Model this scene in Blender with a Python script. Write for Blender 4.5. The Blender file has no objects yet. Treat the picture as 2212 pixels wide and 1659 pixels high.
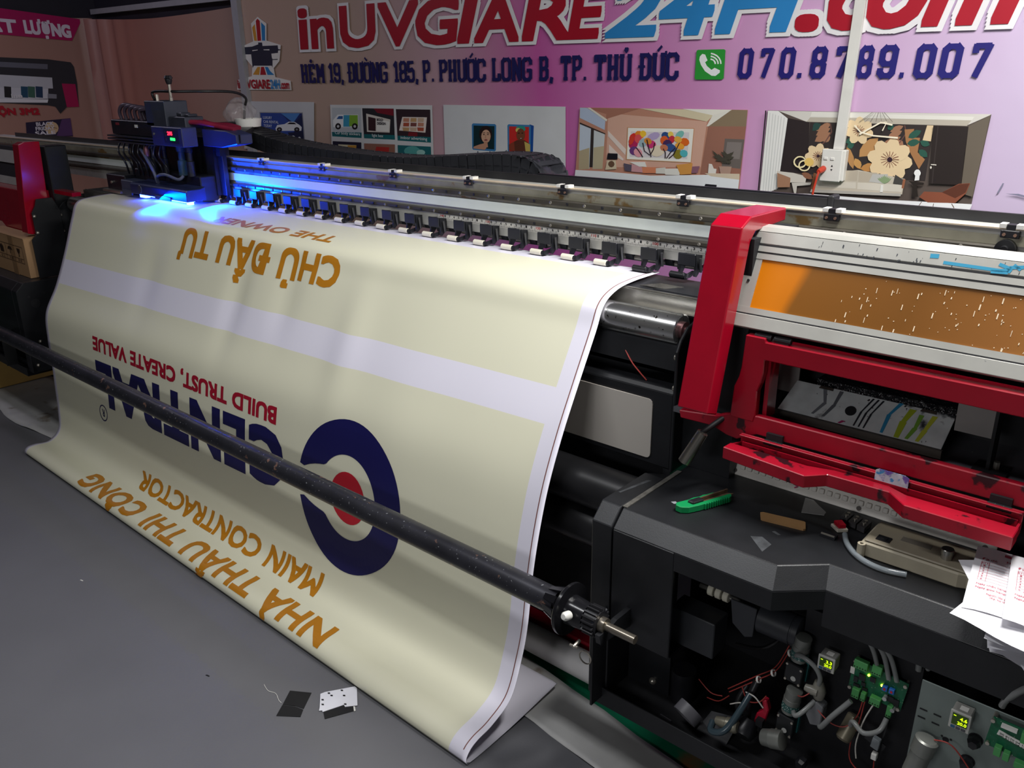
import bpy, bmesh, math, random
from mathutils import Vector, Matrix
random.seed(7)
SC = bpy.context.scene
COL = SC.collection
# ------------------------------------------------------------------ camera
def V(*a): return Vector(a)
cam = bpy.data.cameras.new('camera')
cam.sensor_fit = 'HORIZONTAL'; cam.sensor_width = 36.0; cam.lens = 1846.0 / 2212.0 * 36.0
cam.clip_start = 0.02; cam.clip_end = 60
cob = bpy.data.objects.new('camera', cam); COL.objects.link(cob)
CR = [[0.752206, 0.221089, -0.62073], [0.65882, -0.269347, 0.70243], [-0.011893, -0.937322, -0.348263]]
cob.matrix_world = Matrix(((CR[0][0], -CR[0][1], -CR[0][2], 0.0), (CR[1][0], -CR[1][1], -CR[1][2], 0.0), (CR[2][0], -CR[2][1], -CR[2][2], 1.6), (0, 0, 0, 1)))
SC.camera = cob
# ------------------------------------------------------------------ light
SC.view_settings.view_transform = 'Standard'; SC.view_settings.look = 'None'
SC.view_settings.gamma = 1.0; SC.view_settings.use_curve_mapping = False
SC.view_settings.exposure = 0.0
wd = bpy.data.worlds.new('room_air'); SC.world = wd; wd.use_nodes = True
wd.node_tree.nodes['Background'].inputs[0].default_value = (0.52, 0.44, 0.92, 1)
wd.node_tree.nodes['Background'].inputs[1].default_value = 0.15
def area(name, loc, size, sy, power, color, target):
    l = bpy.data.lights.new(name, 'AREA'); l.shape = 'RECTANGLE'; l.size = size; l.size_y = sy
    l.energy = power; l.color = color
    o = bpy.data.objects.new(name, l); COL.objects.link(o); o.location = loc
    o.rotation_euler = (Vector(target) - Vector(loc)).to_track_quat('-Z', 'Y').to_euler()
    return o
area('ceiling_tube_light', (-0.15, 1.92, 2.66), 1.3, 0.16, 86, (1.0, 0.985, 0.96), (-0.4, 2.05, 0))
area('front_shop_light', (-0.6, -2.9, 2.15), 1.3, 0.5, 28, (0.97, 0.98, 1.0), (-1.2, 1.3, 0.5))
area('aisle_fill_light', (-1.7, 0.4, 2.75), 1.3, 0.16, 25, (0.97, 0.98, 1.0), (-1.7, 0.4, 0.0))  # added fill that brightens the foreground floor, no known tube here
area('far_corner_fill_light', (-5.7, 1.3, 2.8), 1.2, 0.12, 9, (0.86, 0.80, 1.0), (-5.9, 2.4, 1.2))  # added dim violet fill to lift the far left, no known lamp
area('uv_lamp_light', (-3.42, 1.74, 1.118), 0.30, 0.05, 11.0, (0.0, 0.05, 1.0), (-3.3, 1.80, 0.9))

area('uv_lamp_side_light', (-3.195, 1.785, 1.128), 0.07, 0.03, 6.5, (0.0, 0.05, 1.0), (-2.75, 1.95, 1.17))
# ------------------------------------------------------------------ materials
def lin(h):
    h = h.lstrip('#'); r = []
    for i in (0, 2, 4):
        c = int(h[i:i + 2], 16) / 255.0
        r.append(c / 12.92 if c <= 0.04045 else ((c + 0.055) / 1.055) ** 2.4)
    return tuple(r) + (1.0,)
MATS = {}
def mat(name, hexc, rough=0.5, metal=0.0, var=0.12, scale=14.0, bump=0.0, bscale=60.0, alpha=1.0, trans=0.0, emit=None, estr=0.0, spec=0.5, speck=None, speckth=0.72, speckscale=90.0, rust=None, rustscale=30, rustth=0.62, coat=0.0, ior=1.45):
    if name in MATS: return MATS[name]
    m = bpy.data.materials.new(name); m.use_nodes = True
    nt = m.node_tree; b = nt.nodes['Principled BSDF']
    b.inputs['Roughness'].default_value = rough; b.inputs['Metallic'].default_value = metal
    b.inputs['Specular IOR Level'].default_value = spec; b.inputs['IOR'].default_value = ior
    if alpha < 1: b.inputs['Alpha'].default_value = alpha
    if trans: b.inputs['Transmission Weight'].default_value = trans
    if coat: b.inputs['Coat Weight'].default_value = coat; b.inputs['Coat Roughness'].default_value = 0.12
    c = lin(hexc)
    if emit:
        b.inputs['Emission Color'].default_value = lin(emit); b.inputs['Emission Strength'].default_value = estr
    tc = nt.nodes.new('ShaderNodeNewGeometry')
    n = nt.nodes.new('ShaderNodeTexNoise'); n.inputs['Scale'].default_value = scale; n.inputs['Detail'].default_value = 5
    nt.links.new(tc.outputs['Position'], n.inputs['Vector'])
    r = nt.nodes.new('ShaderNodeValToRGB')
    r.color_ramp.elements[0].position = 0.3; r.color_ramp.elements[1].position = 0.7
    r.color_ramp.elements[0].color = tuple(x * (1 - var) for x in c[:3]) + (1,)
    r.color_ramp.elements[1].color = tuple(min(1, x * (1 + var)) for x in c[:3]) + (1,)
    nt.links.new(n.outputs['Fac'], r.inputs['Fac']); col = r.outputs['Color']
    for (h2, th, sc, dt) in ((speck, speckth, speckscale, 2), (rust, rustth, rustscale, 6)):
        if not h2: continue
        n2 = nt.nodes.new('ShaderNodeTexNoise'); n2.inputs['Scale'].default_value = sc; n2.inputs['Detail'].default_value = dt
        nt.links.new(tc.outputs['Position'], n2.inputs['Vector'])
        mr = nt.nodes.new('ShaderNodeMapRange'); mr.inputs['From Min'].default_value = th; mr.inputs['From Max'].default_value = th + 0.04
        nt.links.new(n2.outputs['Fac'], mr.inputs['Value'])
        mx = nt.nodes.new('ShaderNodeMix'); mx.data_type = 'RGBA'
        nt.links.new(mr.outputs['Result'], mx.inputs['Factor']); nt.links.new(col, mx.inputs['A']); mx.inputs['B'].default_value = lin(h2)
        col = mx.outputs['Result']
    nt.links.new(col, b.inputs['Base Color'])
    if bump:
        n3 = nt.nodes.new('ShaderNodeTexNoise'); n3.inputs['Scale'].default_value = bscale; n3.inputs['Detail'].default_value = 3
        nt.links.new(tc.outputs['Position'], n3.inputs['Vector'])
        bp = nt.nodes.new('ShaderNodeBump'); bp.inputs['Strength'].default_value = bump; bp.inputs['Distance'].default_value = 0.01
        nt.links.new(n3.outputs['Fac'], bp.inputs['Height']); nt.links.new(bp.outputs['Normal'], b.inputs['Normal'])
    MATS[name] = m
    return m
def ink(h, rough=0.42):
    return mat('print_' + h.lstrip('#') + ('' if rough == 0.42 else '_%d' % (rough * 100)), h, rough, var=0.04, scale=6)
BLACK = mat('black_powder_coat', '#1b1c1f', 0.40, var=0.2, bump=0.03, bscale=400, speck='#8a8d92', speckth=0.80, speckscale=45)
BLACKM = mat('black_matt', '#151519', 0.6, var=0.25)
BLACKP = mat('black_plastic', '#1d1d21', 0.38, var=0.15)
RED = mat('red_gloss_paint', '#960720', 0.24, var=0.06, coat=0.4)
REDS = mat('red_stained_paint', '#970a22', 0.34, var=0.15, coat=0.1, rust='#2e0c14', rustscale=21, rustth=0.60)
ALU = mat('brushed_aluminium', '#b9b8b2', 0.34, 0.3, var=0.12, scale=20)
ALUW = mat('anodised_pale_aluminium', '#c9c8c2', 0.42, 0.35, var=0.08, speck='#4a4c50', speckth=0.735, speckscale=70)
ALUD = mat('aluminium_stained', '#95917f', 0.38, 0.3, var=0.2, rust='#7d6540', rustscale=12, rustth=0.58)
WHITEP = mat('white_beam_face', '#dfe6e0', 0.4, var=0.03)
STEEL = mat('polished_steel', '#d6d6d4', 0.24, 0.95, var=0.1, speck='#3a342c', speckth=0.66, speckscale=110)
STEELC = mat('clean_steel', '#b5b2ab', 0.25, 0.9, var=0.08)
RAIL = mat('dark_steel_rail', '#4f4b44', 0.32, 0.3, var=0.2)
RUBBER = mat('black_rubber', '#1b1b1d', 0.36, var=0.2)
CREAM = mat('cream_pad', '#ddd8c6', 0.6, var=0.06)
WHITE = mat('white_plastic', '#dedcd6', 0.4, var=0.05)
SCREW = mat('zinc_screw', '#b9b3a8', 0.3, 0.8)
CHAIN = mat('chain_plastic', '#2a2b2f', 0.45, var=0.2)
CLEAR = mat('clear_hose', '#b9bfc0', 0.18, var=0.05, alpha=0.55)
# ------------------------------------------------------------------ mesh builder
WORLD = {}
class B:
    def __init__(s): s.v = []; s.f = []; s.m = []
    def add(s, vs, fs, mi=0):
        o = len(s.v); s.v += [tuple(p) for p in vs]
        for f in fs: s.f.append(tuple(i + o for i in f)); s.m.append(mi)
        return s
    def hexa(s, p, mi=0):
        return s.add(p, [(0, 1, 2, 3), (4, 7, 6, 5), (0, 4, 5, 1), (1, 5, 6, 2), (2, 6, 7, 3), (3, 7, 4, 0)], mi)
    def box(s, x0, x1, y0, y1, z0, z1, mi=0):
        return s.hexa([(x0, y0, z0), (x1, y0, z0), (x1, y1, z0), (x0, y1, z0), (x0, y0, z1), (x1, y0, z1), (x1, y1, z1), (x0, y1, z1)], mi)
    def prism(s, pts, ax, a0, a1, mi=0, top=None):
        n = len(pts); top = top or pts
        def P(q, a): return (a, q[0], q[1]) if ax == 'x' else ((q[0], a, q[1]) if ax == 'y' else (q[0], q[1], a))
        vs = [P(q, a0) for q in pts] + [P(q, a1) for q in top]
        fs = [tuple(range(n)), tuple(range(2 * n - 1, n - 1, -1))] + [(i, (i + 1) % n, n + (i + 1) % n, n + i) for i in range(n)]
        return s.add(vs, fs, mi)
    def slab(s, pts, th, mi=0):
        pts = [Vector(p) for p in pts]; nrm = (pts[1] - pts[0]).cross(pts[2] - pts[1]).normalized() * th
        n = len(pts); vs = pts + [p - nrm for p in pts]
        return s.add(vs, [tuple(range(n)), tuple(range(2 * n - 1, n - 1, -1))] + [(i, (i + 1) % n, n + (i + 1) % n, n + i) for i in range(n)], mi)
    def lathe(s, p0, p1, prof, n=20, mi=0, cap=True):
        p0 = Vector(p0); p1 = Vector(p1); d = (p1 - p0); L = d.length; d.normalize()
        a = d.orthogonal().normalized(); b = d.cross(a); vs = []; fs = []
        for (t, r) in prof:
            for k in range(n):
                th = 2 * math.pi * k / n; vs.append(p0 + d * (t * L) + (a * math.cos(th) + b * math.sin(th)) * r)
        for i in range(len(prof) - 1):
            for k in range(n): fs.append((i * n + k, i * n + (k + 1) % n, (i + 1) * n + (k + 1) % n, (i + 1) * n + k))
        if cap: fs += [tuple(range(n - 1, -1, -1)), tuple((len(prof) - 1) * n + k for k in range(n))]
        return s.add(vs, fs, mi)
    def cyl(s, p0, p1, r, r1=None, n=16, mi=0):
        return s.lathe(p0, p1, [(0, r), (1, r if r1 is None else r1)], n, mi)
    def ring(s, p0, p1, ro, ri, n=24, mi=0):
        return s.lathe(p0, p1, [(0, ri), (0, ro), (1, ro), (1, ri), (0, ri)], n, mi, cap=False)
    def tube(s, pts, r, n=8, sub=5, mi=0):
        P = [Vector(p) for p in pts]
        if sub > 1 and len(P) > 2:
            Q = []
            for i in range(len(P) - 1):
                a = P[i - 1] if i else P[0]; b = P[i]; c = P[i + 1]; d = P[i + 2] if i + 2 < len(P) else c
                for k in range(sub):
                    f = k / sub
                    Q.append(0.5 * ((2 * b) + (c - a) * f + (2 * a - 5 * b + 4 * c - d) * f * f + (3 * b - a - 3 * c + d) * f ** 3))
            Q.append(P[-1]); P = Q
        vs = []; fs = []; u = None
        for i, p in enumerate(P):
            t = ((P[i + 1] if i + 1 < len(P) else p) - (P[i - 1] if i else p)).normalized()
            u = t.orthogonal().normalized() if u is None else (u - t * u.dot(t)).normalized()
            w = t.cross(u)
            for k in range(n):
                th = 2 * math.pi * k / n; vs.append(p + (u * math.cos(th) + w * math.sin(th)) * r)
        for i in range(len(P) - 1):
            for k in range(n): fs.append((i * n + k, i * n + (k + 1) % n, (i + 1) * n + (k + 1) % n, (i + 1) * n + k))
        fs += [tuple(range(n - 1, -1, -1)), tuple((len(P) - 1) * n + k for k in range(n))]
        return s.add(vs, fs, mi)
    def ball(s, c, r, nu=12, nv=8, mi=0, sz=1.0):
        c = Vector(c)
        return s.lathe(c - V(0, 0, r * sz), c + V(0, 0, r * sz), [((1 - math.cos(math.pi * i / nv)) / 2, max(1e-4, r * math.sin(math.pi * i / nv))) for i in range(nv + 1)], nu, mi)
    def grid(s, fn, nu, nv, mif=None):
        vs = [fn(i / nu, j / nv) for j in range(nv + 1) for i in range(nu + 1)]
        o = len(s.v); s.v += [tuple(p) for p in vs]
        for j in range(nv):
            for i in range(nu):
                a = o + j * (nu + 1) + i; s.f.append((a, a + 1, a + nu + 2, a + nu + 1)); s.m.append(mif((i + .5) / nu, (j + .5) / nv) if mif else 0)
        return s
def tagp(o, **k):
    for a, b in k.items():
        if b is not None: o[a] = b
    return o
def build(name, b, mats, parent=None, smooth=None, bevel=0.0, label=None, cat=None, group=None, kind=None, recalc=True, seg=1):
    if not isinstance(mats, (list, tuple)): mats = [mats]
    xs = list(zip(*b.v)); c = Vector([(min(q) + max(q)) / 2 for q in xs])
    me = bpy.data.meshes.new(name)
    me.from_pydata([tuple(Vector(p) - c) for p in b.v], [], b.f)
    for m in mats: me.materials.append(m)
    me.polygons.foreach_set('material_index', b.m)
    if recalc:
        bm = bmesh.new(); bm.from_mesh(me); bmesh.ops.recalc_face_normals(bm, faces=bm.faces); bm.to_mesh(me); bm.free()
    if smooth is not None:
        me.polygons.foreach_set('use_smooth', [True] * len(me.polygons)); me.set_sharp_from_angle(angle=math.radians(smooth))
    me.update()
    o = bpy.data.objects.new(name, me); COL.objects.link(o)
    if parent is not None: o.parent = parent; o.location = c - WORLD[parent]
    else: o.location = c
    WORLD[o] = c
    if bevel:
        md = o.modifiers.new('edge', 'BEVEL'); md.width = bevel; md.segments = seg; md.limit_method = 'ANGLE'; md.angle_limit = math.radians(40)
    return tagp(o, label=label, category=cat, group=group, kind=kind)
def thing(name, loc, label, cat, group=None):
    o = bpy.data.objects.new(name, None); COL.objects.link(o); o.location = loc; o.empty_display_size = 0.05
    WORLD[o] = Vector(loc)
    return tagp(o, label=label, category=cat, group=group)
def dup(o, off, parent=None, top=True, **k):
    c = o.copy(); COL.objects.link(c)
    if top: c.location = o.location + Vector(off)
    if parent is not None: c.parent = parent
    WORLD[c] = WORLD[o] + Vector(off)
    for ch in list(o.children): dup(ch, off, c, False)
    return tagp(c, **k)
# ------------------------------------------------------------------ lettering
def raw_text(body, offset=0.0, shear=0.0, spacing=1.0, res=3):
    cu = bpy.data.curves.new('lettering', 'FONT'); cu.body = body; cu.offset = offset; cu.shear = shear
    cu.space_character = spacing; cu.resolution_u = res
    o = bpy.data.objects.new('lettering', cu); COL.objects.link(o); bpy.context.view_layer.update()
    me = bpy.data.meshes.new_from_object(o.evaluated_get(bpy.context.evaluated_depsgraph_get()))
    v = [(p.co.x, p.co.y) for p in me.vertices]; f = [tuple(p.vertices) for p in me.polygons]
    bpy.data.objects.remove(o); bpy.data.curves.remove(cu); bpy.data.meshes.remove(me)
    return v, f
CAP = max(q[1] for q in raw_text('H')[0])
def boldtext(body, u0, u1, v0, cap, w, slope=0.0, cut=None, shear=0.0, spacing=1.0):
    """heavier lettering without outline offsets: sixteen copies shifted by w, each a hair above the last"""
    V2, F2 = [], []
    s = 1 if u1 > u0 else -1
    ring = [(1, j / 2) for j in range(-2, 2)] + [(-j / 2, 1) for j in range(-2, 2)] + [(-1, -j / 2) for j in range(-2, 2)] + [(j / 2, -1) for j in range(-2, 2)]
    for k, (dx, dy) in enumerate(ring):
        dx *= w; dy *= w
        v, f = text2d(body, u0 + s * w, u1 - s * w, v0 + w, cap - 2 * w, slope=slope, cut=cut, shear=shear, spacing=spacing)
        o = len(V2); V2 += [(x + dx, y + dy, k * 0.000015) for x, y in v]; F2 += [tuple(i + o for i in q) for q in f]
    return V2, F2
def text2d(body, u0, u1, v0, cap, offset=0.0, shear=0.0, grow=0.0, spacing=1.0, slope=0.0, cut=None):
    """lettering fitted to u0..u1 (u1<u0 mirrors the run direction), baseline v0, cap height cap"""
    v, f = raw_text(body, offset, shear, spacing)
    a = min(p[0] for p in v); b = max(p[0] for p in v)
    if grow:
        v, f = raw_text(body, offset + grow, shear, spacing)
    k = (u1 - u0) / (b - a); c = cap / CAP
    vv = [(u0 + (x - a) * k, v0 + y * c + slope * (x - a) / (b - a)) for x, y in v]
    if cut:
        bm = bmesh.new()
        bv = [bm.verts.new((x, y, 0)) for x, y in vv]
        for q in f:
            try: bm.faces.new([bv[i] for i in q])
            except ValueError: pass
        lo = min(p[1] for p in vv); hi = max(p[1] for p in vv); t = lo + cut
        while t < hi:
            bmesh.ops.bisect_plane(bm, geom=bm.verts[:] + bm.edges[:] + bm.faces[:], plane_co=(0, t, 0), plane_no=(0, 1, 0)); t += cut
        bm.verts.index_update(); vv = [(p.co.x, p.co.y) for p in bm.verts]; f = [tuple(p.index for p in q.verts) for q in bm.faces]; bm.free()
    return vv, f
# block letters with slab serifs, drawn as strokes on a 4 x 8 cell
def octo(x0, y0, x1, y1, c=0.9): return [(x0 + c, y0), (x1 - c, y0), (x1, y0 + c), (x1, y1 - c), (x1 - c, y1), (x0 + c, y1), (x0, y1 - c), (x0, y0 + c), (x0 + c, y0)]
G = {
 '0': [octo(0, 0, 4, 8)], 'O': [octo(0, 0, 4, 8)],
 '1': [[(.6, 6.6), (2, 8), (2, 0)], [(.8, 0), (3.2, 0)]],
 '7': [[(0, 6.6), (0, 8), (4, 8), (1.4, 0)]],
 '8': [octo(.1, 4, 3.9, 8), octo(0, 0, 4, 4)],
 '9': [octo(0, 3.4, 4, 8), [(4, 5), (4, .9), (3.1, 0), (.9, 0), (0, .9), (0, 1.6)]],
 '5': [[(3.9, 8), (.3, 8), (.2, 4.4), (3, 4.9), (4, 4), (4, .9), (3.1, 0), (.9, 0), (0, .9), (0, 1.8)]],
 'H': [[(.6, 0), (.6, 8)], [(3.6, 0), (3.6, 8)], [(.6, 4), (3.6, 4)], [(-.1, 0), (1.3, 0)], [(-.1, 8), (1.3, 8)], [(2.9, 0), (4.3, 0)], [(2.9, 8), (4.3, 8)]],
 'E': [[(.6, 0), (.6, 8)], [(-.1, 0), (3.7, 0), (3.7, 1.6)], [(-.1, 8), (3.7, 8), (3.7, 6.6)], [(.6, 4), (2.6, 4)]],
 'M': [[(.5, 0), (.5, 8), (2.5, 3), (4.5, 8), (4.5, 0)], [(-.2, 0), (1.2, 0)], [(3.8, 0), (5.2, 0)], [(-.2, 8), (.6, 8)], [(4.4, 8), (5.2, 8)]],
 'D': [[(.6, 0), (.6, 8)], [(-.1, 8), (3, 8), (4, 7), (4, 1), (3, 0), (-.1, 0)]],
 'U': [[(.3, 8), (.3, .9), (1.2, 0), (2.9, 0), (3.8, .9), (3.8, 8)], [(-.4, 8), (1, 8)], [(3.1, 8), (4.5, 8)]],
 'N': [[(.4, 0), (.4, 8), (3.7, 0), (3.7, 8)], [(-.3, 0), (1.1, 0)], [(3.0, 8), (4.4, 8)], [(-.3, 8), (.5, 8)]],
 'G': [[(4, 6.2), (4, 7.1), (3.1, 8), (.9, 8), (0, 7.1), (0, .9), (.9, 0), (3.1, 0), (4, .9), (4, 3.6), (2.2, 3.6)]],
 'P': [[(.6, 0), (.6, 8)], [(-.1, 8), (3, 8), (4, 7.1), (4, 4.8), (3, 3.9), (.6, 3.9)], [(-.1, 0), (1.5, 0)]],
 'C': [[(4, 6), (4, 7.1), (3.1, 8), (.9, 8), (0, 7.1), (0, .9), (.9, 0), (3.1, 0), (4, .9), (4, 2)]],
 'L': [[(.6, 0), (.6, 8)], [(-.1, 8), (1.5, 8)], [(-.1, 0), (3.7, 0), (3.7, 2)]],
 'B': [[(.6, 0), (.6, 8)], [(-.1, 8), (3, 8), (3.8, 7.2), (3.8, 5), (3, 4.1), (.6, 4.1)], [(3, 4.1), (4, 3.2), (4, .9), (3, 0), (-.1, 0)]],
 'T': [[(2, 0), (2, 8)], [(0, 6.4), (0, 8), (4, 8), (4, 6.4)], [(1.2, 0), (2.8, 0)]],
 '.': [[(.3, .1), (.9, .1)]], ',': [[(.6, .3), (.3, -1.2)]], ' ': [], '-': [[(-.7, 4), (1.4, 4)]]}
WID = {'.': 1.2, ',': 1.2, ' ': 1.6, 'M': 5.2, '1': 3.2}
EXTRA = {'Ẻ': ('E', [[(1.4, 9.7), (1.6, 10.4), (2.4, 10.4), (2.4, 9.8), (1.9, 9.3)]]), 'Đ': ('D', [[(-.8, 4), (1.8, 4)]]),
 'Ư': ('U', [[(4.2, 7.6), (5.1, 8.2), (5.0, 9.0)]]), 'Ờ': ('O', [[(3.6, 7.4), (4.9, 8.0), (4.8, 9.0)], [(1.0, 10.6), (2.3, 9.4)]]),
 'Ớ': ('O', [[(3.6, 7.4), (4.9, 8.0), (4.8, 9.0)], [(1.6, 9.4), (3.0, 10.8)]]), 'Ủ': ('U', [[(1.6, 9.8), (1.8, 10.5), (2.7, 10.5), (2.6, 9.9), (2.0, 9.3)]]),
 'Ứ': ('U', [[(4.2, 7.6), (5.1, 8.2), (5.0, 9.0)], [(1.6, 9.4), (3.0, 10.8)]])}
DEPTH = {}
def slab2d(body, u0, u1, v0, cap, w=1.5, gap=1.9, slant=0.0):
    vs = []; fs = []; x = 0.0
    def seg(a, b, ww, dx):
        ax, ay = a; bx, by = b; d = math.hypot(bx - ax, by - ay) or 1; ex, ey = (bx - ax) / d * ww * .5, (by - ay) / d * ww * .5; nx, ny = -ey, ex
        o = len(vs); k = .55
        for (px, py) in ((ax - ex * k + nx, ay - ey * k + ny), (ax - ex * k - nx, ay - ey * k - ny), (bx + ex * k - nx, by + ey * k - ny), (bx + ex * k + nx, by + ey * k + ny)): vs.append((px + dx, py))
        fs.append((o, o + 1, o + 2, o + 3))
    for ch in body:
        ext = []
        base = ch
        if ch in EXTRA: base, ext = EXTRA[ch]
        for st in G[base]:
            for i in range(len(st) - 1):
                horiz = abs(st[i][1] - st[i + 1][1]) < .1
                seg(st[i], st[i + 1], w * (.8 if horiz else 1.05), x)
        for st in ext:
            for i in range(len(st) - 1): seg(st[i], st[i + 1], w * .55, x)
        x += WID.get(base, 4.0) + gap
    lo = min(p[0] for p in vs); hi = max(p[0] for p in vs); k = (u1 - u0) / (hi - lo); c = cap / 8.8
    return [(u0 + (p[0] - lo) * k + slant * (p[1]) * c, v0 + (p[1] + .4) * c) for p in vs], fs
def lay(b, vf, fn, mi=0):
    return b.add([fn(*p) for p in vf[0]], vf[1], mi)
def lays(b, vf, x, y, z):
    return b.add([(p[0] + x, y - 0.00002 * (i // 4), p[1] + z) for i, p in enumerate(vf[0])], vf[1])
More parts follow.
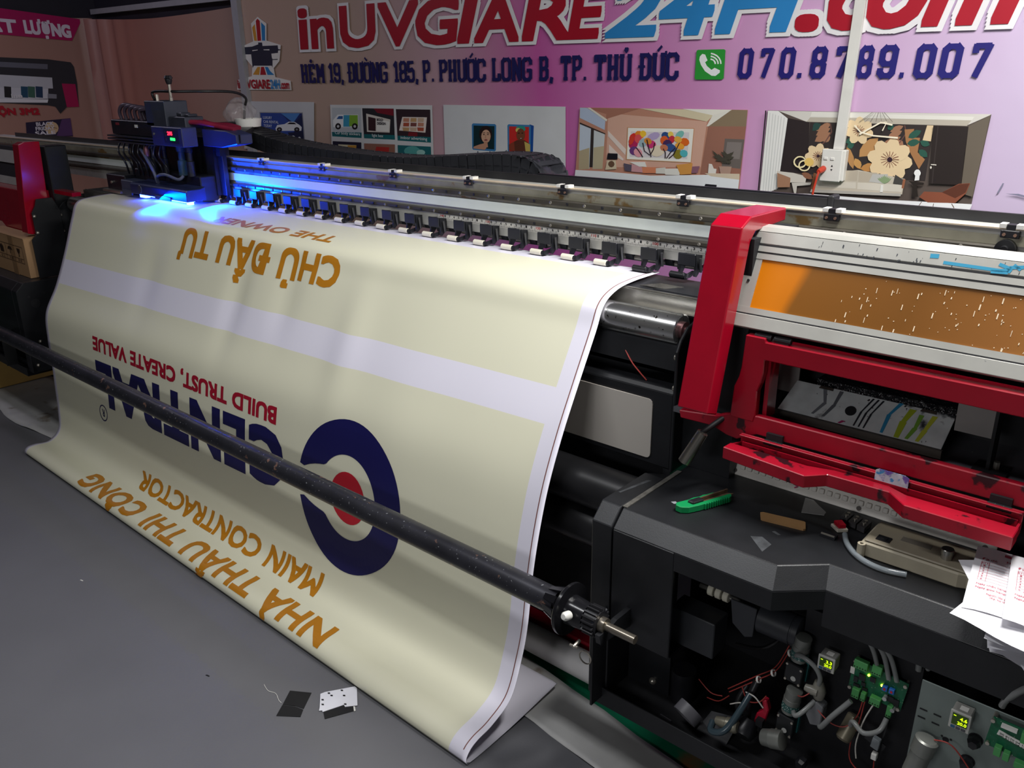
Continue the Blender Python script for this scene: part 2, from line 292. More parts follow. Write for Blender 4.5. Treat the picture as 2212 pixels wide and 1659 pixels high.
ART = {
 'flower_room_picture': ('y', [
  ('#5b504a',[(-1.607,1.422),(-.788,1.427),(-.803,1.089),(-1.613,1.076)]),
  ('#d8d4cc',[(-1.561,1.421),(-.788,1.427),(-.792,1.423),(-.855,1.390),(-1.440,1.383)]),
  ('#bdb5a6',[(-1.440,1.383),(-.859,1.386),(-.846,1.407),(-1.427,1.400)]),
  ('#e6e3da',[(-1.427,1.402),(-.846,1.405),(-.840,1.417),(-1.422,1.420)]),
  ('#efeeea',[(-1.605,1.421),(-1.561,1.421),(-1.517,1.392),(-1.532,1.119),(-1.610,1.079)]),
  ('#d2d2cf',[(-1.597,1.413),(-1.597,1.095),(-1.594,1.095),(-1.594,1.413)]),
  ('#d2d2cf',[(-1.584,1.410),(-1.586,1.098),(-1.583,1.098),(-1.581,1.410)]),
  ('#d2d2cf',[(-1.572,1.407),(-1.575,1.102),(-1.571,1.102),(-1.569,1.406)]),
  ('#d2d2cf',[(-1.559,1.403),(-1.563,1.105),(-1.560,1.105),(-1.556,1.403)]),
  ('#d2d2cf',[(-1.547,1.400),(-1.552,1.108),(-1.549,1.108),(-1.544,1.400)]),
  ('#d2d2cf',[(-1.534,1.397),(-1.541,1.112),(-1.538,1.112),(-1.531,1.396)]),
  ('#2f2728',[(-1.518,1.395),(-1.428,1.381),(-1.413,1.185),(-1.529,1.187)]),
  ('#37302f',[(-1.425,1.381),(-.967,1.385),(-.969,1.189),(-1.418,1.185)]),
  ('#a3775c',[(-1.398,1.310),(-1.375,1.309),(-1.359,1.315),(-1.345,1.331),(-1.340,1.346),(-1.362,1.348),(-1.379,1.342),(-1.393,1.327)]),
  ('#a3775c',[(-1.396,1.333),(-1.376,1.331),(-1.361,1.336),(-1.348,1.349),(-1.342,1.362),(-1.361,1.364),(-1.376,1.359),(-1.390,1.347)]),
  ('#a3775c',[(-1.400,1.351),(-1.381,1.348),(-1.366,1.352),(-1.351,1.362),(-1.343,1.373),(-1.361,1.376),(-1.377,1.372),(-1.392,1.362)]),
  ('#a3775c',[(-1.380,1.363),(-1.367,1.360),(-1.357,1.363),(-1.348,1.371),(-1.344,1.379),(-1.357,1.382),(-1.367,1.379),(-1.376,1.372)]),
  ('#a3775c',[(-1.364,1.312),(-1.352,1.309),(-1.343,1.312),(-1.339,1.321),(-1.338,1.331),(-1.351,1.333),(-1.359,1.330),(-1.364,1.322)]),
  ('#6d4c44',[(-1.346,1.379),(-1.338,1.349),(-1.357,1.313),(-1.374,1.299),(-1.371,1.296),(-1.353,1.311),(-1.333,1.348),(-1.342,1.380)]),
  ('#2e4a44',[(-1.412,1.350),(-1.397,1.351),(-1.388,1.356),(-1.382,1.368),(-1.382,1.378),(-1.396,1.378),(-1.406,1.373),(-1.412,1.362)]),
  ('#2e4a44',[(-1.411,1.362),(-1.400,1.361),(-1.394,1.364),(-1.391,1.373),(-1.391,1.380),(-1.402,1.381),(-1.408,1.377),(-1.412,1.370)]),
  ('#c0905c',[(-1.218,1.261),(-1.187,1.266),(-1.167,1.281),(-1.157,1.310),(-1.156,1.334),(-1.187,1.328),(-1.206,1.314),(-1.219,1.287)]),
  ('#b28452',[(-1.269,1.298),(-1.271,1.274),(-1.265,1.252),(-1.250,1.229),(-1.235,1.215),(-1.233,1.239),(-1.239,1.261),(-1.253,1.284)]),
  ('#c8975a',[(-1.233,1.255),(-1.236,1.240),(-1.232,1.229),(-1.220,1.220),(-1.208,1.217),(-1.205,1.232),(-1.209,1.243),(-1.220,1.252)]),
  ('#c0894e',[(-1.208,1.217),(-1.188,1.209),(-1.172,1.210),(-1.156,1.221),(-1.147,1.234),(-1.166,1.241),(-1.183,1.240),(-1.199,1.231)]),
  ('#a3775c',[(-1.135,1.309),(-1.114,1.308),(-1.098,1.314),(-1.083,1.328),(-1.075,1.341),(-1.096,1.342),(-1.112,1.336),(-1.128,1.323)]),
  ('#a3775c',[(-1.121,1.335),(-1.104,1.333),(-1.090,1.338),(-1.079,1.350),(-1.074,1.362),(-1.091,1.364),(-1.105,1.360),(-1.117,1.348)]),
  ('#a3775c',[(-1.116,1.357),(-1.100,1.355),(-1.088,1.359),(-1.077,1.369),(-1.072,1.379),(-1.087,1.381),(-1.100,1.377),(-1.111,1.368)]),
  ('#a3775c',[(-1.090,1.324),(-1.086,1.311),(-1.080,1.306),(-1.070,1.307),(-1.062,1.312),(-1.066,1.324),(-1.072,1.329),(-1.081,1.329)]),
  ('#6d4c44',[(-1.070,1.381),(-1.060,1.355),(-1.078,1.321),(-1.093,1.308),(-1.090,1.305),(-1.075,1.319),(-1.056,1.354),(-1.066,1.382)]),
  ('#a8784f',[(-1.066,1.367),(-1.033,1.370),(-1.033,1.339),(-1.008,1.340),(-1.009,1.289),(-.980,1.265),(-.996,1.230),(-1.033,1.284),(-1.056,1.325)]),
  ('#2f5a4c',[(-1.049,1.338),(-1.033,1.336),(-1.021,1.341),(-1.011,1.353),(-1.007,1.365),(-1.024,1.367),(-1.036,1.362),(-1.046,1.351)]),
  ('#2f5a4c',[(-1.050,1.317),(-1.036,1.309),(-1.024,1.310),(-1.012,1.318),(-1.006,1.327),(-1.020,1.334),(-1.032,1.334),(-1.044,1.327)]),
  ('#2f5a4c',[(-1.006,1.327),(-.999,1.315),(-.991,1.310),(-.980,1.311),(-.971,1.316),(-.978,1.328),(-.986,1.333),(-.997,1.333)]),
  ('#2f5a4c',[(-1.006,1.298),(-1.003,1.284),(-.996,1.276),(-.984,1.273),(-.973,1.274),(-.976,1.288),(-.983,1.296),(-.994,1.300)]),
  ('#2f5a4c',[(-1.275,1.311),(-1.260,1.305),(-1.249,1.306),(-1.240,1.316),(-1.236,1.326),(-1.250,1.332),(-1.261,1.331),(-1.271,1.323)]),
  ('#2f5a4c',[(-1.268,1.294),(-1.257,1.290),(-1.249,1.291),(-1.244,1.299),(-1.242,1.308),(-1.254,1.312),(-1.262,1.310),(-1.267,1.303)]),
  ('#2f5a4c',[(-1.126,1.365),(-1.115,1.363),(-1.108,1.366),(-1.106,1.374),(-1.107,1.382),(-1.118,1.384),(-1.124,1.382),(-1.127,1.374)]),
  ('#e0c7a0',[(-.990,1.384),(-.968,1.384),(-.969,1.329),(-.998,1.332)]),
  ('#e8cfa6',[(-1.176,1.344),(-1.182,1.335),(-1.195,1.332),(-1.210,1.336),(-1.221,1.345),(-1.224,1.356),(-1.218,1.365),(-1.204,1.367),(-1.189,1.364),(-1.178,1.355)]),
  ('#e8cfa6',[(-1.204,1.310),(-1.216,1.310),(-1.227,1.318),(-1.235,1.332),(-1.235,1.346),(-1.228,1.354),(-1.216,1.354),(-1.205,1.345),(-1.197,1.332),(-1.197,1.318)]),
  ('#e8cfa6',[(-1.253,1.311),(-1.261,1.320),(-1.262,1.334),(-1.256,1.347),(-1.245,1.355),(-1.233,1.354),(-1.226,1.345),(-1.224,1.332),(-1.231,1.318),(-1.241,1.311)]),
  ('#e8cfa6',[(-1.286,1.347),(-1.284,1.358),(-1.273,1.366),(-1.258,1.369),(-1.244,1.365),(-1.237,1.356),(-1.239,1.345),(-1.249,1.337),(-1.264,1.334),(-1.278,1.338)]),
  ('#e8cfa6',[(-1.276,1.390),(-1.266,1.395),(-1.252,1.392),(-1.240,1.382),(-1.233,1.369),(-1.236,1.359),(-1.246,1.354),(-1.260,1.357),(-1.272,1.367),(-1.279,1.380)]),
  ('#e8cfa6',[(-1.233,1.408),(-1.222,1.403),(-1.215,1.391),(-1.214,1.376),(-1.220,1.364),(-1.231,1.360),(-1.241,1.365),(-1.248,1.377),(-1.249,1.392),(-1.243,1.404)]),
  ('#e8cfa6',[(-1.188,1.387),(-1.185,1.376),(-1.190,1.364),(-1.201,1.355),(-1.215,1.353),(-1.225,1.359),(-1.229,1.370),(-1.224,1.382),(-1.212,1.390),(-1.199,1.392)]),
  ('#7a3f34',[(-1.224,1.353),(-1.210,1.347),(-1.209,1.349),(-1.223,1.354)]),
  ('#7a3f34',[(-1.226,1.350),(-1.216,1.341),(-1.215,1.342),(-1.225,1.352)]),
  ('#7a3f34',[(-1.229,1.349),(-1.225,1.337),(-1.223,1.338),(-1.228,1.350)]),
  ('#7a3f34',[(-1.233,1.350),(-1.235,1.338),(-1.233,1.337),(-1.231,1.349)]),
  ('#7a3f34',[(-1.236,1.352),(-1.244,1.342),(-1.243,1.341),(-1.234,1.351)]),
  ('#7a3f34',[(-1.238,1.355),(-1.251,1.349),(-1.250,1.348),(-1.237,1.353)]),
  ('#7a3f34',[(-1.238,1.358),(-1.254,1.358),(-1.253,1.356),(-1.238,1.356)]),
  ('#7a3f34',[(-1.237,1.361),(-1.251,1.366),(-1.252,1.365),(-1.238,1.359)]),
  ('#7a3f34',[(-1.235,1.363),(-1.245,1.373),(-1.246,1.372),(-1.236,1.362)]),
  ('#7a3f34',[(-1.232,1.364),(-1.236,1.376),(-1.238,1.376),(-1.234,1.364)]),
  ('#7a3f34',[(-1.229,1.364),(-1.226,1.376),(-1.228,1.376),(-1.230,1.364)]),
  ('#7a3f34',[(-1.226,1.362),(-1.217,1.371),(-1.218,1.373),(-1.227,1.363)]),
  ('#7a3f34',[(-1.224,1.359),(-1.210,1.364),(-1.211,1.366),(-1.224,1.361)]),
  ('#7a3f34',[(-1.223,1.356),(-1.208,1.356),(-1.208,1.357),(-1.223,1.358)]),
  ('#3b2430',[(-1.224,1.357),(-1.225,1.353),(-1.230,1.351),(-1.235,1.352),(-1.237,1.357),(-1.236,1.361),(-1.231,1.363),(-1.227,1.361)]),
  ('#e8cfa6',[(-1.020,1.247),(-1.028,1.233),(-1.046,1.226),(-1.069,1.229),(-1.087,1.241),(-1.093,1.258),(-1.085,1.272),(-1.066,1.279),(-1.043,1.275),(-1.026,1.264)]),
  ('#e8cfa6',[(-1.047,1.196),(-1.064,1.192),(-1.083,1.201),(-1.098,1.219),(-1.103,1.239),(-1.096,1.254),(-1.080,1.258),(-1.061,1.249),(-1.046,1.231),(-1.041,1.211)]),
  ('#e8cfa6',[(-1.108,1.180),(-1.123,1.189),(-1.132,1.209),(-1.131,1.232),(-1.120,1.249),(-1.103,1.253),(-1.088,1.244),(-1.080,1.225),(-1.081,1.202),(-1.092,1.185)]),
  ('#e8cfa6',[(-1.167,1.210),(-1.172,1.227),(-1.164,1.246),(-1.146,1.260),(-1.126,1.263),(-1.110,1.255),(-1.105,1.238),(-1.112,1.220),(-1.130,1.206),(-1.151,1.202)]),
  ('#e8cfa6',[(-1.187,1.269),(-1.179,1.284),(-1.159,1.291),(-1.136,1.287),(-1.118,1.275),(-1.112,1.259),(-1.120,1.244),(-1.139,1.237),(-1.163,1.241),(-1.181,1.253)]),
  ('#e8cfa6',[(-1.157,1.321),(-1.141,1.325),(-1.121,1.315),(-1.106,1.297),(-1.101,1.277),(-1.108,1.262),(-1.125,1.258),(-1.144,1.267),(-1.160,1.286),(-1.165,1.306)]),
  ('#e8cfa6',[(-1.096,1.335),(-1.081,1.326),(-1.073,1.307),(-1.074,1.285),(-1.085,1.268),(-1.101,1.263),(-1.116,1.272),(-1.125,1.292),(-1.123,1.314),(-1.112,1.331)]),
  ('#e8cfa6',[(-1.040,1.305),(-1.035,1.288),(-1.042,1.270),(-1.059,1.257),(-1.079,1.253),(-1.095,1.261),(-1.100,1.278),(-1.092,1.296),(-1.075,1.310),(-1.055,1.313)]),
  ('#7a3f34',[(-1.091,1.254),(-1.070,1.247),(-1.070,1.249),(-1.091,1.255)]),
  ('#7a3f34',[(-1.094,1.250),(-1.076,1.237),(-1.075,1.239),(-1.093,1.251)]),
  ('#7a3f34',[(-1.097,1.248),(-1.086,1.231),(-1.085,1.231),(-1.096,1.249)]),
  ('#7a3f34',[(-1.102,1.247),(-1.099,1.228),(-1.097,1.228),(-1.100,1.247)]),
  ('#7a3f34',[(-1.106,1.248),(-1.112,1.230),(-1.111,1.229),(-1.104,1.247)]),
  ('#7a3f34',[(-1.110,1.251),(-1.124,1.236),(-1.123,1.235),(-1.108,1.249)]),
  ('#7a3f34',[(-1.112,1.254),(-1.132,1.246),(-1.132,1.244),(-1.112,1.253)]),
  ('#7a3f34',[(-1.114,1.259),(-1.136,1.257),(-1.136,1.256),(-1.113,1.257)]),
  ('#7a3f34',[(-1.113,1.263),(-1.135,1.269),(-1.135,1.267),(-1.113,1.261)]),
  ('#7a3f34',[(-1.111,1.266),(-1.128,1.279),(-1.129,1.278),(-1.112,1.265)]),
  ('#7a3f34',[(-1.107,1.269),(-1.118,1.286),(-1.119,1.285),(-1.109,1.268)]),
  ('#7a3f34',[(-1.103,1.269),(-1.105,1.288),(-1.107,1.288),(-1.105,1.269)]),
  ('#7a3f34',[(-1.098,1.268),(-1.092,1.286),(-1.094,1.287),(-1.100,1.269)]),
  ('#7a3f34',[(-1.095,1.266),(-1.081,1.280),(-1.082,1.281),(-1.096,1.267)]),
  ('#7a3f34',[(-1.092,1.262),(-1.072,1.270),(-1.073,1.272),(-1.093,1.264)]),
  ('#7a3f34',[(-1.091,1.258),(-1.069,1.259),(-1.069,1.261),(-1.091,1.260)]),
  ('#3b2430',[(-1.093,1.259),(-1.094,1.252),(-1.101,1.249),(-1.108,1.251),(-1.112,1.258),(-1.110,1.265),(-1.104,1.268),(-1.096,1.265)]),
  ('#e8cfa6',[(-1.322,1.240),(-1.330,1.233),(-1.343,1.231),(-1.357,1.236),(-1.367,1.245),(-1.369,1.256),(-1.361,1.263),(-1.348,1.265),(-1.334,1.260),(-1.324,1.251)]),
  ('#e8cfa6',[(-1.354,1.210),(-1.366,1.211),(-1.376,1.220),(-1.382,1.234),(-1.380,1.246),(-1.373,1.254),(-1.361,1.253),(-1.351,1.244),(-1.345,1.230),(-1.347,1.218)]),
  ('#e8cfa6',[(-1.402,1.215),(-1.409,1.224),(-1.409,1.237),(-1.401,1.249),(-1.389,1.255),(-1.378,1.254),(-1.371,1.245),(-1.372,1.232),(-1.379,1.220),(-1.391,1.213)]),
  ('#e8cfa6',[(-1.430,1.251),(-1.427,1.261),(-1.415,1.269),(-1.400,1.270),(-1.387,1.265),(-1.381,1.256),(-1.384,1.246),(-1.395,1.239),(-1.410,1.237),(-1.423,1.242)]),
  ('#e8cfa6',[(-1.415,1.292),(-1.405,1.295),(-1.391,1.291),(-1.380,1.281),(-1.376,1.269),(-1.379,1.259),(-1.390,1.255),(-1.403,1.259),(-1.414,1.269),(-1.419,1.282)]),
  ('#e8cfa6',[(-1.371,1.305),(-1.361,1.300),(-1.355,1.288),(-1.356,1.274),(-1.363,1.263),(-1.374,1.260),(-1.384,1.265),(-1.389,1.277),(-1.388,1.292),(-1.381,1.302)]),
  ('#e8cfa6',[(-1.330,1.282),(-1.328,1.272),(-1.334,1.261),(-1.346,1.253),(-1.360,1.252),(-1.369,1.258),(-1.371,1.269),(-1.365,1.280),(-1.353,1.287),(-1.339,1.288)]),
  ('#7a3f34',[(-1.368,1.252),(-1.356,1.246),(-1.355,1.248),(-1.368,1.254)]),
  ('#7a3f34',[(-1.371,1.250),(-1.362,1.240),(-1.361,1.241),(-1.370,1.251)]),
  ('#7a3f34',[(-1.374,1.250),(-1.372,1.238),(-1.370,1.238),(-1.372,1.250)]),
  ('#7a3f34',[(-1.378,1.250),(-1.382,1.239),(-1.380,1.238),(-1.376,1.250)]),
  ('#7a3f34',[(-1.380,1.252),(-1.390,1.244),(-1.389,1.242),(-1.379,1.251)]),
  ('#7a3f34',[(-1.382,1.255),(-1.396,1.251),(-1.395,1.249),(-1.381,1.253)]),
  ('#7a3f34',[(-1.382,1.258),(-1.397,1.259),(-1.397,1.257),(-1.382,1.256)]),
  ('#7a3f34',[(-1.381,1.261),(-1.394,1.267),(-1.395,1.266),(-1.382,1.259)]),
  ('#7a3f34',[(-1.378,1.263),(-1.387,1.273),(-1.388,1.272),(-1.380,1.262)]),
  ('#7a3f34',[(-1.375,1.264),(-1.377,1.275),(-1.379,1.275),(-1.377,1.263)]),
  ('#7a3f34',[(-1.372,1.263),(-1.368,1.274),(-1.369,1.275),(-1.374,1.264)]),
  ('#7a3f34',[(-1.369,1.261),(-1.359,1.270),(-1.361,1.271),(-1.370,1.262)]),
  ('#7a3f34',[(-1.367,1.258),(-1.354,1.262),(-1.355,1.264),(-1.368,1.260)]),
  ('#7a3f34',[(-1.367,1.255),(-1.353,1.254),(-1.352,1.256),(-1.367,1.257)]),
  ('#3b2430',[(-1.368,1.257),(-1.370,1.253),(-1.374,1.251),(-1.379,1.252),(-1.381,1.256),(-1.380,1.261),(-1.375,1.263),(-1.371,1.261)]),
  ('#2c2422',[(-.967,1.384),(-.851,1.384),(-.846,1.185),(-.951,1.182)]),
  ('#3a3230',[(-.953,1.383),(-.949,1.383),(-.939,1.183),(-.943,1.182)]),
  ('#d9d2c6',[(-.955,1.248),(-.936,1.247),(-.937,1.251),(-.955,1.251)]),
  ('#d9d2c6',[(-.950,1.239),(-.951,1.236),(-.953,1.234),(-.955,1.235),(-.957,1.239),(-.956,1.243),(-.954,1.244),(-.952,1.243)]),
  ('#6b6155',[(-.851,1.386),(-.788,1.423),(-.800,1.147),(-.841,1.156)]),
  ('#f4e6b6',[(-1.423,1.232),(-1.424,1.224),(-1.428,1.218),(-1.435,1.214),(-1.443,1.212),(-1.452,1.213),(-1.459,1.216),(-1.464,1.222),(-1.467,1.228),(-1.466,1.235),(-1.462,1.241),(-1.455,1.246),(-1.447,1.248),(-1.438,1.247),(-1.431,1.243),(-1.426,1.238),(-1.423,1.230),(-1.418,1.232),(-1.421,1.240),(-1.428,1.247),(-1.437,1.252),(-1.448,1.253),(-1.458,1.251),(-1.466,1.245),(-1.472,1.237),(-1.473,1.228),(-1.470,1.219),(-1.463,1.212),(-1.453,1.207),(-1.442,1.206),(-1.432,1.208),(-1.424,1.214),(-1.419,1.222),(-1.418,1.231)]),
  ('#f4e6b6',[(-1.407,1.219),(-1.408,1.212),(-1.411,1.206),(-1.417,1.202),(-1.424,1.200),(-1.432,1.201),(-1.439,1.204),(-1.443,1.209),(-1.445,1.216),(-1.445,1.222),(-1.441,1.228),(-1.435,1.232),(-1.428,1.233),(-1.421,1.233),(-1.414,1.229),(-1.409,1.224),(-1.407,1.217),(-1.401,1.219),(-1.404,1.227),(-1.410,1.234),(-1.419,1.238),(-1.429,1.239),(-1.438,1.237),(-1.446,1.232),(-1.450,1.224),(-1.451,1.215),(-1.449,1.207),(-1.442,1.200),(-1.434,1.196),(-1.424,1.195),(-1.414,1.197),(-1.407,1.202),(-1.402,1.210),(-1.401,1.218)]),
  ('#e8c46e',[(-1.389,1.233),(-1.391,1.223),(-1.400,1.216),(-1.413,1.216),(-1.423,1.221),(-1.428,1.231),(-1.425,1.241),(-1.416,1.247),(-1.404,1.248),(-1.394,1.242)]),
  ('#fff3da',[(-1.249,1.374),(-1.222,1.350),(-1.175,1.339),(-1.083,1.334),(-1.083,1.340),(-1.175,1.344),(-1.220,1.355),(-1.245,1.378)]),
  ('#fff3da',[(-1.223,1.341),(-1.194,1.360),(-1.150,1.387),(-1.109,1.379),(-1.108,1.385),(-1.152,1.392),(-1.197,1.365),(-1.226,1.347)]),
  ('#fff3da',[(-1.162,1.383),(-1.131,1.391),(-1.144,1.361),(-1.140,1.359),(-1.128,1.394),(-1.164,1.387)]),
  ('#6a625a',[(-1.187,1.425),(-1.231,1.390),(-1.230,1.389),(-1.186,1.424)]),
  ('#6a625a',[(-1.180,1.425),(-1.210,1.390),(-1.209,1.390),(-1.179,1.425)]),
  ('#6a625a',[(-1.173,1.425),(-1.190,1.391),(-1.189,1.390),(-1.172,1.425)]),
  ('#6a625a',[(-1.166,1.425),(-1.170,1.391),(-1.169,1.391),(-1.164,1.425)]),
  ('#6a625a',[(-1.159,1.425),(-1.150,1.392),(-1.149,1.392),(-1.158,1.426)]),
  ('#6a625a',[(-1.152,1.425),(-1.130,1.392),(-1.129,1.393),(-1.151,1.426)]),
  ('#6a625a',[(-1.145,1.425),(-1.110,1.392),(-1.109,1.393),(-1.144,1.426)]),
  ('#d6cfc4',[(-1.539,1.189),(-1.468,1.186),(-1.412,1.176),(-1.414,1.152),(-1.474,1.148),(-1.528,1.129)]),
  ('#a67c62',[(-1.536,1.182),(-1.478,1.166),(-1.477,1.129),(-1.530,1.124)]),
  ('#cfcac0',[(-1.471,1.147),(-1.390,1.154),(-1.393,1.144),(-1.447,1.136),(-1.448,1.097),(-1.453,1.097)]),
  ('#8d5f47',[(-1.433,1.188),(-1.425,1.175),(-1.414,1.168),(-1.398,1.166),(-1.386,1.168),(-1.394,1.182),(-1.405,1.189),(-1.420,1.192)]),
  ('#c9bfae',[(-1.379,1.187),(-1.212,1.214),(-1.037,1.193),(-1.039,1.136),(-1.386,1.121)]),
  ('#bdb19f',[(-1.258,1.209),(-1.212,1.212),(-1.211,1.172),(-1.255,1.171)]),
  ('#bdb19f',[(-1.209,1.208),(-1.139,1.208),(-1.143,1.172),(-1.206,1.170)]),
  ('#d8d0c2',[(-1.378,1.162),(-1.215,1.167),(-1.212,1.144),(-1.378,1.138)]),
  ('#d8d0c2',[(-1.208,1.167),(-1.042,1.171),(-1.043,1.144),(-1.207,1.142)]),
  ('#8a5a3c',[(-1.384,1.192),(-1.373,1.191),(-1.380,1.124),(-1.389,1.124)]),
  ('#9c6448',[(-1.044,1.192),(-1.034,1.191),(-1.036,1.158),(-1.044,1.159)]),
  ('#bfbdb8',[(-1.156,1.202),(-1.099,1.206),(-1.108,1.170),(-1.166,1.173)]),
  ('#4a4744',[(-1.073,1.206),(-1.043,1.190),(-1.044,1.170),(-1.077,1.172)]),
  ('#8ea27a',[(-1.108,1.170),(-1.113,1.177),(-1.120,1.182),(-1.130,1.187),(-1.137,1.189),(-1.131,1.182),(-1.124,1.177),(-1.115,1.172)]),
  ('#8ea27a',[(-1.108,1.170),(-1.111,1.178),(-1.117,1.184),(-1.124,1.189),(-1.131,1.192),(-1.127,1.185),(-1.121,1.179),(-1.114,1.173)]),
  ('#8ea27a',[(-1.108,1.170),(-1.109,1.178),(-1.113,1.185),(-1.119,1.192),(-1.124,1.196),(-1.122,1.188),(-1.119,1.181),(-1.113,1.174)]),
  ('#8ea27a',[(-1.108,1.170),(-1.108,1.178),(-1.110,1.186),(-1.114,1.194),(-1.118,1.199),(-1.118,1.191),(-1.116,1.184),(-1.112,1.175)]),
  ('#8ea27a',[(-1.108,1.170),(-1.106,1.179),(-1.106,1.187),(-1.109,1.197),(-1.112,1.203),(-1.114,1.195),(-1.113,1.186),(-1.111,1.177)]),
  ('#8ea27a',[(-1.108,1.170),(-1.104,1.177),(-1.103,1.185),(-1.103,1.194),(-1.105,1.200),(-1.109,1.193),(-1.110,1.186),(-1.110,1.177)]),
  ('#8ea27a',[(-1.108,1.170),(-1.103,1.176),(-1.100,1.183),(-1.098,1.191),(-1.098,1.198),(-1.103,1.192),(-1.106,1.185),(-1.108,1.177)]),
  ('#8ea27a',[(-1.108,1.170),(-1.101,1.175),(-1.096,1.181),(-1.093,1.189),(-1.091,1.195),(-1.098,1.191),(-1.102,1.185),(-1.106,1.177)]),
  ('#8ea27a',[(-1.108,1.170),(-1.100,1.174),(-1.093,1.179),(-1.087,1.187),(-1.084,1.193),(-1.092,1.189),(-1.098,1.184),(-1.105,1.176)]),
  ('#e8e6df',[(-1.120,1.165),(-1.111,1.165),(-1.109,1.139),(-1.120,1.138)]),
  ('#f1f0ee',[(-.984,1.218),(-.985,1.210),(-.991,1.205),(-.998,1.205),(-1.004,1.209),(-1.008,1.216),(-1.006,1.224),(-1.001,1.229),(-.994,1.230),(-.988,1.225)]),
  ('#f1f0ee',[(-1.002,1.207),(-.987,1.208),(-.986,1.192),(-1.002,1.189)]),
  ('#2b2420',[(-1.023,1.187),(-.968,1.184),(-.969,1.176),(-.992,1.174),(-.981,1.132),(-1.002,1.132),(-1.004,1.173)]),
  ('#f2f2f4',[(-1.615,1.098),(-1.385,1.110),(-1.126,1.111),(-.796,1.122),(-.803,1.089),(-1.613,1.076)]),
  ('#b5b0a8',[(-1.387,1.128),(-1.042,1.139),(-1.043,1.129),(-1.390,1.116)]),
  ('#8a4f3a',[(-.977,1.132),(-.963,1.153),(-.902,1.155),(-.851,1.189),(-.814,1.194),(-.822,1.158),(-.852,1.121),(-.945,1.115)]),
  ('#5e3426',[(-.902,1.155),(-.850,1.187),(-.816,1.193),(-.824,1.160),(-.855,1.138)]),
  ('#6d5040',[(-.967,1.116),(-.974,1.102),(-.972,1.101),(-.965,1.115)]),
  ('#6d5040',[(-.925,1.113),(-.925,1.098),(-.923,1.097),(-.923,1.113)]),
  ('#6d5040',[(-.864,1.117),(-.854,1.103),(-.852,1.105),(-.863,1.119)]),
  ('#1c1a1a',[(-1.610,1.422),(-1.605,1.422),(-1.608,1.079),(-1.613,1.079)]),
 ]),
 'living_room_picture': ('y', [
  ('#c08a74',[(-2.551,1.415),(-1.693,1.422),(-1.705,1.082),(-2.575,1.065)]),
  ('#d8ab97',[(-2.387,1.392),(-1.876,1.371),(-1.893,1.181),(-2.393,1.150)]),
  ('#b9c6dc',[(-2.550,1.414),(-2.509,1.414),(-2.402,1.361),(-2.405,1.318),(-2.550,1.368)]),
  ('#a87360',[(-2.509,1.414),(-2.215,1.417),(-2.398,1.367),(-2.398,1.389)]),
  ('#c8d2e0',[(-2.549,1.340),(-2.483,1.324),(-2.488,1.136),(-2.552,1.128)]),
  ('#cfd4d6',[(-2.466,1.315),(-2.403,1.299),(-2.412,1.141),(-2.469,1.137)]),
  ('#b9a98a',[(-2.551,1.216),(-2.490,1.234),(-2.490,1.136),(-2.552,1.128)]),
  ('#c2b596',[(-2.466,1.236),(-2.405,1.246),(-2.412,1.141),(-2.468,1.138)]),
  ('#3a3230',[(-2.483,1.325),(-2.466,1.319),(-2.469,1.145),(-2.488,1.144)]),
  ('#3a3230',[(-2.550,1.348),(-2.400,1.303),(-2.400,1.298),(-2.549,1.340)]),
  ('#e7dfd0',[(-2.507,1.415),(-2.490,1.415),(-2.391,1.365),(-2.395,1.356)]),
  ('#e6d6cc',[(-2.385,1.316),(-2.282,1.237),(-2.285,1.211),(-2.384,1.291)]),
  ('#e6d6cc',[(-2.378,1.255),(-2.293,1.193),(-2.297,1.185),(-2.377,1.218)]),
  ('#dccfae',[(-2.215,1.417),(-1.990,1.418),(-1.847,1.397),(-1.876,1.371)]),
  ('#efebdf',[(-1.998,1.420),(-1.763,1.421),(-1.851,1.397)]),
  ('#e9e5da',[(-1.851,1.397),(-1.766,1.420),(-1.867,1.352),(-1.877,1.351)]),
  ('#8d7a62',[(-1.763,1.421),(-1.694,1.421),(-1.694,1.357),(-1.867,1.352)]),
  ('#9d6d5c',[(-1.867,1.352),(-1.694,1.357),(-1.702,1.159),(-1.891,1.153)]),
  ('#6e6560',[(-1.786,1.305),(-1.697,1.305),(-1.705,1.186),(-1.792,1.190)]),
  ('#857c78',[(-1.774,1.292),(-1.707,1.293),(-1.712,1.225),(-1.780,1.225)]),
  ('#c69468',[(-2.278,1.335),(-1.934,1.342),(-1.939,1.196),(-2.280,1.191)]),
  ('#f2efe6',[(-2.274,1.332),(-1.937,1.339),(-1.942,1.199),(-2.275,1.194)]),
  ('#ddd6d8',[(-2.258,1.317),(-1.957,1.324),(-1.960,1.211),(-2.261,1.205)]),
  ('#d8352f',[(-2.204,1.291),(-2.209,1.278),(-2.224,1.270),(-2.243,1.269),(-2.259,1.276),(-2.266,1.288),(-2.260,1.301),(-2.245,1.310),(-2.226,1.310),(-2.211,1.303)]),
  ('#e8862a',[(-2.185,1.298),(-2.194,1.290),(-2.208,1.288),(-2.224,1.293),(-2.233,1.302),(-2.234,1.312),(-2.225,1.320),(-2.210,1.321),(-2.195,1.317),(-2.186,1.308)]),
  ('#f2c23c',[(-2.180,1.300),(-2.189,1.295),(-2.200,1.296),(-2.207,1.302),(-2.209,1.311),(-2.205,1.319),(-2.195,1.323),(-2.185,1.322),(-2.177,1.316),(-2.175,1.307)]),
  ('#b52a5c',[(-2.234,1.244),(-2.250,1.242),(-2.263,1.247),(-2.268,1.257),(-2.264,1.269),(-2.251,1.277),(-2.235,1.279),(-2.222,1.274),(-2.217,1.264),(-2.221,1.253)]),
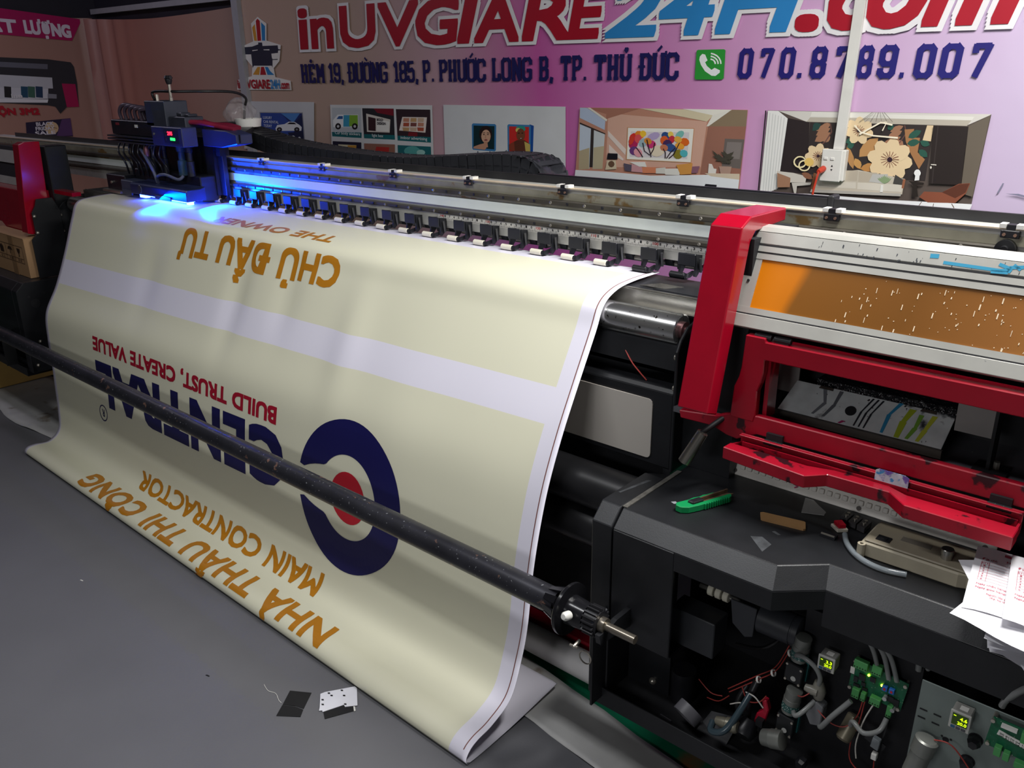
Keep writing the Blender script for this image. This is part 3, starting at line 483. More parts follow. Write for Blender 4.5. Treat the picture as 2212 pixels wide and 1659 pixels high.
  ('#e0555a',[(-2.217,1.267),(-2.229,1.271),(-2.236,1.280),(-2.236,1.293),(-2.229,1.303),(-2.217,1.306),(-2.206,1.303),(-2.199,1.293),(-2.198,1.281),(-2.205,1.271)]),
  ('#6c3f7c',[(-2.246,1.214),(-2.259,1.222),(-2.263,1.234),(-2.257,1.245),(-2.244,1.252),(-2.227,1.251),(-2.215,1.243),(-2.211,1.230),(-2.216,1.219),(-2.230,1.213)]),
  ('#9fb8bf',[(-2.209,1.255),(-2.214,1.265),(-2.211,1.277),(-2.199,1.287),(-2.184,1.290),(-2.172,1.285),(-2.166,1.275),(-2.170,1.263),(-2.181,1.254),(-2.196,1.250)]),
  ('#b8a6cf',[(-2.168,1.290),(-2.166,1.301),(-2.152,1.311),(-2.133,1.318),(-2.115,1.318),(-2.104,1.311),(-2.106,1.301),(-2.119,1.290),(-2.139,1.284),(-2.157,1.283)]),
  ('#cf3a78',[(-2.173,1.265),(-2.167,1.276),(-2.154,1.282),(-2.138,1.282),(-2.126,1.275),(-2.121,1.265),(-2.126,1.255),(-2.139,1.248),(-2.155,1.248),(-2.168,1.255)]),
  ('#d98a3a',[(-2.184,1.285),(-2.176,1.292),(-2.164,1.293),(-2.152,1.289),(-2.145,1.280),(-2.145,1.271),(-2.153,1.265),(-2.165,1.264),(-2.177,1.268),(-2.185,1.276)]),
  ('#2f4f86',[(-2.090,1.318),(-2.078,1.322),(-2.064,1.319),(-2.053,1.310),(-2.050,1.298),(-2.055,1.288),(-2.068,1.284),(-2.082,1.287),(-2.092,1.297),(-2.096,1.308)]),
  ('#f0d060',[(-2.054,1.324),(-2.045,1.324),(-2.037,1.319),(-2.034,1.311),(-2.036,1.303),(-2.042,1.298),(-2.051,1.298),(-2.059,1.303),(-2.063,1.311),(-2.061,1.319)]),
  ('#e0622c',[(-2.079,1.305),(-2.067,1.301),(-2.060,1.291),(-2.060,1.279),(-2.068,1.270),(-2.081,1.266),(-2.093,1.270),(-2.100,1.280),(-2.100,1.292),(-2.092,1.301)]),
  ('#c93446',[(-2.034,1.306),(-2.027,1.300),(-2.026,1.290),(-2.031,1.280),(-2.041,1.274),(-2.052,1.275),(-2.059,1.281),(-2.060,1.291),(-2.054,1.301),(-2.045,1.307)]),
  ('#7fbfb5',[(-1.985,1.327),(-1.982,1.318),(-1.987,1.307),(-1.998,1.299),(-2.011,1.296),(-2.021,1.299),(-2.024,1.308),(-2.019,1.318),(-2.008,1.327),(-1.995,1.330)]),
  ('#e8d9c0',[(-2.075,1.249),(-2.076,1.233),(-2.091,1.220),(-2.113,1.213),(-2.135,1.216),(-2.148,1.228),(-2.146,1.243),(-2.131,1.257),(-2.109,1.264),(-2.088,1.261)]),
  ('#8a7f2c',[(-1.982,1.229),(-1.987,1.217),(-2.000,1.210),(-2.015,1.210),(-2.027,1.218),(-2.031,1.231),(-2.025,1.243),(-2.012,1.250),(-1.997,1.249),(-1.985,1.241)]),
  ('#57b6bf',[(-1.960,1.227),(-1.968,1.220),(-1.980,1.219),(-1.991,1.224),(-1.997,1.233),(-1.996,1.242),(-1.988,1.249),(-1.976,1.250),(-1.964,1.246),(-1.958,1.237)]),
  ('#e59fa8',[(-2.197,1.210),(-2.211,1.206),(-2.225,1.210),(-2.236,1.220),(-2.238,1.232),(-2.231,1.242),(-2.218,1.246),(-2.203,1.242),(-2.193,1.232),(-2.191,1.220)]),
  ('#4a2f5c',[(-2.055,1.249),(-2.070,1.249),(-2.083,1.257),(-2.087,1.269),(-2.082,1.281),(-2.070,1.289),(-2.054,1.289),(-2.042,1.281),(-2.037,1.269),(-2.042,1.257)]),
  ('#e06a24',[(-1.953,1.278),(-1.962,1.269),(-1.978,1.266),(-1.993,1.271),(-2.001,1.282),(-1.997,1.294),(-1.984,1.300),(-1.968,1.299),(-1.956,1.290)]),
  ('#e8b04a',[(-1.990,1.288),(-1.997,1.280),(-2.010,1.278),(-2.023,1.283),(-2.030,1.291),(-2.027,1.301),(-2.016,1.306),(-2.003,1.304),(-1.992,1.297)]),
  ('#f0a63a',[(-1.976,1.260),(-1.984,1.252),(-2.000,1.251),(-2.015,1.256),(-2.024,1.265),(-2.021,1.274),(-2.009,1.279),(-1.992,1.277),(-1.979,1.270)]),
  ('#34548e',[(-2.017,1.250),(-2.027,1.240),(-2.045,1.238),(-2.063,1.244),(-2.073,1.255),(-2.070,1.267),(-2.054,1.273),(-2.035,1.271),(-2.020,1.262)]),
  ('#d6412f',[(-2.239,1.276),(-2.247,1.263),(-2.257,1.257),(-2.265,1.261),(-2.267,1.274),(-2.262,1.288),(-2.252,1.298),(-2.243,1.298),(-2.238,1.290)]),
  ('#c87a5a',[(-2.058,1.250),(-2.065,1.242),(-2.079,1.240),(-2.092,1.244),(-2.099,1.253),(-2.096,1.263),(-2.085,1.268),(-2.071,1.267),(-2.060,1.260)]),
  ('#33262c',[(-2.141,1.211),(-2.147,1.230),(-2.156,1.251),(-2.167,1.286),(-2.172,1.285),(-2.161,1.250),(-2.152,1.229),(-2.146,1.210)]),
  ('#33262c',[(-2.144,1.221),(-2.130,1.244),(-2.125,1.273),(-2.130,1.273),(-2.135,1.245),(-2.149,1.223)]),
  ('#33262c',[(-2.149,1.220),(-2.178,1.236),(-2.188,1.271),(-2.193,1.270),(-2.182,1.234),(-2.152,1.217)]),
  ('#33262c',[(-2.185,1.209),(-2.204,1.231),(-2.222,1.249),(-2.226,1.246),(-2.208,1.229),(-2.189,1.206)]),
  ('#33262c',[(-2.067,1.209),(-2.068,1.234),(-2.080,1.251),(-2.084,1.249),(-2.073,1.233),(-2.072,1.209)]),
  ('#33262c',[(-2.061,1.208),(-2.042,1.234),(-2.018,1.256),(-2.022,1.258),(-2.046,1.236),(-2.065,1.210)]),
  ('#33262c',[(-2.049,1.208),(-2.024,1.228),(-1.999,1.278),(-2.003,1.279),(-2.029,1.230),(-2.052,1.211)]),
  ('#1d1b22',[(-2.380,1.215),(-2.325,1.216),(-2.325,1.189),(-2.385,1.187)]),
  ('#d9c9ac',[(-2.382,1.182),(-2.334,1.186),(-2.328,1.146),(-2.393,1.138)]),
  ('#6e5240',[(-2.340,1.168),(-2.344,1.158),(-2.355,1.152),(-2.367,1.153),(-2.376,1.161),(-2.376,1.171),(-2.368,1.179),(-2.356,1.182),(-2.345,1.177)]),
  ('#5d5666',[(-2.290,1.175),(-2.245,1.170),(-2.248,1.140),(-2.282,1.142)]),
  ('#cf9aa0',[(-2.245,1.175),(-2.185,1.163),(-2.184,1.139),(-2.246,1.140)]),
  ('#dd8a66',[(-2.189,1.164),(-2.116,1.167),(-2.108,1.142),(-2.184,1.137)]),
  ('#dcd8cf',[(-2.115,1.163),(-2.065,1.170),(-2.063,1.142),(-2.114,1.140)]),
  ('#e9e6de',[(-2.069,1.164),(-1.988,1.170),(-1.992,1.141),(-2.065,1.138)]),
  ('#d99a4e',[(-2.011,1.184),(-1.931,1.197),(-1.933,1.150),(-1.988,1.143)]),
  ('#8f6274',[(-1.931,1.182),(-1.894,1.186),(-1.904,1.156),(-1.934,1.154)]),
  ('#efece6',[(-2.257,1.182),(-2.173,1.187),(-2.163,1.166),(-2.203,1.165)]),
  ('#e6e0d8',[(-1.851,1.199),(-1.836,1.198),(-1.826,1.180),(-1.813,1.179),(-1.815,1.158),(-1.852,1.159)]),
  ('#b59484',[(-1.802,1.191),(-1.743,1.193),(-1.748,1.159),(-1.791,1.156)]),
  ('#4a463c',[(-1.778,1.201),(-1.790,1.218),(-1.804,1.232),(-1.825,1.247),(-1.840,1.255),(-1.828,1.239),(-1.813,1.224),(-1.793,1.209)]),
  ('#4a463c',[(-1.768,1.202),(-1.776,1.215),(-1.786,1.226),(-1.801,1.237),(-1.813,1.243),(-1.806,1.230),(-1.795,1.218),(-1.781,1.207)]),
  ('#4a463c',[(-1.759,1.203),(-1.762,1.212),(-1.768,1.220),(-1.778,1.227),(-1.786,1.231),(-1.783,1.221),(-1.778,1.213),(-1.768,1.206)]),
  ('#4a463c',[(-1.750,1.203),(-1.748,1.209),(-1.749,1.214),(-1.755,1.217),(-1.760,1.218),(-1.762,1.212),(-1.760,1.208),(-1.755,1.204)]),
  ('#4a463c',[(-1.778,1.208),(-1.764,1.217),(-1.753,1.229),(-1.743,1.244),(-1.738,1.256),(-1.752,1.247),(-1.763,1.236),(-1.774,1.220)]),
  ('#4a463c',[(-1.769,1.209),(-1.780,1.220),(-1.794,1.228),(-1.812,1.235),(-1.825,1.238),(-1.814,1.226),(-1.800,1.218),(-1.782,1.211)]),
  ('#4a463c',[(-1.760,1.209),(-1.767,1.217),(-1.776,1.222),(-1.789,1.225),(-1.798,1.225),(-1.791,1.217),(-1.782,1.212),(-1.769,1.209)]),
  ('#4a463c',[(-1.750,1.210),(-1.755,1.215),(-1.760,1.217),(-1.767,1.216),(-1.772,1.213),(-1.767,1.208),(-1.762,1.206),(-1.755,1.206)]),
  ('#4a463c',[(-1.779,1.215),(-1.767,1.221),(-1.759,1.229),(-1.752,1.241),(-1.749,1.251),(-1.761,1.244),(-1.769,1.236),(-1.777,1.224)]),
  ('#4a463c',[(-1.770,1.215),(-1.785,1.224),(-1.801,1.229),(-1.822,1.232),(-1.837,1.232),(-1.821,1.224),(-1.805,1.218),(-1.784,1.215)]),
  ('#4a463c',[(-1.760,1.216),(-1.772,1.221),(-1.784,1.224),(-1.800,1.222),(-1.810,1.220),(-1.798,1.214),(-1.786,1.212),(-1.770,1.213)]),
  ('#4a463c',[(-1.751,1.216),(-1.756,1.230),(-1.764,1.240),(-1.777,1.251),(-1.788,1.258),(-1.782,1.245),(-1.774,1.234),(-1.762,1.222)]),
  ('#4a463c',[(-1.780,1.222),(-1.771,1.225),(-1.765,1.230),(-1.762,1.239),(-1.761,1.245),(-1.770,1.242),(-1.776,1.237),(-1.780,1.229)]),
  ('#4a463c',[(-1.770,1.222),(-1.759,1.221),(-1.750,1.222),(-1.740,1.228),(-1.735,1.233),(-1.745,1.235),(-1.755,1.233),(-1.765,1.228)]),
  ('#4a463c',[(-1.761,1.223),(-1.777,1.225),(-1.792,1.224),(-1.810,1.219),(-1.822,1.214),(-1.806,1.212),(-1.790,1.213),(-1.772,1.217)]),
  ('#4a463c',[(-1.751,1.223),(-1.760,1.234),(-1.772,1.242),(-1.787,1.249),(-1.799,1.252),(-1.790,1.241),(-1.779,1.233),(-1.763,1.226)]),
  ('#eceef1',[(-2.566,1.127),(-2.392,1.131),(-2.140,1.129),(-1.852,1.152),(-1.703,1.149),(-1.705,1.082),(-2.575,1.065)]),
  ('#d9c8b0',[(-1.868,1.158),(-1.703,1.166),(-1.703,1.142),(-1.835,1.147)]),
  ('#c01f3a',[(-2.405,1.088),(-1.863,1.099),(-1.863,1.092),(-2.410,1.081)]),
  ('#25232a',[(-2.391,1.078),(-2.248,1.081),(-2.248,1.076),(-2.391,1.074)]),
  ('#25232a',[(-2.214,1.081),(-2.064,1.084),(-2.064,1.080),(-2.214,1.077)]),
  ('#25232a',[(-2.032,1.085),(-1.883,1.088),(-1.882,1.083),(-2.032,1.081)]),
  ('#25232a',[(-1.860,1.113),(-1.806,1.113),(-1.806,1.100),(-1.865,1.099)]),
  ('#fbfbfb',[(-1.863,1.096),(-1.800,1.099),(-1.750,1.091),(-1.753,1.084),(-1.854,1.079)]),
 ]),
 'lightbox_picture': ('y', [
  ('#d9dadc',[(-3.469,1.411),(-2.636,1.417),(-2.632,1.115),(-3.471,1.131)]),
  ('#3f7fb4',[(-3.260,1.315),(-3.251,1.322),(-3.094,1.323),(-3.086,1.316),(-3.091,1.193),(-3.101,1.186),(-3.256,1.187),(-3.262,1.195)]),
  ('#123036',[(-3.247,1.311),(-3.098,1.313),(-3.103,1.196),(-3.252,1.198)]),
  ('#1d4f9c',[(-2.861,1.329),(-2.834,1.323),(-2.841,1.180),(-2.862,1.183)]),
  ('#3f7fb4',[(-3.009,1.319),(-3.001,1.325),(-2.861,1.326),(-2.853,1.320),(-2.856,1.185),(-2.866,1.179),(-3.004,1.180),(-3.009,1.187)]),
  ('#cf2f2c',[(-2.997,1.315),(-2.865,1.316),(-2.867,1.189),(-2.999,1.191)]),
  ('#2b1d1c',[(-3.114,1.272),(-3.120,1.254),(-3.133,1.238),(-3.152,1.229),(-3.173,1.228),(-3.192,1.236),(-3.204,1.250),(-3.208,1.269),(-3.203,1.288),(-3.189,1.303),(-3.170,1.312),(-3.149,1.313),(-3.131,1.305),(-3.119,1.291)]),
  ('#d8a98c',[(-3.126,1.261),(-3.130,1.246),(-3.139,1.234),(-3.153,1.227),(-3.168,1.226),(-3.181,1.232),(-3.190,1.244),(-3.193,1.258),(-3.189,1.273),(-3.179,1.285),(-3.166,1.292),(-3.151,1.293),(-3.138,1.287),(-3.129,1.276)]),
  ('#c99478',[(-3.248,1.204),(-3.205,1.217),(-3.162,1.226),(-3.158,1.201),(-3.169,1.191),(-3.254,1.194)]),
  ('#c99478',[(-3.175,1.233),(-3.150,1.234),(-3.146,1.205),(-3.176,1.203)]),
  ('#2a1c1a',[(-3.180,1.266),(-3.168,1.266),(-3.167,1.270),(-3.180,1.270)]),
  ('#2a1c1a',[(-3.151,1.267),(-3.138,1.268),(-3.138,1.271),(-3.151,1.271)]),
  ('#2a1c1a',[(-3.184,1.274),(-3.165,1.276),(-3.165,1.279),(-3.184,1.276)]),
  ('#2a1c1a',[(-3.153,1.276),(-3.134,1.275),(-3.134,1.278),(-3.152,1.279)]),
  ('#8d3640',[(-3.147,1.242),(-3.151,1.239),(-3.160,1.238),(-3.169,1.238),(-3.173,1.241),(-3.169,1.243),(-3.160,1.245),(-3.151,1.244)]),
  ('#b98468',[(-3.161,1.267),(-3.165,1.250),(-3.156,1.249),(-3.155,1.251),(-3.162,1.251),(-3.158,1.267)]),
  ('#2e9a8a',[(-2.886,1.306),(-2.892,1.297),(-2.909,1.290),(-2.929,1.290),(-2.946,1.295),(-2.952,1.304),(-2.946,1.313),(-2.929,1.319),(-2.908,1.320),(-2.892,1.315)]),
  ('#d9c46a',[(-2.919,1.299),(-2.924,1.291),(-2.937,1.287),(-2.949,1.290),(-2.954,1.298),(-2.949,1.306),(-2.936,1.310),(-2.924,1.307)]),
  ('#7a4630',[(-2.890,1.277),(-2.894,1.262),(-2.905,1.250),(-2.919,1.245),(-2.934,1.249),(-2.945,1.260),(-2.948,1.275),(-2.944,1.291),(-2.933,1.303),(-2.919,1.308),(-2.904,1.304),(-2.894,1.293)]),
  ('#5e3326',[(-2.999,1.226),(-2.944,1.250),(-2.895,1.252),(-2.857,1.233),(-2.857,1.190),(-2.999,1.197)]),
  ('#c8b060',[(-2.895,1.245),(-2.857,1.233),(-2.857,1.190),(-2.886,1.191)]),
  ('#8a3d2c',[(-2.999,1.226),(-2.964,1.242),(-2.959,1.196),(-2.999,1.197)]),
  ('#1d1210',[(-2.937,1.282),(-2.925,1.283),(-2.925,1.286),(-2.937,1.286)]),
  ('#1d1210',[(-2.913,1.283),(-2.902,1.284),(-2.901,1.287),(-2.913,1.287)]),
  ('#3d1a18',[(-2.907,1.259),(-2.910,1.256),(-2.917,1.255),(-2.925,1.256),(-2.928,1.258),(-2.925,1.261),(-2.917,1.262),(-2.910,1.261)]),
  ('#d8cfc0',[(-2.910,1.260),(-2.912,1.259),(-2.917,1.258),(-2.922,1.258),(-2.924,1.259),(-2.922,1.260),(-2.917,1.261),(-2.912,1.261)]),
  ('#4a5a70',[(-3.222,1.182),(-3.223,1.160),(-3.216,1.160),(-3.216,1.183)]),
  ('#4a5a70',[(-3.135,1.185),(-3.136,1.161),(-3.130,1.161),(-3.129,1.186)]),
  ('#4a5a70',[(-2.967,1.184),(-2.968,1.170),(-2.962,1.170),(-2.962,1.185)]),
  ('#4a5a70',[(-3.017,1.198),(-3.048,1.169),(-3.043,1.166),(-3.012,1.195)]),
 ]),
 'sticker_sheet_picture': ('y', [
  ('#dcdcdc',[(-4.454,1.394),(-3.555,1.407),(-3.561,1.126),(-4.477,1.102)]),
  ('#c3c8cc',[(-4.439,1.377),(-4.160,1.380),(-4.180,1.211),(-4.455,1.210)]),
  ('#176a70',[(-4.459,1.234),(-4.172,1.241),(-4.176,1.209),(-4.458,1.208)]),
  ('#f3f4f4',[(-4.439,1.304),(-4.387,1.338),(-4.194,1.343),(-4.200,1.271),(-4.440,1.263)]),
  ('#3fa0c4',[(-4.331,1.337),(-4.261,1.339),(-4.276,1.271),(-4.342,1.269)]),
  ('#86b83c',[(-4.275,1.338),(-4.197,1.340),(-4.202,1.276),(-4.285,1.273)]),
  ('#2f5f9c',[(-4.402,1.312),(-4.377,1.330),(-4.338,1.331),(-4.341,1.314)]),
  ('#1c1c20',[(-4.363,1.271),(-4.368,1.261),(-4.380,1.254),(-4.394,1.251),(-4.408,1.253),(-4.418,1.259),(-4.421,1.269),(-4.415,1.278),(-4.404,1.286),(-4.389,1.289),(-4.375,1.286),(-4.366,1.280)]),
  ('#d0d0d4',[(-4.379,1.270),(-4.383,1.264),(-4.393,1.261),(-4.402,1.263),(-4.405,1.269),(-4.400,1.275),(-4.391,1.278),(-4.382,1.276)]),
  ('#1c1c20',[(-4.204,1.276),(-4.208,1.266),(-4.219,1.259),(-4.233,1.256),(-4.247,1.258),(-4.256,1.265),(-4.259,1.274),(-4.254,1.283),(-4.243,1.291),(-4.229,1.293),(-4.215,1.291),(-4.206,1.285)]),
  ('#d0d0d4',[(-4.219,1.275),(-4.223,1.269),(-4.232,1.266),(-4.241,1.269),(-4.244,1.274),(-4.239,1.281),(-4.230,1.283),(-4.222,1.281)]),
  ('#2a2a30',[(-4.150,1.380),(-3.871,1.383),(-3.877,1.215),(-4.152,1.212)]),
  ('#7e1c2c',[(-4.048,1.381),(-3.875,1.383),(-3.875,1.344),(-4.017,1.357)]),
  ('#ded6cc',[(-4.117,1.351),(-3.905,1.323),(-3.918,1.250),(-4.121,1.247)]),
  ('#3a2228',[(-4.101,1.334),(-4.034,1.326),(-4.041,1.254),(-4.107,1.256)]),
  ('#f2efe8',[(-4.027,1.324),(-3.913,1.311),(-3.924,1.256),(-4.034,1.254)]),
  ('#176a70',[(-4.150,1.233),(-3.875,1.238),(-3.875,1.213),(-4.150,1.210)]),
  ('#38282e',[(-3.852,1.381),(-3.571,1.384),(-3.576,1.212),(-3.852,1.212)]),
  ('#7c1f28',[(-3.755,1.260),(-3.682,1.260),(-3.684,1.235),(-3.763,1.236)]),
  ('#efe0d6',[(-3.801,1.340),(-3.599,1.343),(-3.617,1.261),(-3.835,1.265)]),
  ('#176a70',[(-3.850,1.236),(-3.575,1.239),(-3.576,1.210),(-3.852,1.210)]),
  ('#c88a70',[(-3.792,1.334),(-3.743,1.335),(-3.747,1.314),(-3.796,1.314)]),
  ('#b3543c',[(-3.794,1.309),(-3.745,1.310),(-3.749,1.290),(-3.798,1.289)]),
  ('#c9a070',[(-3.804,1.283),(-3.747,1.284),(-3.751,1.265),(-3.800,1.264)]),
  ('#c9a070',[(-3.731,1.336),(-3.683,1.337),(-3.686,1.316),(-3.735,1.315)]),
  ('#7e4a44',[(-3.733,1.311),(-3.684,1.311),(-3.688,1.292),(-3.737,1.291)]),
  ('#d2b49a',[(-3.742,1.285),(-3.686,1.286),(-3.690,1.267),(-3.739,1.266)]),
  ('#d2b49a',[(-3.671,1.338),(-3.623,1.338),(-3.627,1.318),(-3.674,1.317)]),
  ('#c88a70',[(-3.672,1.313),(-3.625,1.313),(-3.629,1.294),(-3.676,1.293)]),
  ('#b3543c',[(-3.681,1.287),(-3.627,1.288),(-3.630,1.269),(-3.678,1.268)]),
  ('#1f2038',[(-4.454,1.180),(-4.179,1.184),(-4.185,1.130),(-4.461,1.129)]),
  ('#d8cfae',[(-4.403,1.163),(-4.226,1.166),(-4.232,1.139),(-4.399,1.137)]),
  ('#c8923c',[(-4.310,1.162),(-4.226,1.165),(-4.232,1.139),(-4.313,1.138)]),
  ('#9a6a5a',[(-4.153,1.180),(-3.877,1.186),(-3.882,1.128),(-4.156,1.127)]),
  ('#b8322e',[(-4.043,1.166),(-3.926,1.168),(-3.936,1.132),(-4.060,1.130)]),
  ('#1f6a70',[(-3.852,1.184),(-3.577,1.188),(-3.578,1.134),(-3.854,1.126)]),
  ('#58a8a4',[(-3.665,1.160),(-3.675,1.146),(-3.701,1.135),(-3.735,1.129),(-3.768,1.131),(-3.793,1.140),(-3.801,1.153),(-3.790,1.168),(-3.764,1.179),(-3.730,1.184),(-3.697,1.182),(-3.673,1.173)]),
  ('#9fd0c8',[(-3.624,1.154),(-3.631,1.145),(-3.650,1.138),(-3.672,1.137),(-3.690,1.141),(-3.696,1.151),(-3.689,1.160),(-3.670,1.167),(-3.648,1.168),(-3.630,1.163)]),
 ]),
 'car_poster_picture': ('y', [
  ('#d0d0d2',[(-5.356,1.401),(-4.613,1.407),(-4.659,1.102),(-5.462,1.086)]),
  ('#8f8f96',[(-5.226,1.334),(-4.741,1.343),(-4.744,1.168),(-5.231,1.179)]),
  ('#2b4a9a',[(-5.216,1.329),(-4.750,1.337),(-4.755,1.173),(-5.222,1.185)]),
  ('#1b2f6c',[(-4.981,1.332),(-4.750,1.337),(-4.752,1.247),(-4.865,1.260)]),
  ('#4f86c8',[(-4.981,1.332),(-4.771,1.337),(-4.853,1.277)]),
  ('#16264f',[(-4.751,1.329),(-4.755,1.173),(-4.850,1.177),(-4.855,1.266)]),
  ('#e6e7ea',[(-5.059,1.234),(-5.035,1.257),(-4.953,1.265),(-4.901,1.282),(-4.837,1.282),(-4.787,1.265),(-4.766,1.252),(-4.774,1.230),(-5.052,1.219)]),
  ('#20222c',[(-4.923,1.266),(-4.892,1.278),(-4.841,1.278),(-4.820,1.268)]),
  ('#14151c',[(-4.984,1.231),(-4.989,1.223),(-5.001,1.217),(-5.017,1.215),(-5.032,1.216),(-5.042,1.221),(-5.045,1.229),(-5.039,1.236),(-5.027,1.242),(-5.012,1.244),(-4.997,1.243),(-4.987,1.238)]),
  ('#7a7c84',[(-5.001,1.230),(-5.006,1.226),(-5.016,1.223),(-5.025,1.225),(-5.028,1.229),(-5.023,1.234),(-5.013,1.236),(-5.004,1.234)]),
  ('#14151c',[(-4.792,1.237),(-4.797,1.230),(-4.808,1.224),(-4.823,1.222),(-4.838,1.223),(-4.847,1.228),(-4.850,1.235),(-4.845,1.243),(-4.833,1.248),(-4.818,1.251),(-4.804,1.249),(-4.795,1.245)]),
  ('#7a7c84',[(-4.808,1.237),(-4.813,1.232),(-4.822,1.230),(-4.831,1.232),(-4.834,1.236),(-4.829,1.240),(-4.820,1.243),(-4.811,1.241)]),
  ('#14203f',[(-4.922,1.213),(-4.765,1.225),(-4.755,1.173),(-4.908,1.186)]),
  ('#c9ccd2',[(-4.850,1.191),(-4.856,1.186),(-4.869,1.183),(-4.881,1.185),(-4.885,1.190),(-4.879,1.195),(-4.866,1.197),(-4.854,1.195)]),
  ('#c9ccd2',[(-4.787,1.185),(-4.792,1.179),(-4.802,1.177),(-4.811,1.179),(-4.814,1.184),(-4.809,1.190),(-4.799,1.192),(-4.790,1.190)]),
 ]),
 'company_logo': ('y', [
  ('#eeeae4',[(-5.212,1.880),(-5.129,1.917),(-5.038,1.874),(-5.057,1.774),(-4.906,1.744),(-4.938,1.650),(-5.009,1.608),(-5.000,1.554),(-4.838,1.532),(-4.838,1.476),(-5.465,1.474),(-5.440,1.537),(-5.269,1.560),(-5.251,1.621),(-5.352,1.694),(-5.329,1.749),(-5.209,1.773)]),
  ('#d99a3c',[(-5.204,1.856),(-5.169,1.876),(-5.163,1.774),(-5.196,1.777)]),
  ('#b3202c',[(-5.154,1.894),(-5.133,1.906),(-5.109,1.892),(-5.117,1.775),(-5.158,1.774)]),
  ('#2d86c4',[(-5.097,1.884),(-5.057,1.859),(-5.072,1.774),(-5.107,1.775)]),
  ('#2c2f42',[(-5.317,1.740),(-5.226,1.742),(-5.154,1.754),(-5.154,1.765),(-5.109,1.764),(-5.108,1.743),(-4.940,1.743),(-4.939,1.721),(-4.913,1.718),(-4.914,1.714),(-4.941,1.712),(-4.946,1.698),(-5.018,1.695),(-5.012,1.662),(-4.955,1.663),(-4.956,1.658),(-5.013,1.657),(-5.021,1.611),(-5.028,1.623),(-5.231,1.625),(-5.248,1.611),(-5.248,1.695),(-5.335,1.696),(-5.335,1.707),(-5.322,1.710)]),
  ('#eeeae4',[(-5.230,1.720),(-5.166,1.722),(-5.169,1.718),(-5.230,1.714)]),
  ('#eeeae4',[(-5.102,1.722),(-5.035,1.722),(-5.035,1.715),(-5.098,1.718)]),
  ('#eeeae4',[(-5.018,1.695),(-4.953,1.698),(-4.961,1.669),(-5.016,1.667)]),
  ('#d99a3c',[(-5.190,1.617),(-5.159,1.617),(-5.181,1.568),(-5.253,1.570)]),
  ('#b3202c',[(-5.149,1.617),(-5.116,1.617),(-5.099,1.568),(-5.169,1.568)]),
  ('#2d86c4',[(-5.106,1.617),(-5.073,1.616),(-5.052,1.592),(-5.009,1.567),(-5.085,1.568)]),
 ]),
 'phone_icon': ('y', [
  ('#2f9a3a',[(-1.946,1.653),(-1.939,1.656),(-1.820,1.656),(-1.813,1.652),(-1.812,1.544),(-1.820,1.539),(-1.942,1.539),(-1.948,1.545)]),
  ('#f4f5f4',[(-1.929,1.630),(-1.918,1.640),(-1.905,1.637),(-1.892,1.614),(-1.903,1.607),(-1.893,1.592),(-1.871,1.577),(-1.857,1.585),(-1.832,1.575),(-1.832,1.566),(-1.851,1.553),(-1.869,1.554),(-1.901,1.572),(-1.922,1.597),(-1.931,1.617)]),
  ('#f4f5f4',[(-1.879,1.616),(-1.873,1.615),(-1.867,1.613),(-1.863,1.609),(-1.860,1.604),(-1.858,1.599),(-1.852,1.600),(-1.853,1.606),(-1.857,1.612),(-1.863,1.617),(-1.871,1.620),(-1.878,1.622)]),
  ('#f4f5f4',[(-1.879,1.627),(-1.869,1.625),(-1.860,1.621),(-1.852,1.615),(-1.847,1.607),(-1.845,1.599),(-1.839,1.600),(-1.841,1.609),(-1.847,1.618),(-1.856,1.625),(-1.867,1.630),(-1.878,1.633)]),
  ('#f4f5f4',[(-1.879,1.638),(-1.865,1.635),(-1.852,1.629),(-1.842,1.621),(-1.835,1.610),(-1.832,1.599),(-1.826,1.600),(-1.829,1.612),(-1.837,1.624),(-1.849,1.634),(-1.863,1.640),(-1.878,1.644)]),
 ]),
 'magenta_ribbon': ('x', [
  ('#b3125e',[(2.658,2.058),(3.299,1.991),(3.192,1.832),(2.620,1.875)]),
 ]),
 'roll_printer_picture': ('x', [
  ('#2c2c34',[(2.622,1.712),(2.980,1.696),(3.152,1.673),(3.171,1.640),(3.173,1.514),(3.155,1.336),(3.059,1.337),(3.000,1.290),(2.971,1.345),(2.915,1.357),(2.556,1.389)]),
  ('#c9cad2',[(2.597,1.590),(2.988,1.561),(2.979,1.480),(2.579,1.499)]),
  ('#d6d6de',[(2.579,1.499),(2.943,1.481),(2.929,1.405),(2.561,1.412)]),
  ('#ecebf0',[(2.562,1.417),(2.928,1.400),(2.918,1.376),(2.556,1.391)]),
  ('#6a6b78',[(2.616,1.680),(2.973,1.660),(2.966,1.623),(2.608,1.644)]),
  ('#b01254',[(3.053,1.516),(3.157,1.509),(3.155,1.336),(3.059,1.337)]),
  ('#1d1d24',[(2.625,1.505),(2.674,1.500),(2.661,1.421),(2.613,1.426)]),
  ('#1f4f6c',[(2.744,1.502),(2.794,1.498),(2.781,1.417),(2.732,1.422)]),
  ('#3f6a5a',[(2.795,1.501),(2.846,1.496),(2.833,1.415),(2.783,1.421)]),
  ('#1c3a5c',[(2.851,1.500),(2.903,1.495),(2.890,1.413),(2.840,1.419)]),
  ('#8d8e98',[(2.931,1.443),(2.998,1.436),(2.992,1.404),(2.925,1.409)]),
 ]),
 'sale_poster_picture': ('x', [
  ('#241a3c',[(2.728,1.236),(3.071,1.252),(3.065,1.111),(2.714,1.128)]),
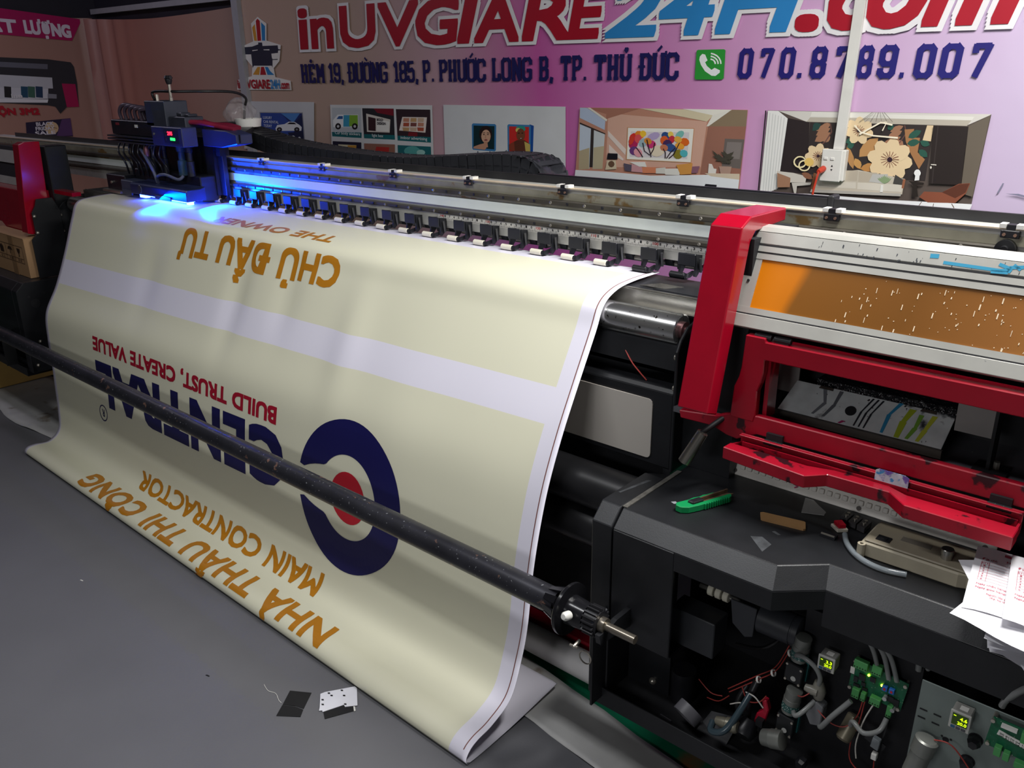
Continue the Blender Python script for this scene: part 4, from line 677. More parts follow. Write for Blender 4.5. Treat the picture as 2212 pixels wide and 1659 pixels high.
  ('#d8b890',[(2.965,1.181),(2.956,1.160),(2.938,1.144),(2.915,1.136),(2.892,1.137),(2.873,1.148),(2.861,1.166),(2.860,1.187),(2.869,1.208),(2.887,1.224),(2.910,1.232),(2.933,1.231),(2.953,1.220),(2.964,1.202)]),
  ('#8a6a50',[(2.870,1.172),(2.912,1.189),(2.953,1.177),(2.955,1.182),(2.912,1.195),(2.869,1.177)]),
  ('#5a3a6c',[(3.002,1.246),(3.071,1.250),(3.065,1.118),(2.938,1.119)]),
 ]),
}
# ------------------------------------------------------------------ room
def struct(name, b, m, **k): return build(name, b, m, kind='structure', **k)
GREEN = mat('green_floor_paint', '#0b6a4a', 0.35, var=0.15, scale=5, rust='#7a4a2a', rustscale=1.7, rustth=0.63)
DWALL = mat('dark_steel_wall', '#2a2832', 0.55, var=0.2, scale=3)
struct('floor', B().box(-7.5, 2.4, -3.2, 3.5, -0.1, 0.0), GREEN)
struct('wall_back', B().box(-7.5, 2.4, 3.45, 3.55, 0, 2.9), DWALL)
struct('wall_left', B().box(-7.6, -7.5, -3.2, 3.55, 0, 2.9), DWALL)
struct('wall_right', B().box(2.4, 2.5, -3.2, 3.55, 0, 2.9), mat('grey_plaster', '#8d8a88', 0.8, var=0.1))
struct('wall_front', B().box(-7.6, 2.5, -3.3, -3.2, 0, 2.9), mat('grey_plaster', '#8d8a88'))
struct('ceiling', B().box(-7.6, 2.5, -3.3, 3.55, 2.9, 3.0), mat('dark_ceiling', '#3a3a44', 0.7, var=0.15))
TRIM = mat('grey_white_trim', '#a9a7ad', 0.5, var=0.06)
struct('trim_1', B().box(-7.45, -5.30, 3.385, 3.44, 2.03, 2.068), TRIM)
struct('trim_2', B().box(-5.385, -5.315, 3.372, 3.44, 0.0, 2.9), TRIM)
# ------------------------------------------------------------------ wall banners
def ramp_mat(name, stops, axis=0, rough=0.42, lo=0.0, hi=1.0, bump=0.0):
    m = bpy.data.materials.new(name); m.use_nodes = True; nt = m.node_tree; b = nt.nodes['Principled BSDF']
    b.inputs['Roughness'].default_value = rough
    g = nt.nodes.new('ShaderNodeNewGeometry'); sx = nt.nodes.new('ShaderNodeSeparateXYZ'); nt.links.new(g.outputs['Position'], sx.inputs[0])
    nz = nt.nodes.new('ShaderNodeTexNoise'); nz.inputs['Scale'].default_value = 1.1; nt.links.new(g.outputs['Position'], nz.inputs['Vector'])
    mr = nt.nodes.new('ShaderNodeMapRange'); mr.inputs['From Min'].default_value = lo; mr.inputs['From Max'].default_value = hi
    ad = nt.nodes.new('ShaderNodeMath'); ad.operation = 'MULTIPLY_ADD'; ad.inputs[1].default_value = 0.35
    nt.links.new(nz.outputs['Fac'], ad.inputs[0]); nt.links.new(sx.outputs[axis], ad.inputs[2]); nt.links.new(ad.outputs[0], mr.inputs['Value'])
    r = nt.nodes.new('ShaderNodeValToRGB'); nt.links.new(mr.outputs['Result'], r.inputs['Fac'])
    e = r.color_ramp.elements
    while len(e) < len(stops): e.new(0.5)
    for i, (p, h) in enumerate(stops): e[i].position = p; e[i].color = lin(h)
    nt.links.new(r.outputs['Color'], b.inputs['Base Color'])
    if bump:
        n3 = nt.nodes.new('ShaderNodeTexNoise'); n3.inputs['Scale'].default_value = 2.2; n3.inputs['Detail'].default_value = 3
        nt.links.new(g.outputs['Position'], n3.inputs['Vector'])
        bp = nt.nodes.new('ShaderNodeBump'); bp.inputs['Strength'].default_value = bump; bp.inputs['Distance'].default_value = 0.03
        nt.links.new(n3.outputs['Fac'], bp.inputs['Height']); nt.links.new(bp.outputs['Normal'], b.inputs['Normal'])
    return m
PINK = ramp_mat('pink_gradient_print', [(0.0, '#c3a493'), (0.2, '#bfa495'), (0.34, '#c7a0ae'), (0.45, '#c85fa6'), (0.52, '#d07fba'), (0.66, '#d9a9d3'), (0.80, '#cdb9d6'), (1.0, '#c5c1d6')], 0, 0.36, -5.2, 0.6, 0.25)
YW = 3.40
def bandz(u, v): return (-5.36 + u * 6.9, YW + 0.004 + 0.006 * math.sin(u * 19) * (1 - v), 0.25 + v * 1.79)
banner = thing('wall_banner', (-1.9, YW + .01, 0.25), 'large glossy pink printed wall banner with shop address and phone number behind the printer', 'banner')
bb = B().grid(bandz, 60, 6)
build('banner_sheet', bb, PINK, banner, smooth=60, recalc=False)
def wal(off): return lambda a, b_, d=0: (a, YW - 0.004 - off - d, b_)
RT, BT, WT, NV = '#ab1228', '#2d86c8', '#ebe8ea', '#241f72'
def title(offs, grow, white, off):
    L = [('i', -4.70, -4.605, 0.02), ('n', -4.585, -4.365, 0.02), ('U', -4.30, -3.98, 0.02), ('V', -3.955, -3.625, .05), ('G', -3.655, -3.325, .12),
         ('I', -3.345, -3.19, .16), ('A', -3.225, -2.925, .10), ('R', -2.905, -2.61, .16), ('E', -2.625, -2.41, .18),
         ('2', -2.415, -2.13, .2), ('4', -2.135, -1.87, .2), ('H', -1.865, -1.49, .2), ('.', -1.525, -1.43, 0), ('c', -1.40, -1.235, .25), ('o', -1.255, -1.05, .25), ('m', -1.06, -0.75, .28)]
    for i, (ch, a, c, sh) in enumerate(L):
        cp = 0.225 if ch not in 'com.in' else (0.27 if ch not in 'in' else 0.245); w_ = .026 if white else .010
        v, f = boldtext(ch, a - (.016 if white else 0), c + (.016 if white else 0), 1.713 - (.016 if white else 0), cp + (.032 if white else 0), w_, shear=sh)
        build('title_outline' if white else 'title_letter', B().add([wal(off + i * .0002)(*p) for p in v], f), ink(WT) if white else ink(BT if ch in '24H' else RT), banner, recalc=False)
title(0, 0.05, True, 0.0002); title(0, 0, False, 0.0038)
words = [('HẺM', -4.722, -4.484), ('19,', -4.446, -4.302), ('ĐƯỜNG', -4.267, -3.904), ('185,', -3.858, -3.654), ('P.', -3.619, -3.533), ('PHƯỚC', -3.491, -3.148), ('LONG', -3.109, -2.842), ('B,', -2.8, -2.711), ('TP.', -2.669, -2.517), ('THỦ', -2.474, -2.265), ('ĐỨC', -2.233, -2.025)]
for w, a, c in words: build('address_word', lays(B(), slab2d(w, a, c, 1.522 + .0075 * (a + 4.735), .104, 1.7), 0, YW - .0052, 0), ink('#1d1c58'), banner, recalc=False)
digits = [('0', -1.754, -1.681), ('7', -1.66, -1.594), ('0', -1.576, -1.505), ('.', -1.497, -1.472), ('8', -1.451, -1.378), ('7', -1.356, -1.283), ('8', -1.271, -1.205), ('9', -1.196, -1.119), ('.', -1.112, -1.089), ('0', -1.068, -0.99), ('0', -0.984, -0.904), ('7', -0.885, -0.813)]
for ch, a, c in digits: build('phone_number_digit', lays(B(), slab2d(ch, a, c - .008, 1.548, .104, 1.95, 2.6, .06), 0, YW - .0052, 0), ink(NV), banner, recalc=False)
lg = B(); t1 = text2d('inUVGIARE', -5.44, -5.06, 1.485, 0.052, 0.03); lay(lg, t1, wal(0.008)); build('logo_lettering', lg, ink(RT), banner, recalc=False)
lg = B(); lay(lg, text2d('24H', -5.055, -4.95, 1.485, 0.052, 0.03), wal(0.008)); build('logo_lettering', lg, ink(BT), banner, recalc=False)
lg = B(); lay(lg, text2d('.com', -4.945, -4.85, 1.485, 0.048, 0.035), wal(0.008)); build('logo_lettering', lg, ink(RT), banner, recalc=False)
for nm, body, a, c, z, cap in (('caption_lettering', 'Car body stickers', -4.42, -4.18, 1.224, .016), ('caption_lettering', 'light box', -4.07, -3.97, 1.222, .016), ('caption_lettering', 'indoor advertising', -3.82, -3.60, 1.220, .016)):
    build(nm, lay(B(), text2d(body, a, c, z, cap, 0.01), wal(0.0075)), ink('#dfe9ea'), banner, recalc=False)
b = B()
for i, (s_, a, c) in enumerate((('LUXURY', -5.185, -5.08), ('CAR RENTAL', -5.185, -5.01), ('TODAY', -5.185, -5.09))): lay(b, text2d(s_, a, c, 1.293 - i * .026, .016, 0.02), wal(0.005))
build('poster_lettering', b, ink('#c9d2ea'), banner, recalc=False)
b = B()
for i, (s_, a, c) in enumerate((('BOLD', -4.02, -3.965), ('DESIGN', -4.02, -3.945))): lay(b, text2d(s_, a, c, 1.313 - i * .02, .013, 0.03), wal(0.006))
build('poster_lettering', b, ink('#2a2230'), banner, recalc=False)
b = B()
for k in range(9):   # fine printed swoosh lines at the upper right of the banner
    b.add([(x, YW - 0.0045, z) for x, z in ((-0.80 + k * .02, 1.86 - k * .045), (-0.80 + k * .02, 1.8615 - k * .045), (-0.30, 1.70 - k * .03), (-0.30, 1.6985 - k * .03))], [(0, 1, 2, 3)])
build('printed_hairlines', b, ink('#a79fc4'), banner, recalc=False)
b = B()   # scuffs
for pts in (((-0.66, 1.345), (-0.635, 1.365), (-0.628, 1.36), (-0.655, 1.335)), ((-0.70, 1.165), (-0.66, 1.168), (-0.60, 1.155), (-0.60, 1.150), (-0.665, 1.162)), ((-0.715, 1.20), (-0.71, 1.20), (-0.722, 1.165), (-0.727, 1.165))):
    b.add([(x, YW - 0.0045, z) for x, z in pts], [tuple(range(len(pts)))])
build('scuff_marks', b, ink('#85829a'), banner, recalc=False)
# side tarps
def tan(u, v):
    x = -7.43 + u * 2.07
    fo = math.exp(-((u - .02) / .13) ** 2)
    return (x, YW + 0.005 - fo * (0.05 + .05 * math.sin(u * 75 + v * .9)) - 0.012 * math.sin(u * 9 + v * 2) , 0.25 + v * 1.745 - .03 * math.sin(u * 3.1))
TAN = ramp_mat('tan_tarp', [(0, '#ad7c78'), (.35, '#b87c6e'), (.7, '#b4877a'), (1, '#a98b80')], 0, .42, -7.5, -5.3, .3)
tt = build('tan_tarp', B().grid(tan, 70, 14), TAN, smooth=80, recalc=False, label='plain brownish tan tarp hung with pleats in the far left corner', cat='tarp')
tag_l = thing('side_banner', (-7.45, 2.4, 0.3), 'dark peach banner on the left wall with magenta ribbon and roll printer picture', 'banner')
def sideb(u, v):
    y = 1.2 + u * 2.17; fo = math.exp(-((u - 1.0) / .045) ** 2)
    return (-7.435 + fo * (0.03 + .028 * math.sin(u * 90 + v)) , y, 0.3 + v * 1.70)
SIDE = ramp_mat('peach_tarp', [(0, '#b98d7c'), (.5, '#b98877'), (1, '#a87f74')], 1, .4, 1.2, 3.4, .25)
build('banner_sheet', B().grid(sideb, 70, 10), SIDE, tag_l, smooth=80, recalc=False)
def waly(off): return lambda a, z, d=0: (-7.428 + off + d, a, z)
for wd, a, c, z in (('CHẤT', 2.33, 2.80, 1.908), ('LƯỢNG', 2.85, 3.195, 1.880)): build('ribbon_lettering', lay(B(), boldtext(wd, a, c, z, 0.095, 0.006, slope=-.028), waly(0.003)), ink('#e9dcea'), tag_l, recalc=False)
build('caption_lettering', lay(B(), boldtext('UV CUỘN 3M2', 2.30, 2.845, 1.308, 0.052, 0.004, slope=-.02), waly(0.002)), ink('#b3122a'), tag_l, recalc=False)
b = B()
for i, s_ in enumerate(('BLACK', 'FRIDAY', 'SALE')): lay(b, text2d(s_, 2.80 - .01 * i, 2.935, 1.206 - i * .034, 0.026, 0.03), waly(0.0025))
build('poster_lettering', b, ink('#e8e2ee'), tag_l, recalc=False)
b = B(); lay(b, text2d('ine', 2.66, 2.74, 1.42, 0.03, 0.04), waly(0.006)); build('picture_lettering', b, ink('#e8e6ea'), tag_l, recalc=False)
for nm, (ax, polys) in ART.items():
    par = banner if ax == 'y' else tag_l
    b = B(); ms = []; idx = {}
    for i, (h, pts) in enumerate(polys):
        if h not in idx: idx[h] = len(ms); ms.append(ink(h))
        d = 0.0009 + i * 0.00009
        b.add([(p[0], YW - 0.004 - d, p[1]) if ax == 'y' else (-7.4285 + d, p[0], p[1]) for p in pts], [tuple(range(len(pts)))], idx[h])
    build(nm, b, ms, par, recalc=False)
# ------------------------------------------------------------------ cable trunking and socket
tk = thing('cable_trunking', (-1.29, YW, 1.29), 'white plastic cable trunking running down the pink banner to the socket', 'trunking')
build('channel', B().prism([(-1.312, 1.287), (-1.276, 1.287), (-1.255, 1.95), (-1.291, 1.95)], 'y', YW - 0.022, YW - 0.006), WHITE, tk, bevel=.002)
build('lid', B().prism([(-1.314, 1.287), (-1.274, 1.287), (-1.253, 1.95), (-1.293, 1.95)], 'y', YW - 0.027, YW - 0.023), WHITE, tk, bevel=.001)
sk = thing('wall_socket', (-1.30, YW, 1.165), 'white surface-mounted wall socket with two switches under the trunking', 'socket')
build('back_box', B().box(-1.345, -1.258, YW - .040, YW - .006, 1.168, 1.286), WHITE, sk, bevel=.004)
build('face_plate', B().box(-1.348, -1.268, YW - .047, YW - .0405, 1.166, 1.288), WHITE, sk, bevel=.003)
for xx in (-1.330, -1.304): build('rocker_switch', B().box(xx - .008, xx + .008, YW - .051, YW - .0472, 1.247, 1.258), WHITE, sk, bevel=.002)
b = B()
for xx, zz, s_ in ((-1.303, 1.226, 1), (-1.303, 1.211, -1)): b.prism([(xx - .004, zz - .003 * s_), (xx + .004, zz - .003 * s_), (xx, zz + .004 * s_)], 'y', YW - .0482, YW - .0472)
build('pin_slots', b, BLACKM, sk)
REDP = mat('red_orange_plastic', '#c8402a', .4)
pg = thing('power_plug', (-1.332, YW - .06, 1.19), 'red plug with red cord hanging out of the white wall socket', 'plug')
build('plug_body', B().lathe((-1.335, YW - .0473, 1.214), (-1.338, YW - .085, 1.205), [(0, .012), (.6, .012), (1, .008)], 12), REDP, pg, smooth=40)
build('cord', B().tube([(-1.338, YW - .083, 1.205), (-1.343, YW - .088, 1.17), (-1.352, YW - .086, 1.10), (-1.356, YW - .08, .9)], .0045, 8), REDP, pg, smooth=60)
MX0,MX1=-3.925,-1.168
PR=[(1.915,1.0885),(1.80,1.0885),(1.72,1.080),(1.665,1.052),(1.632,.99),(1.567,.875),(1.505,.761),(1.452,.644),(1.416,.531),(1.389,.413),(1.370,.287),(1.347,.202),(1.304,.105),(1.235,.068),(1.18,.058),(1.15,.045),(1.135,.022),(1.155,.0085),(1.3,.0115),(1.44,.0245),(1.49,.030)]
PL=[(1.915,1.0885),(1.78,1.088),(1.65,1.083),(1.582,1.067),(1.548,1.0),(1.492,.86),(1.43,.725),(1.367,.615),(1.352,.5),(1.348,.39),(1.340,.27),(1.333,.17),(1.318,.08),(1.27,.04),(1.21,.042),(1.175,.038),(1.16,.02),(1.175,.0085),(1.25,.0165),(1.36,.026),(1.44,.028)]
def cr(P,t):
    n=len(P)-1; i=min(int(t),n-1) if t>0 else 0; f=t-i
    p1,p2=P[i],P[i+1]; p0=P[i-1] if i>0 else p1; p3=P[i+2] if i+2<=n else p2
    return tuple(.5*((2*b)+(c-a)*f+(2*a-5*b+4*c-d)*f*f+(3*b-a-3*c+d)*f**3) for a,b,c,d in zip(p0,p1,p2,p3))
def prof(w,t):
    a=cr(PL,t);b=cr(PR,t); return (a[0]*(1-w)+b[0]*w,a[1]*(1-w)+b[1]*w)
NT=400
TT=[20*i/NT for i in range(NT+1)]
SS=[0.]
for i in range(NT):
    a=prof(.5,TT[i]);b=prof(.5,TT[i+1]); SS.append(SS[-1]+math.hypot(a[0]-b[0],a[1]-b[1]))
def t_of_s(s):
    lo,hi=0,NT
    if s<=0: return 0.
    if s>=SS[-1]: return 20.
    while hi-lo>1:
        m=(lo+hi)//2
        if SS[m]<=s: lo=m
        else: hi=m
    return TT[lo]+(TT[hi]-TT[lo])*(s-SS[lo])/(SS[hi]-SS[lo])
def fold(x,z):
    d=0
    for xc,zc,zw,xw,a in ((-2.62,.86,.16,.05,.014),(-2.0,.82,.18,.06,-.012),(-2.35,.9,.12,.05,.010),(-3.2,.84,.15,.07,.008),(-1.72,.6,.3,.12,-.006)):
        d+=a*math.exp(-((x-xc)/xw)**2-((z-zc)/zw)**2)
    return d
def M(x,s):
    w=(x-MX0)/(MX1-MX0); y,z=prof(min(1,max(0,w)),t_of_s(s))
    return (x,y+fold(x,z),z)
# ------------------------------------------------------------------ printed sheet hanging from the printer
CRM = mat('print_cream', '#dedcc4', 0.45, var=0.02, scale=2)
VWH = mat('vinyl_white', '#e4e1ee', 0.33, var=0.02, scale=2)
BRN = mat('print_brown_line', '#7a4a44', 0.45)
media = thing('printed_sheet', (-2.55, 1.3, 0.0), 'wide white and cream printed vinyl sheet draped from the printer down to the floor', 'banner')
xs = sorted(set([MX0, -3.902, -1.228, -1.1865, -1.1835, MX1] + [MX0 + (MX1 - MX0) * i / 84 for i in range(85)]))
ss = sorted(set([0.075, 0.535, 0.637, SS[-1]] + [SS[-1] * i / 170 for i in range(171)]))
b = B(); nx = len(xs)
b.v = [M(x, s) for s in ss for x in xs]
for j in range(len(ss) - 1):
    sm = (ss[j] + ss[j + 1]) / 2
    for i in range(nx - 1):
        xm = (xs[i] + xs[i + 1]) / 2; a = j * nx + i
        b.f.append((a, a + nx, a + nx + 1, a + 1))
        b.m.append(2 if abs(xm + 1.185) < .0015 and sm < 1.5 else (0 if (-3.902 < xm < -1.228 and sm > .075 and not .535 < sm < .637 and sm < 1.56) else 1))
sh = build('vinyl', b, [CRM, VWH, BRN], media, smooth=180, recalc=False)
sd = sh.modifiers.new('thickness', 'SOLIDIFY'); sd.thickness = 0.0012; sd.offset = -1
def Mn(x, s, off=0.0009):
    p = Vector(M(x, s)); dx = Vector(M(x + .01, s)) - p; ds = Vector(M(x, s + .006)) - Vector(M(x, s - .006))
    n = ds.cross(dx)
    if n.y > 0 and s < 1.4: n = -n
    return p + n.normalized() * off
GOLD, CRIM, NAVY = '#b8791a', '#a5152e', '#171650'
def mtext(name, body, x0, x1, s0, cap, w, col, slope=0, spacing=1.0):
    """one part per word, spaced as the whole line would be"""
    full = raw_text(body)[0]; lo = min(p[0] for p in full); hi = max(p[0] for p in full); pos = 0
    words = body.split(' '); acc = ''
    for wd in words:
        pre = acc + wd; rv = raw_text(pre)[0]; b_ = max(p[0] for p in rv); wv = raw_text(wd)[0]; a_ = b_ - (max(p[0] for p in wv) - min(p[0] for p in wv))
        u0 = x0 + (x1 - x0) * (a_ - lo) / (hi - lo); u1 = x0 + (x1 - x0) * (b_ - lo) / (hi - lo); acc = pre + ' '
        f0, f1 = (a_ - lo) / (hi - lo), (b_ - lo) / (hi - lo)
        v, f = boldtext(wd, u0, u1, s0 + slope * f0, cap, w, slope=slope * (f1 - f0), cut=.018, spacing=spacing)
        build(name, B().add([Mn(x, s, .0009 + d) for x, s, d in v], f), ink(col), media, recalc=False)
mtext('line_lettering', 'THE OWNER', -2.25, -2.94, .205, .054, .0025, GOLD)
mtext('line_lettering', 'CHỦ ĐẦU TƯ', -2.13, -3.04, .311, .102, .005, GOLD, 0, 1.04)
mtext('slogan_lettering', 'BUILD TRUST, CREATE VALUE', -2.245, -3.49, .826, .058, .0030, CRIM, slope=-.02)
mtext('company_lettering', 'CENTRAL', -2.20, -3.48, .905, .195, .0125, NAVY, 0, 1.12)
mtext('line_lettering', 'MAIN CONTRACTOR', -1.955, -3.13, 1.293, .076, .003, GOLD)
mtext('line_lettering', 'NHÀ THẦU THI CÔNG', -1.775, -3.40, 1.407, .088, .0045, GOLD, 0, 1.04)
mtext('trademark_lettering', 'R', -3.446, -3.467, 1.12, .032, .0005, NAVY)
def arc2d(cx, cs, ro, ri, a0, a1, n=40):
    vs = []; fs = []
    for k in range(n + 1):
        a = a0 + (a1 - a0) * k / n
        r0, r1 = (ri(a) if callable(ri) else ri), (ro(a) if callable(ro) else ro)
        for q in range(5):
            r = r0 + (r1 - r0) * q / 4; vs.append((cx + r * math.cos(a), cs + r * math.sin(a)))
    for k in range(n):
        for q in range(4): fs.append((k * 5 + q, k * 5 + q + 1, k * 5 + q + 6, k * 5 + q + 5))
    return vs, fs
def arcp(name, col, *a):
    v, f = arc2d(*a); build(name, B().add([Mn(*p) for p in v], f), ink(col), media, recalc=False)
arcp('trademark_ring', NAVY, -3.456, 1.136, .035, .030, 0, 2 * math.pi, 24)
arcp('logo_dot', '#c01c2e', -1.877, 1.02, .080, 0.0, 0, 2 * math.pi, 32)
# ring of the logo, open at its image-left side with slanted ends
a0, a1 = math.radians(180 + 12), math.radians(180 - 14 + 360)
def ri_(a):
    e = min(abs(a - a0), abs(a - a1)); return .130 + .085 * max(0, 1 - e / .42) ** 1.3
arcp('logo_ring', NAVY, -1.88, 1.02, .236, ri_, a0, a1, 64)
# ------------------------------------------------------------------ things on the floor
MATG = mat('grey_vinyl_mat', '#66666a', 0.45, var=0.06, scale=3, bump=0.04, bscale=180, speck='#8c8d92', speckth=.82, speckscale=38)
rnd = random.Random(3)
def wavy(x0, x1, y, amp, n): return [(x0 + (x1 - x0) * i / n, y + rnd.uniform(-amp, amp)) for i in range(n + 1)]
edge = [(0.9, 1.375), (-.70, 1.375)] + [(x, 1.39 + .035 * math.sin(x * 3.1) + rnd.uniform(-.006, .006)) for x in [-.8 - .1 * k for k in range(37)]] + [(-4.55, 1.30), (-6.5, 1.05)]
b = B().prism([(-6.5, -3.0), (0.9, -3.0)] + edge, 'z', 0.0, 0.004)
build('floor_mat', b, MATG, label='dark grey vinyl mat covering the floor in front of the printer', cat='mat')
SHEET = mat('dirty_white_sheet', '#b9b8b6', 0.55, var=0.1, scale=6, rust='#8f867c', rustscale=5, rustth=.6)
b = B(); N = 56
top = []; 
def fs_(u, v):
    x = -5.6 + u * 5.15; f = 1.345 - .06 * min(1, max(0, (-x - 1.5) / 3)) + .015 * math.sin(x * 9) ; bk = 1.51 - .125 * (x + 1.06) if x > -1.4 else 1.5525 + .12 * min(1, (-x - 1.4) / 2.8)
    y = f + (bk - f) * v
    return (x, y, 0.0095 + .003 * math.sin(x * 13 + v * 3) * math.sin(v * 5 + x * 4) + .002 * math.sin(x * 31 + v * 8))
g = B().grid(fs_, 90, 10)
ls = build('liner_sheet', g, SHEET, smooth=70, recalc=False, label='long crumpled dirty white liner sheet lying on the floor under the printer', cat='sheet')
sd = ls.modifiers.new('thickness', 'SOLIDIFY'); sd.thickness = .0015
rl = thing('vinyl_roll', (-2.6, 1.60, 0), 'thin roll of white vinyl lying on the floor under the printer', 'roll')
build('roll_sheet', B().lathe((-4.1, 1.570, .0575), (-1.000, 1.570, .0575), [(0, .026), (0, .039), (1, .039), (1, .026)], 28), mat('roll_white', '#d6d4d4', .4, var=.03), rl, smooth=40)
build('core', B().ring((-4.12, 1.570, .0575), (-.985, 1.570, .0575), .0255, .021, 24), mat('core_dark', '#3a3a3c', .6), rl, smooth=40)
BLK = mat('black_card', '#1c1c1e', .5)
def card(name, pts, z, th, m, label, cat='card'):
    return build(name, B().prism(pts, 'z', z, z + th), m, label=label, cat=cat)
card('torn_card', [(-1.724, 1.017), (-1.672, 1.050), (-1.637, .999), (-1.650, .995), (-1.663, .991), (-1.678, .981), (-1.693, .972)], .0045, .0012, BLK, 'upper half of the torn black card lying flat on the grey floor mat')
card('torn_card', [(-1.692, .970), (-1.677, .979), (-1.662, .989), (-1.635, .996), (-1.618, .975), (-1.670, .936)], .0045, .0012, BLK, 'lower half of the torn black card lying flat on the grey floor mat')
wt = thing('white_tag', (-1.585, 1.07, .0045), 'white torn paper tag with dark smudges on a black card on the mat', 'tag')
# tag pieces
build('backing_card', B().prism([(-1.563, 1.012), (-1.528, 1.081), (-1.545, 1.096), (-1.600, 1.040), (-1.587, 1.026)], 'z', .0045, .0058), BLK, wt)
build('tag_sheet', B().prism([(-1.648, 1.062), (-1.644, 1.075), (-1.600, 1.142), (-1.590, 1.141), (-1.536, 1.099), (-1.557, 1.074), (-1.566, 1.077), (-1.569, 1.068), (-1.587, 1.023), (-1.592, 1.026), (-1.598, 1.020), (-1.606, 1.028)], 'z', .0062, .0075), mat('tag_white', '#dcdce4', .45, var=.05), wt)
b = B()
for px, py in ((-1.632, 1.078), (-1.619, 1.077), (-1.624, 1.051), (-1.609, 1.040), (-1.614, 1.108), (-1.593, 1.099), (-1.564, 1.080)):
    b.prism([(px - .005, py), (px, py + .004), (px + .005, py + .001), (px, py - .003)], 'z', .0076, .0079)
build('ink_smudges', b, BLACKM, wt, kind='stuff')
build('edge_strip', B().prism([(-1.542, 1.090), (-1.538, 1.092), (-1.524, 1.083), (-1.526, 1.079)], 'z', .006, .0072), WHITE, wt)

# ------------------------------------------------------------------ the printer
PR_ = thing('roll_printer', (-2.55, 1.9, 0.0), 'very wide black and red roll-to-roll ultraviolet printer with aluminium beam and carriage', 'printer')
def P(name, b, m, par=None, **k): return build(name, b, m, par or PR_, **k)
def zt(x): return .0065 * (x + 1.37)             # the beam rises slightly to the right
def beamprism(b, prof, x0, x1, mi=0):
    n = len(prof); vs = [(x0, y, z + zt(x0)) for y, z in prof] + [(x1, y, z + zt(x1)) for y, z in prof]
    return b.add(vs, [tuple(range(n)), tuple(range(2 * n - 1, n - 1, -1))] + [(i, (i + 1) % n, n + (i + 1) % n, n + i) for i in range(n)], mi)
BX0, BX1 = -5.9, 0.55
def bp(name, prof, m, x0=BX0, x1=BX1, par=None, **k): return P(name, beamprism(B(), prof, x0, x1), m, par, **k)
beam = bp('beam', [(1.934, 1.121), (1.934, 1.279), (2.03, 1.279), (2.03, 1.121)], ALU, bevel=.002)
bp('beam_lower_edge', [(1.926, 1.121), (1.926, 1.164), (1.9338, 1.1645), (1.9338, 1.121)], ALU, BX0, BX1, beam)
bp('beam_white_face', [(1.928, 1.190), (1.928, 1.219), (1.9338, 1.2195), (1.9338, 1.1895)], WHITEP, BX0, BX1, beam)
bp('beam_top_lip', [(1.9265, 1.2775), (1.9265, 1.2805), (1.9445, 1.2805), (1.9445, 1.2795), (1.9338, 1.2785), (1.9338, 1.2775)], mat('copper_edge', '#d6c4ac', .4, .2), BX0, BX1, beam)
bp('beam_upper_band', [(1.929, 1.246), (1.929, 1.2655), (1.9338, 1.2655), (1.9338, 1.246)], ALUD, BX0, BX1, beam)
bp('beam_lower_band', [(1.931, 1.2205), (1.931, 1.2285), (1.9338, 1.2285), (1.9338, 1.2205)], ALUD, BX0, BX1, beam)
r1 = bp('linear_rail', [(1.921, 1.229), (1.9185, 1.232), (1.9185, 1.242), (1.921, 1.2455), (1.9338, 1.2455), (1.9338, 1.229)], RAIL, BX0, -.385, beam, bevel=.001)
r2 = bp('linear_rail', [(1.921, 1.165), (1.9185, 1.168), (1.9185, 1.176), (1.921, 1.179), (1.9338, 1.179), (1.9338, 1.165)], RAIL, BX0, .5, beam, bevel=.001)
for rail, zc, x1 in ((r1, 1.2370, -.40), (r2, 1.172, .3)):
    sc = B(); so = B(); k = 0; x = -3.4
    while x < x1:
        (sc if k % 2 else so).lathe((x, 1.9187, zc + zt(x)), (x, 1.9166, zc + zt(x)), [(0, .0044), (.8, .0044), (1, .0032)], 10); x += .0600; k += 1
    P('rail_screws', sc, SCREW, beam, kind='stuff'); P('rail_holes', so, BLACKM, beam, kind='stuff')
# measuring tape along the beam's lower edge
tape = bp('measuring_tape', [(1.9252, 1.145), (1.9252, 1.163), (1.9258, 1.163), (1.9258, 1.145)], mat('tape_white', '#d9d6cf', .45, var=.05), -2.01, .1, beam)
tk_ = B(); x = -2.005
i = 0
while x < -.86:
    h = .011 if i % 10 == 0 else (.008 if i % 5 == 0 else .005)
    z = 1.146 + zt(x)
    tk_.add([(x, 1.9249, z), (x + .0012, 1.9249, z), (x + .0012, 1.9249, z + h), (x, 1.9249, z + h)], [(0, 1, 2, 3)]); x += .004; i += 1
P('tape_ticks', tk_, BLACKM, beam, recalc=False, kind='stuff')
nb = B(); nr = B(); i = 0; x = -2.0
DG = {}
while x < -.87:
    d = str((9 - i) % 10) if i % 10 else str((14 - i // 10) * 10)
    if d not in DG: DG[d] = text2d(d, 0, .006 * len(d), 0, .0065, .03)
    v, f = DG[d]; z = 1.1545 + zt(x)
    (nr if i % 10 == 0 else nb).add([(x + a, 1.9249, z + c) for a, c in v], f); x += .020; i += 1
P('tape_numbers', nb, BLACKM, beam, recalc=False, kind='stuff'); P('tape_numbers', nr, ink('#b33a3a'), beam, recalc=False, kind='stuff', label='red decimal numbers on the measuring tape')
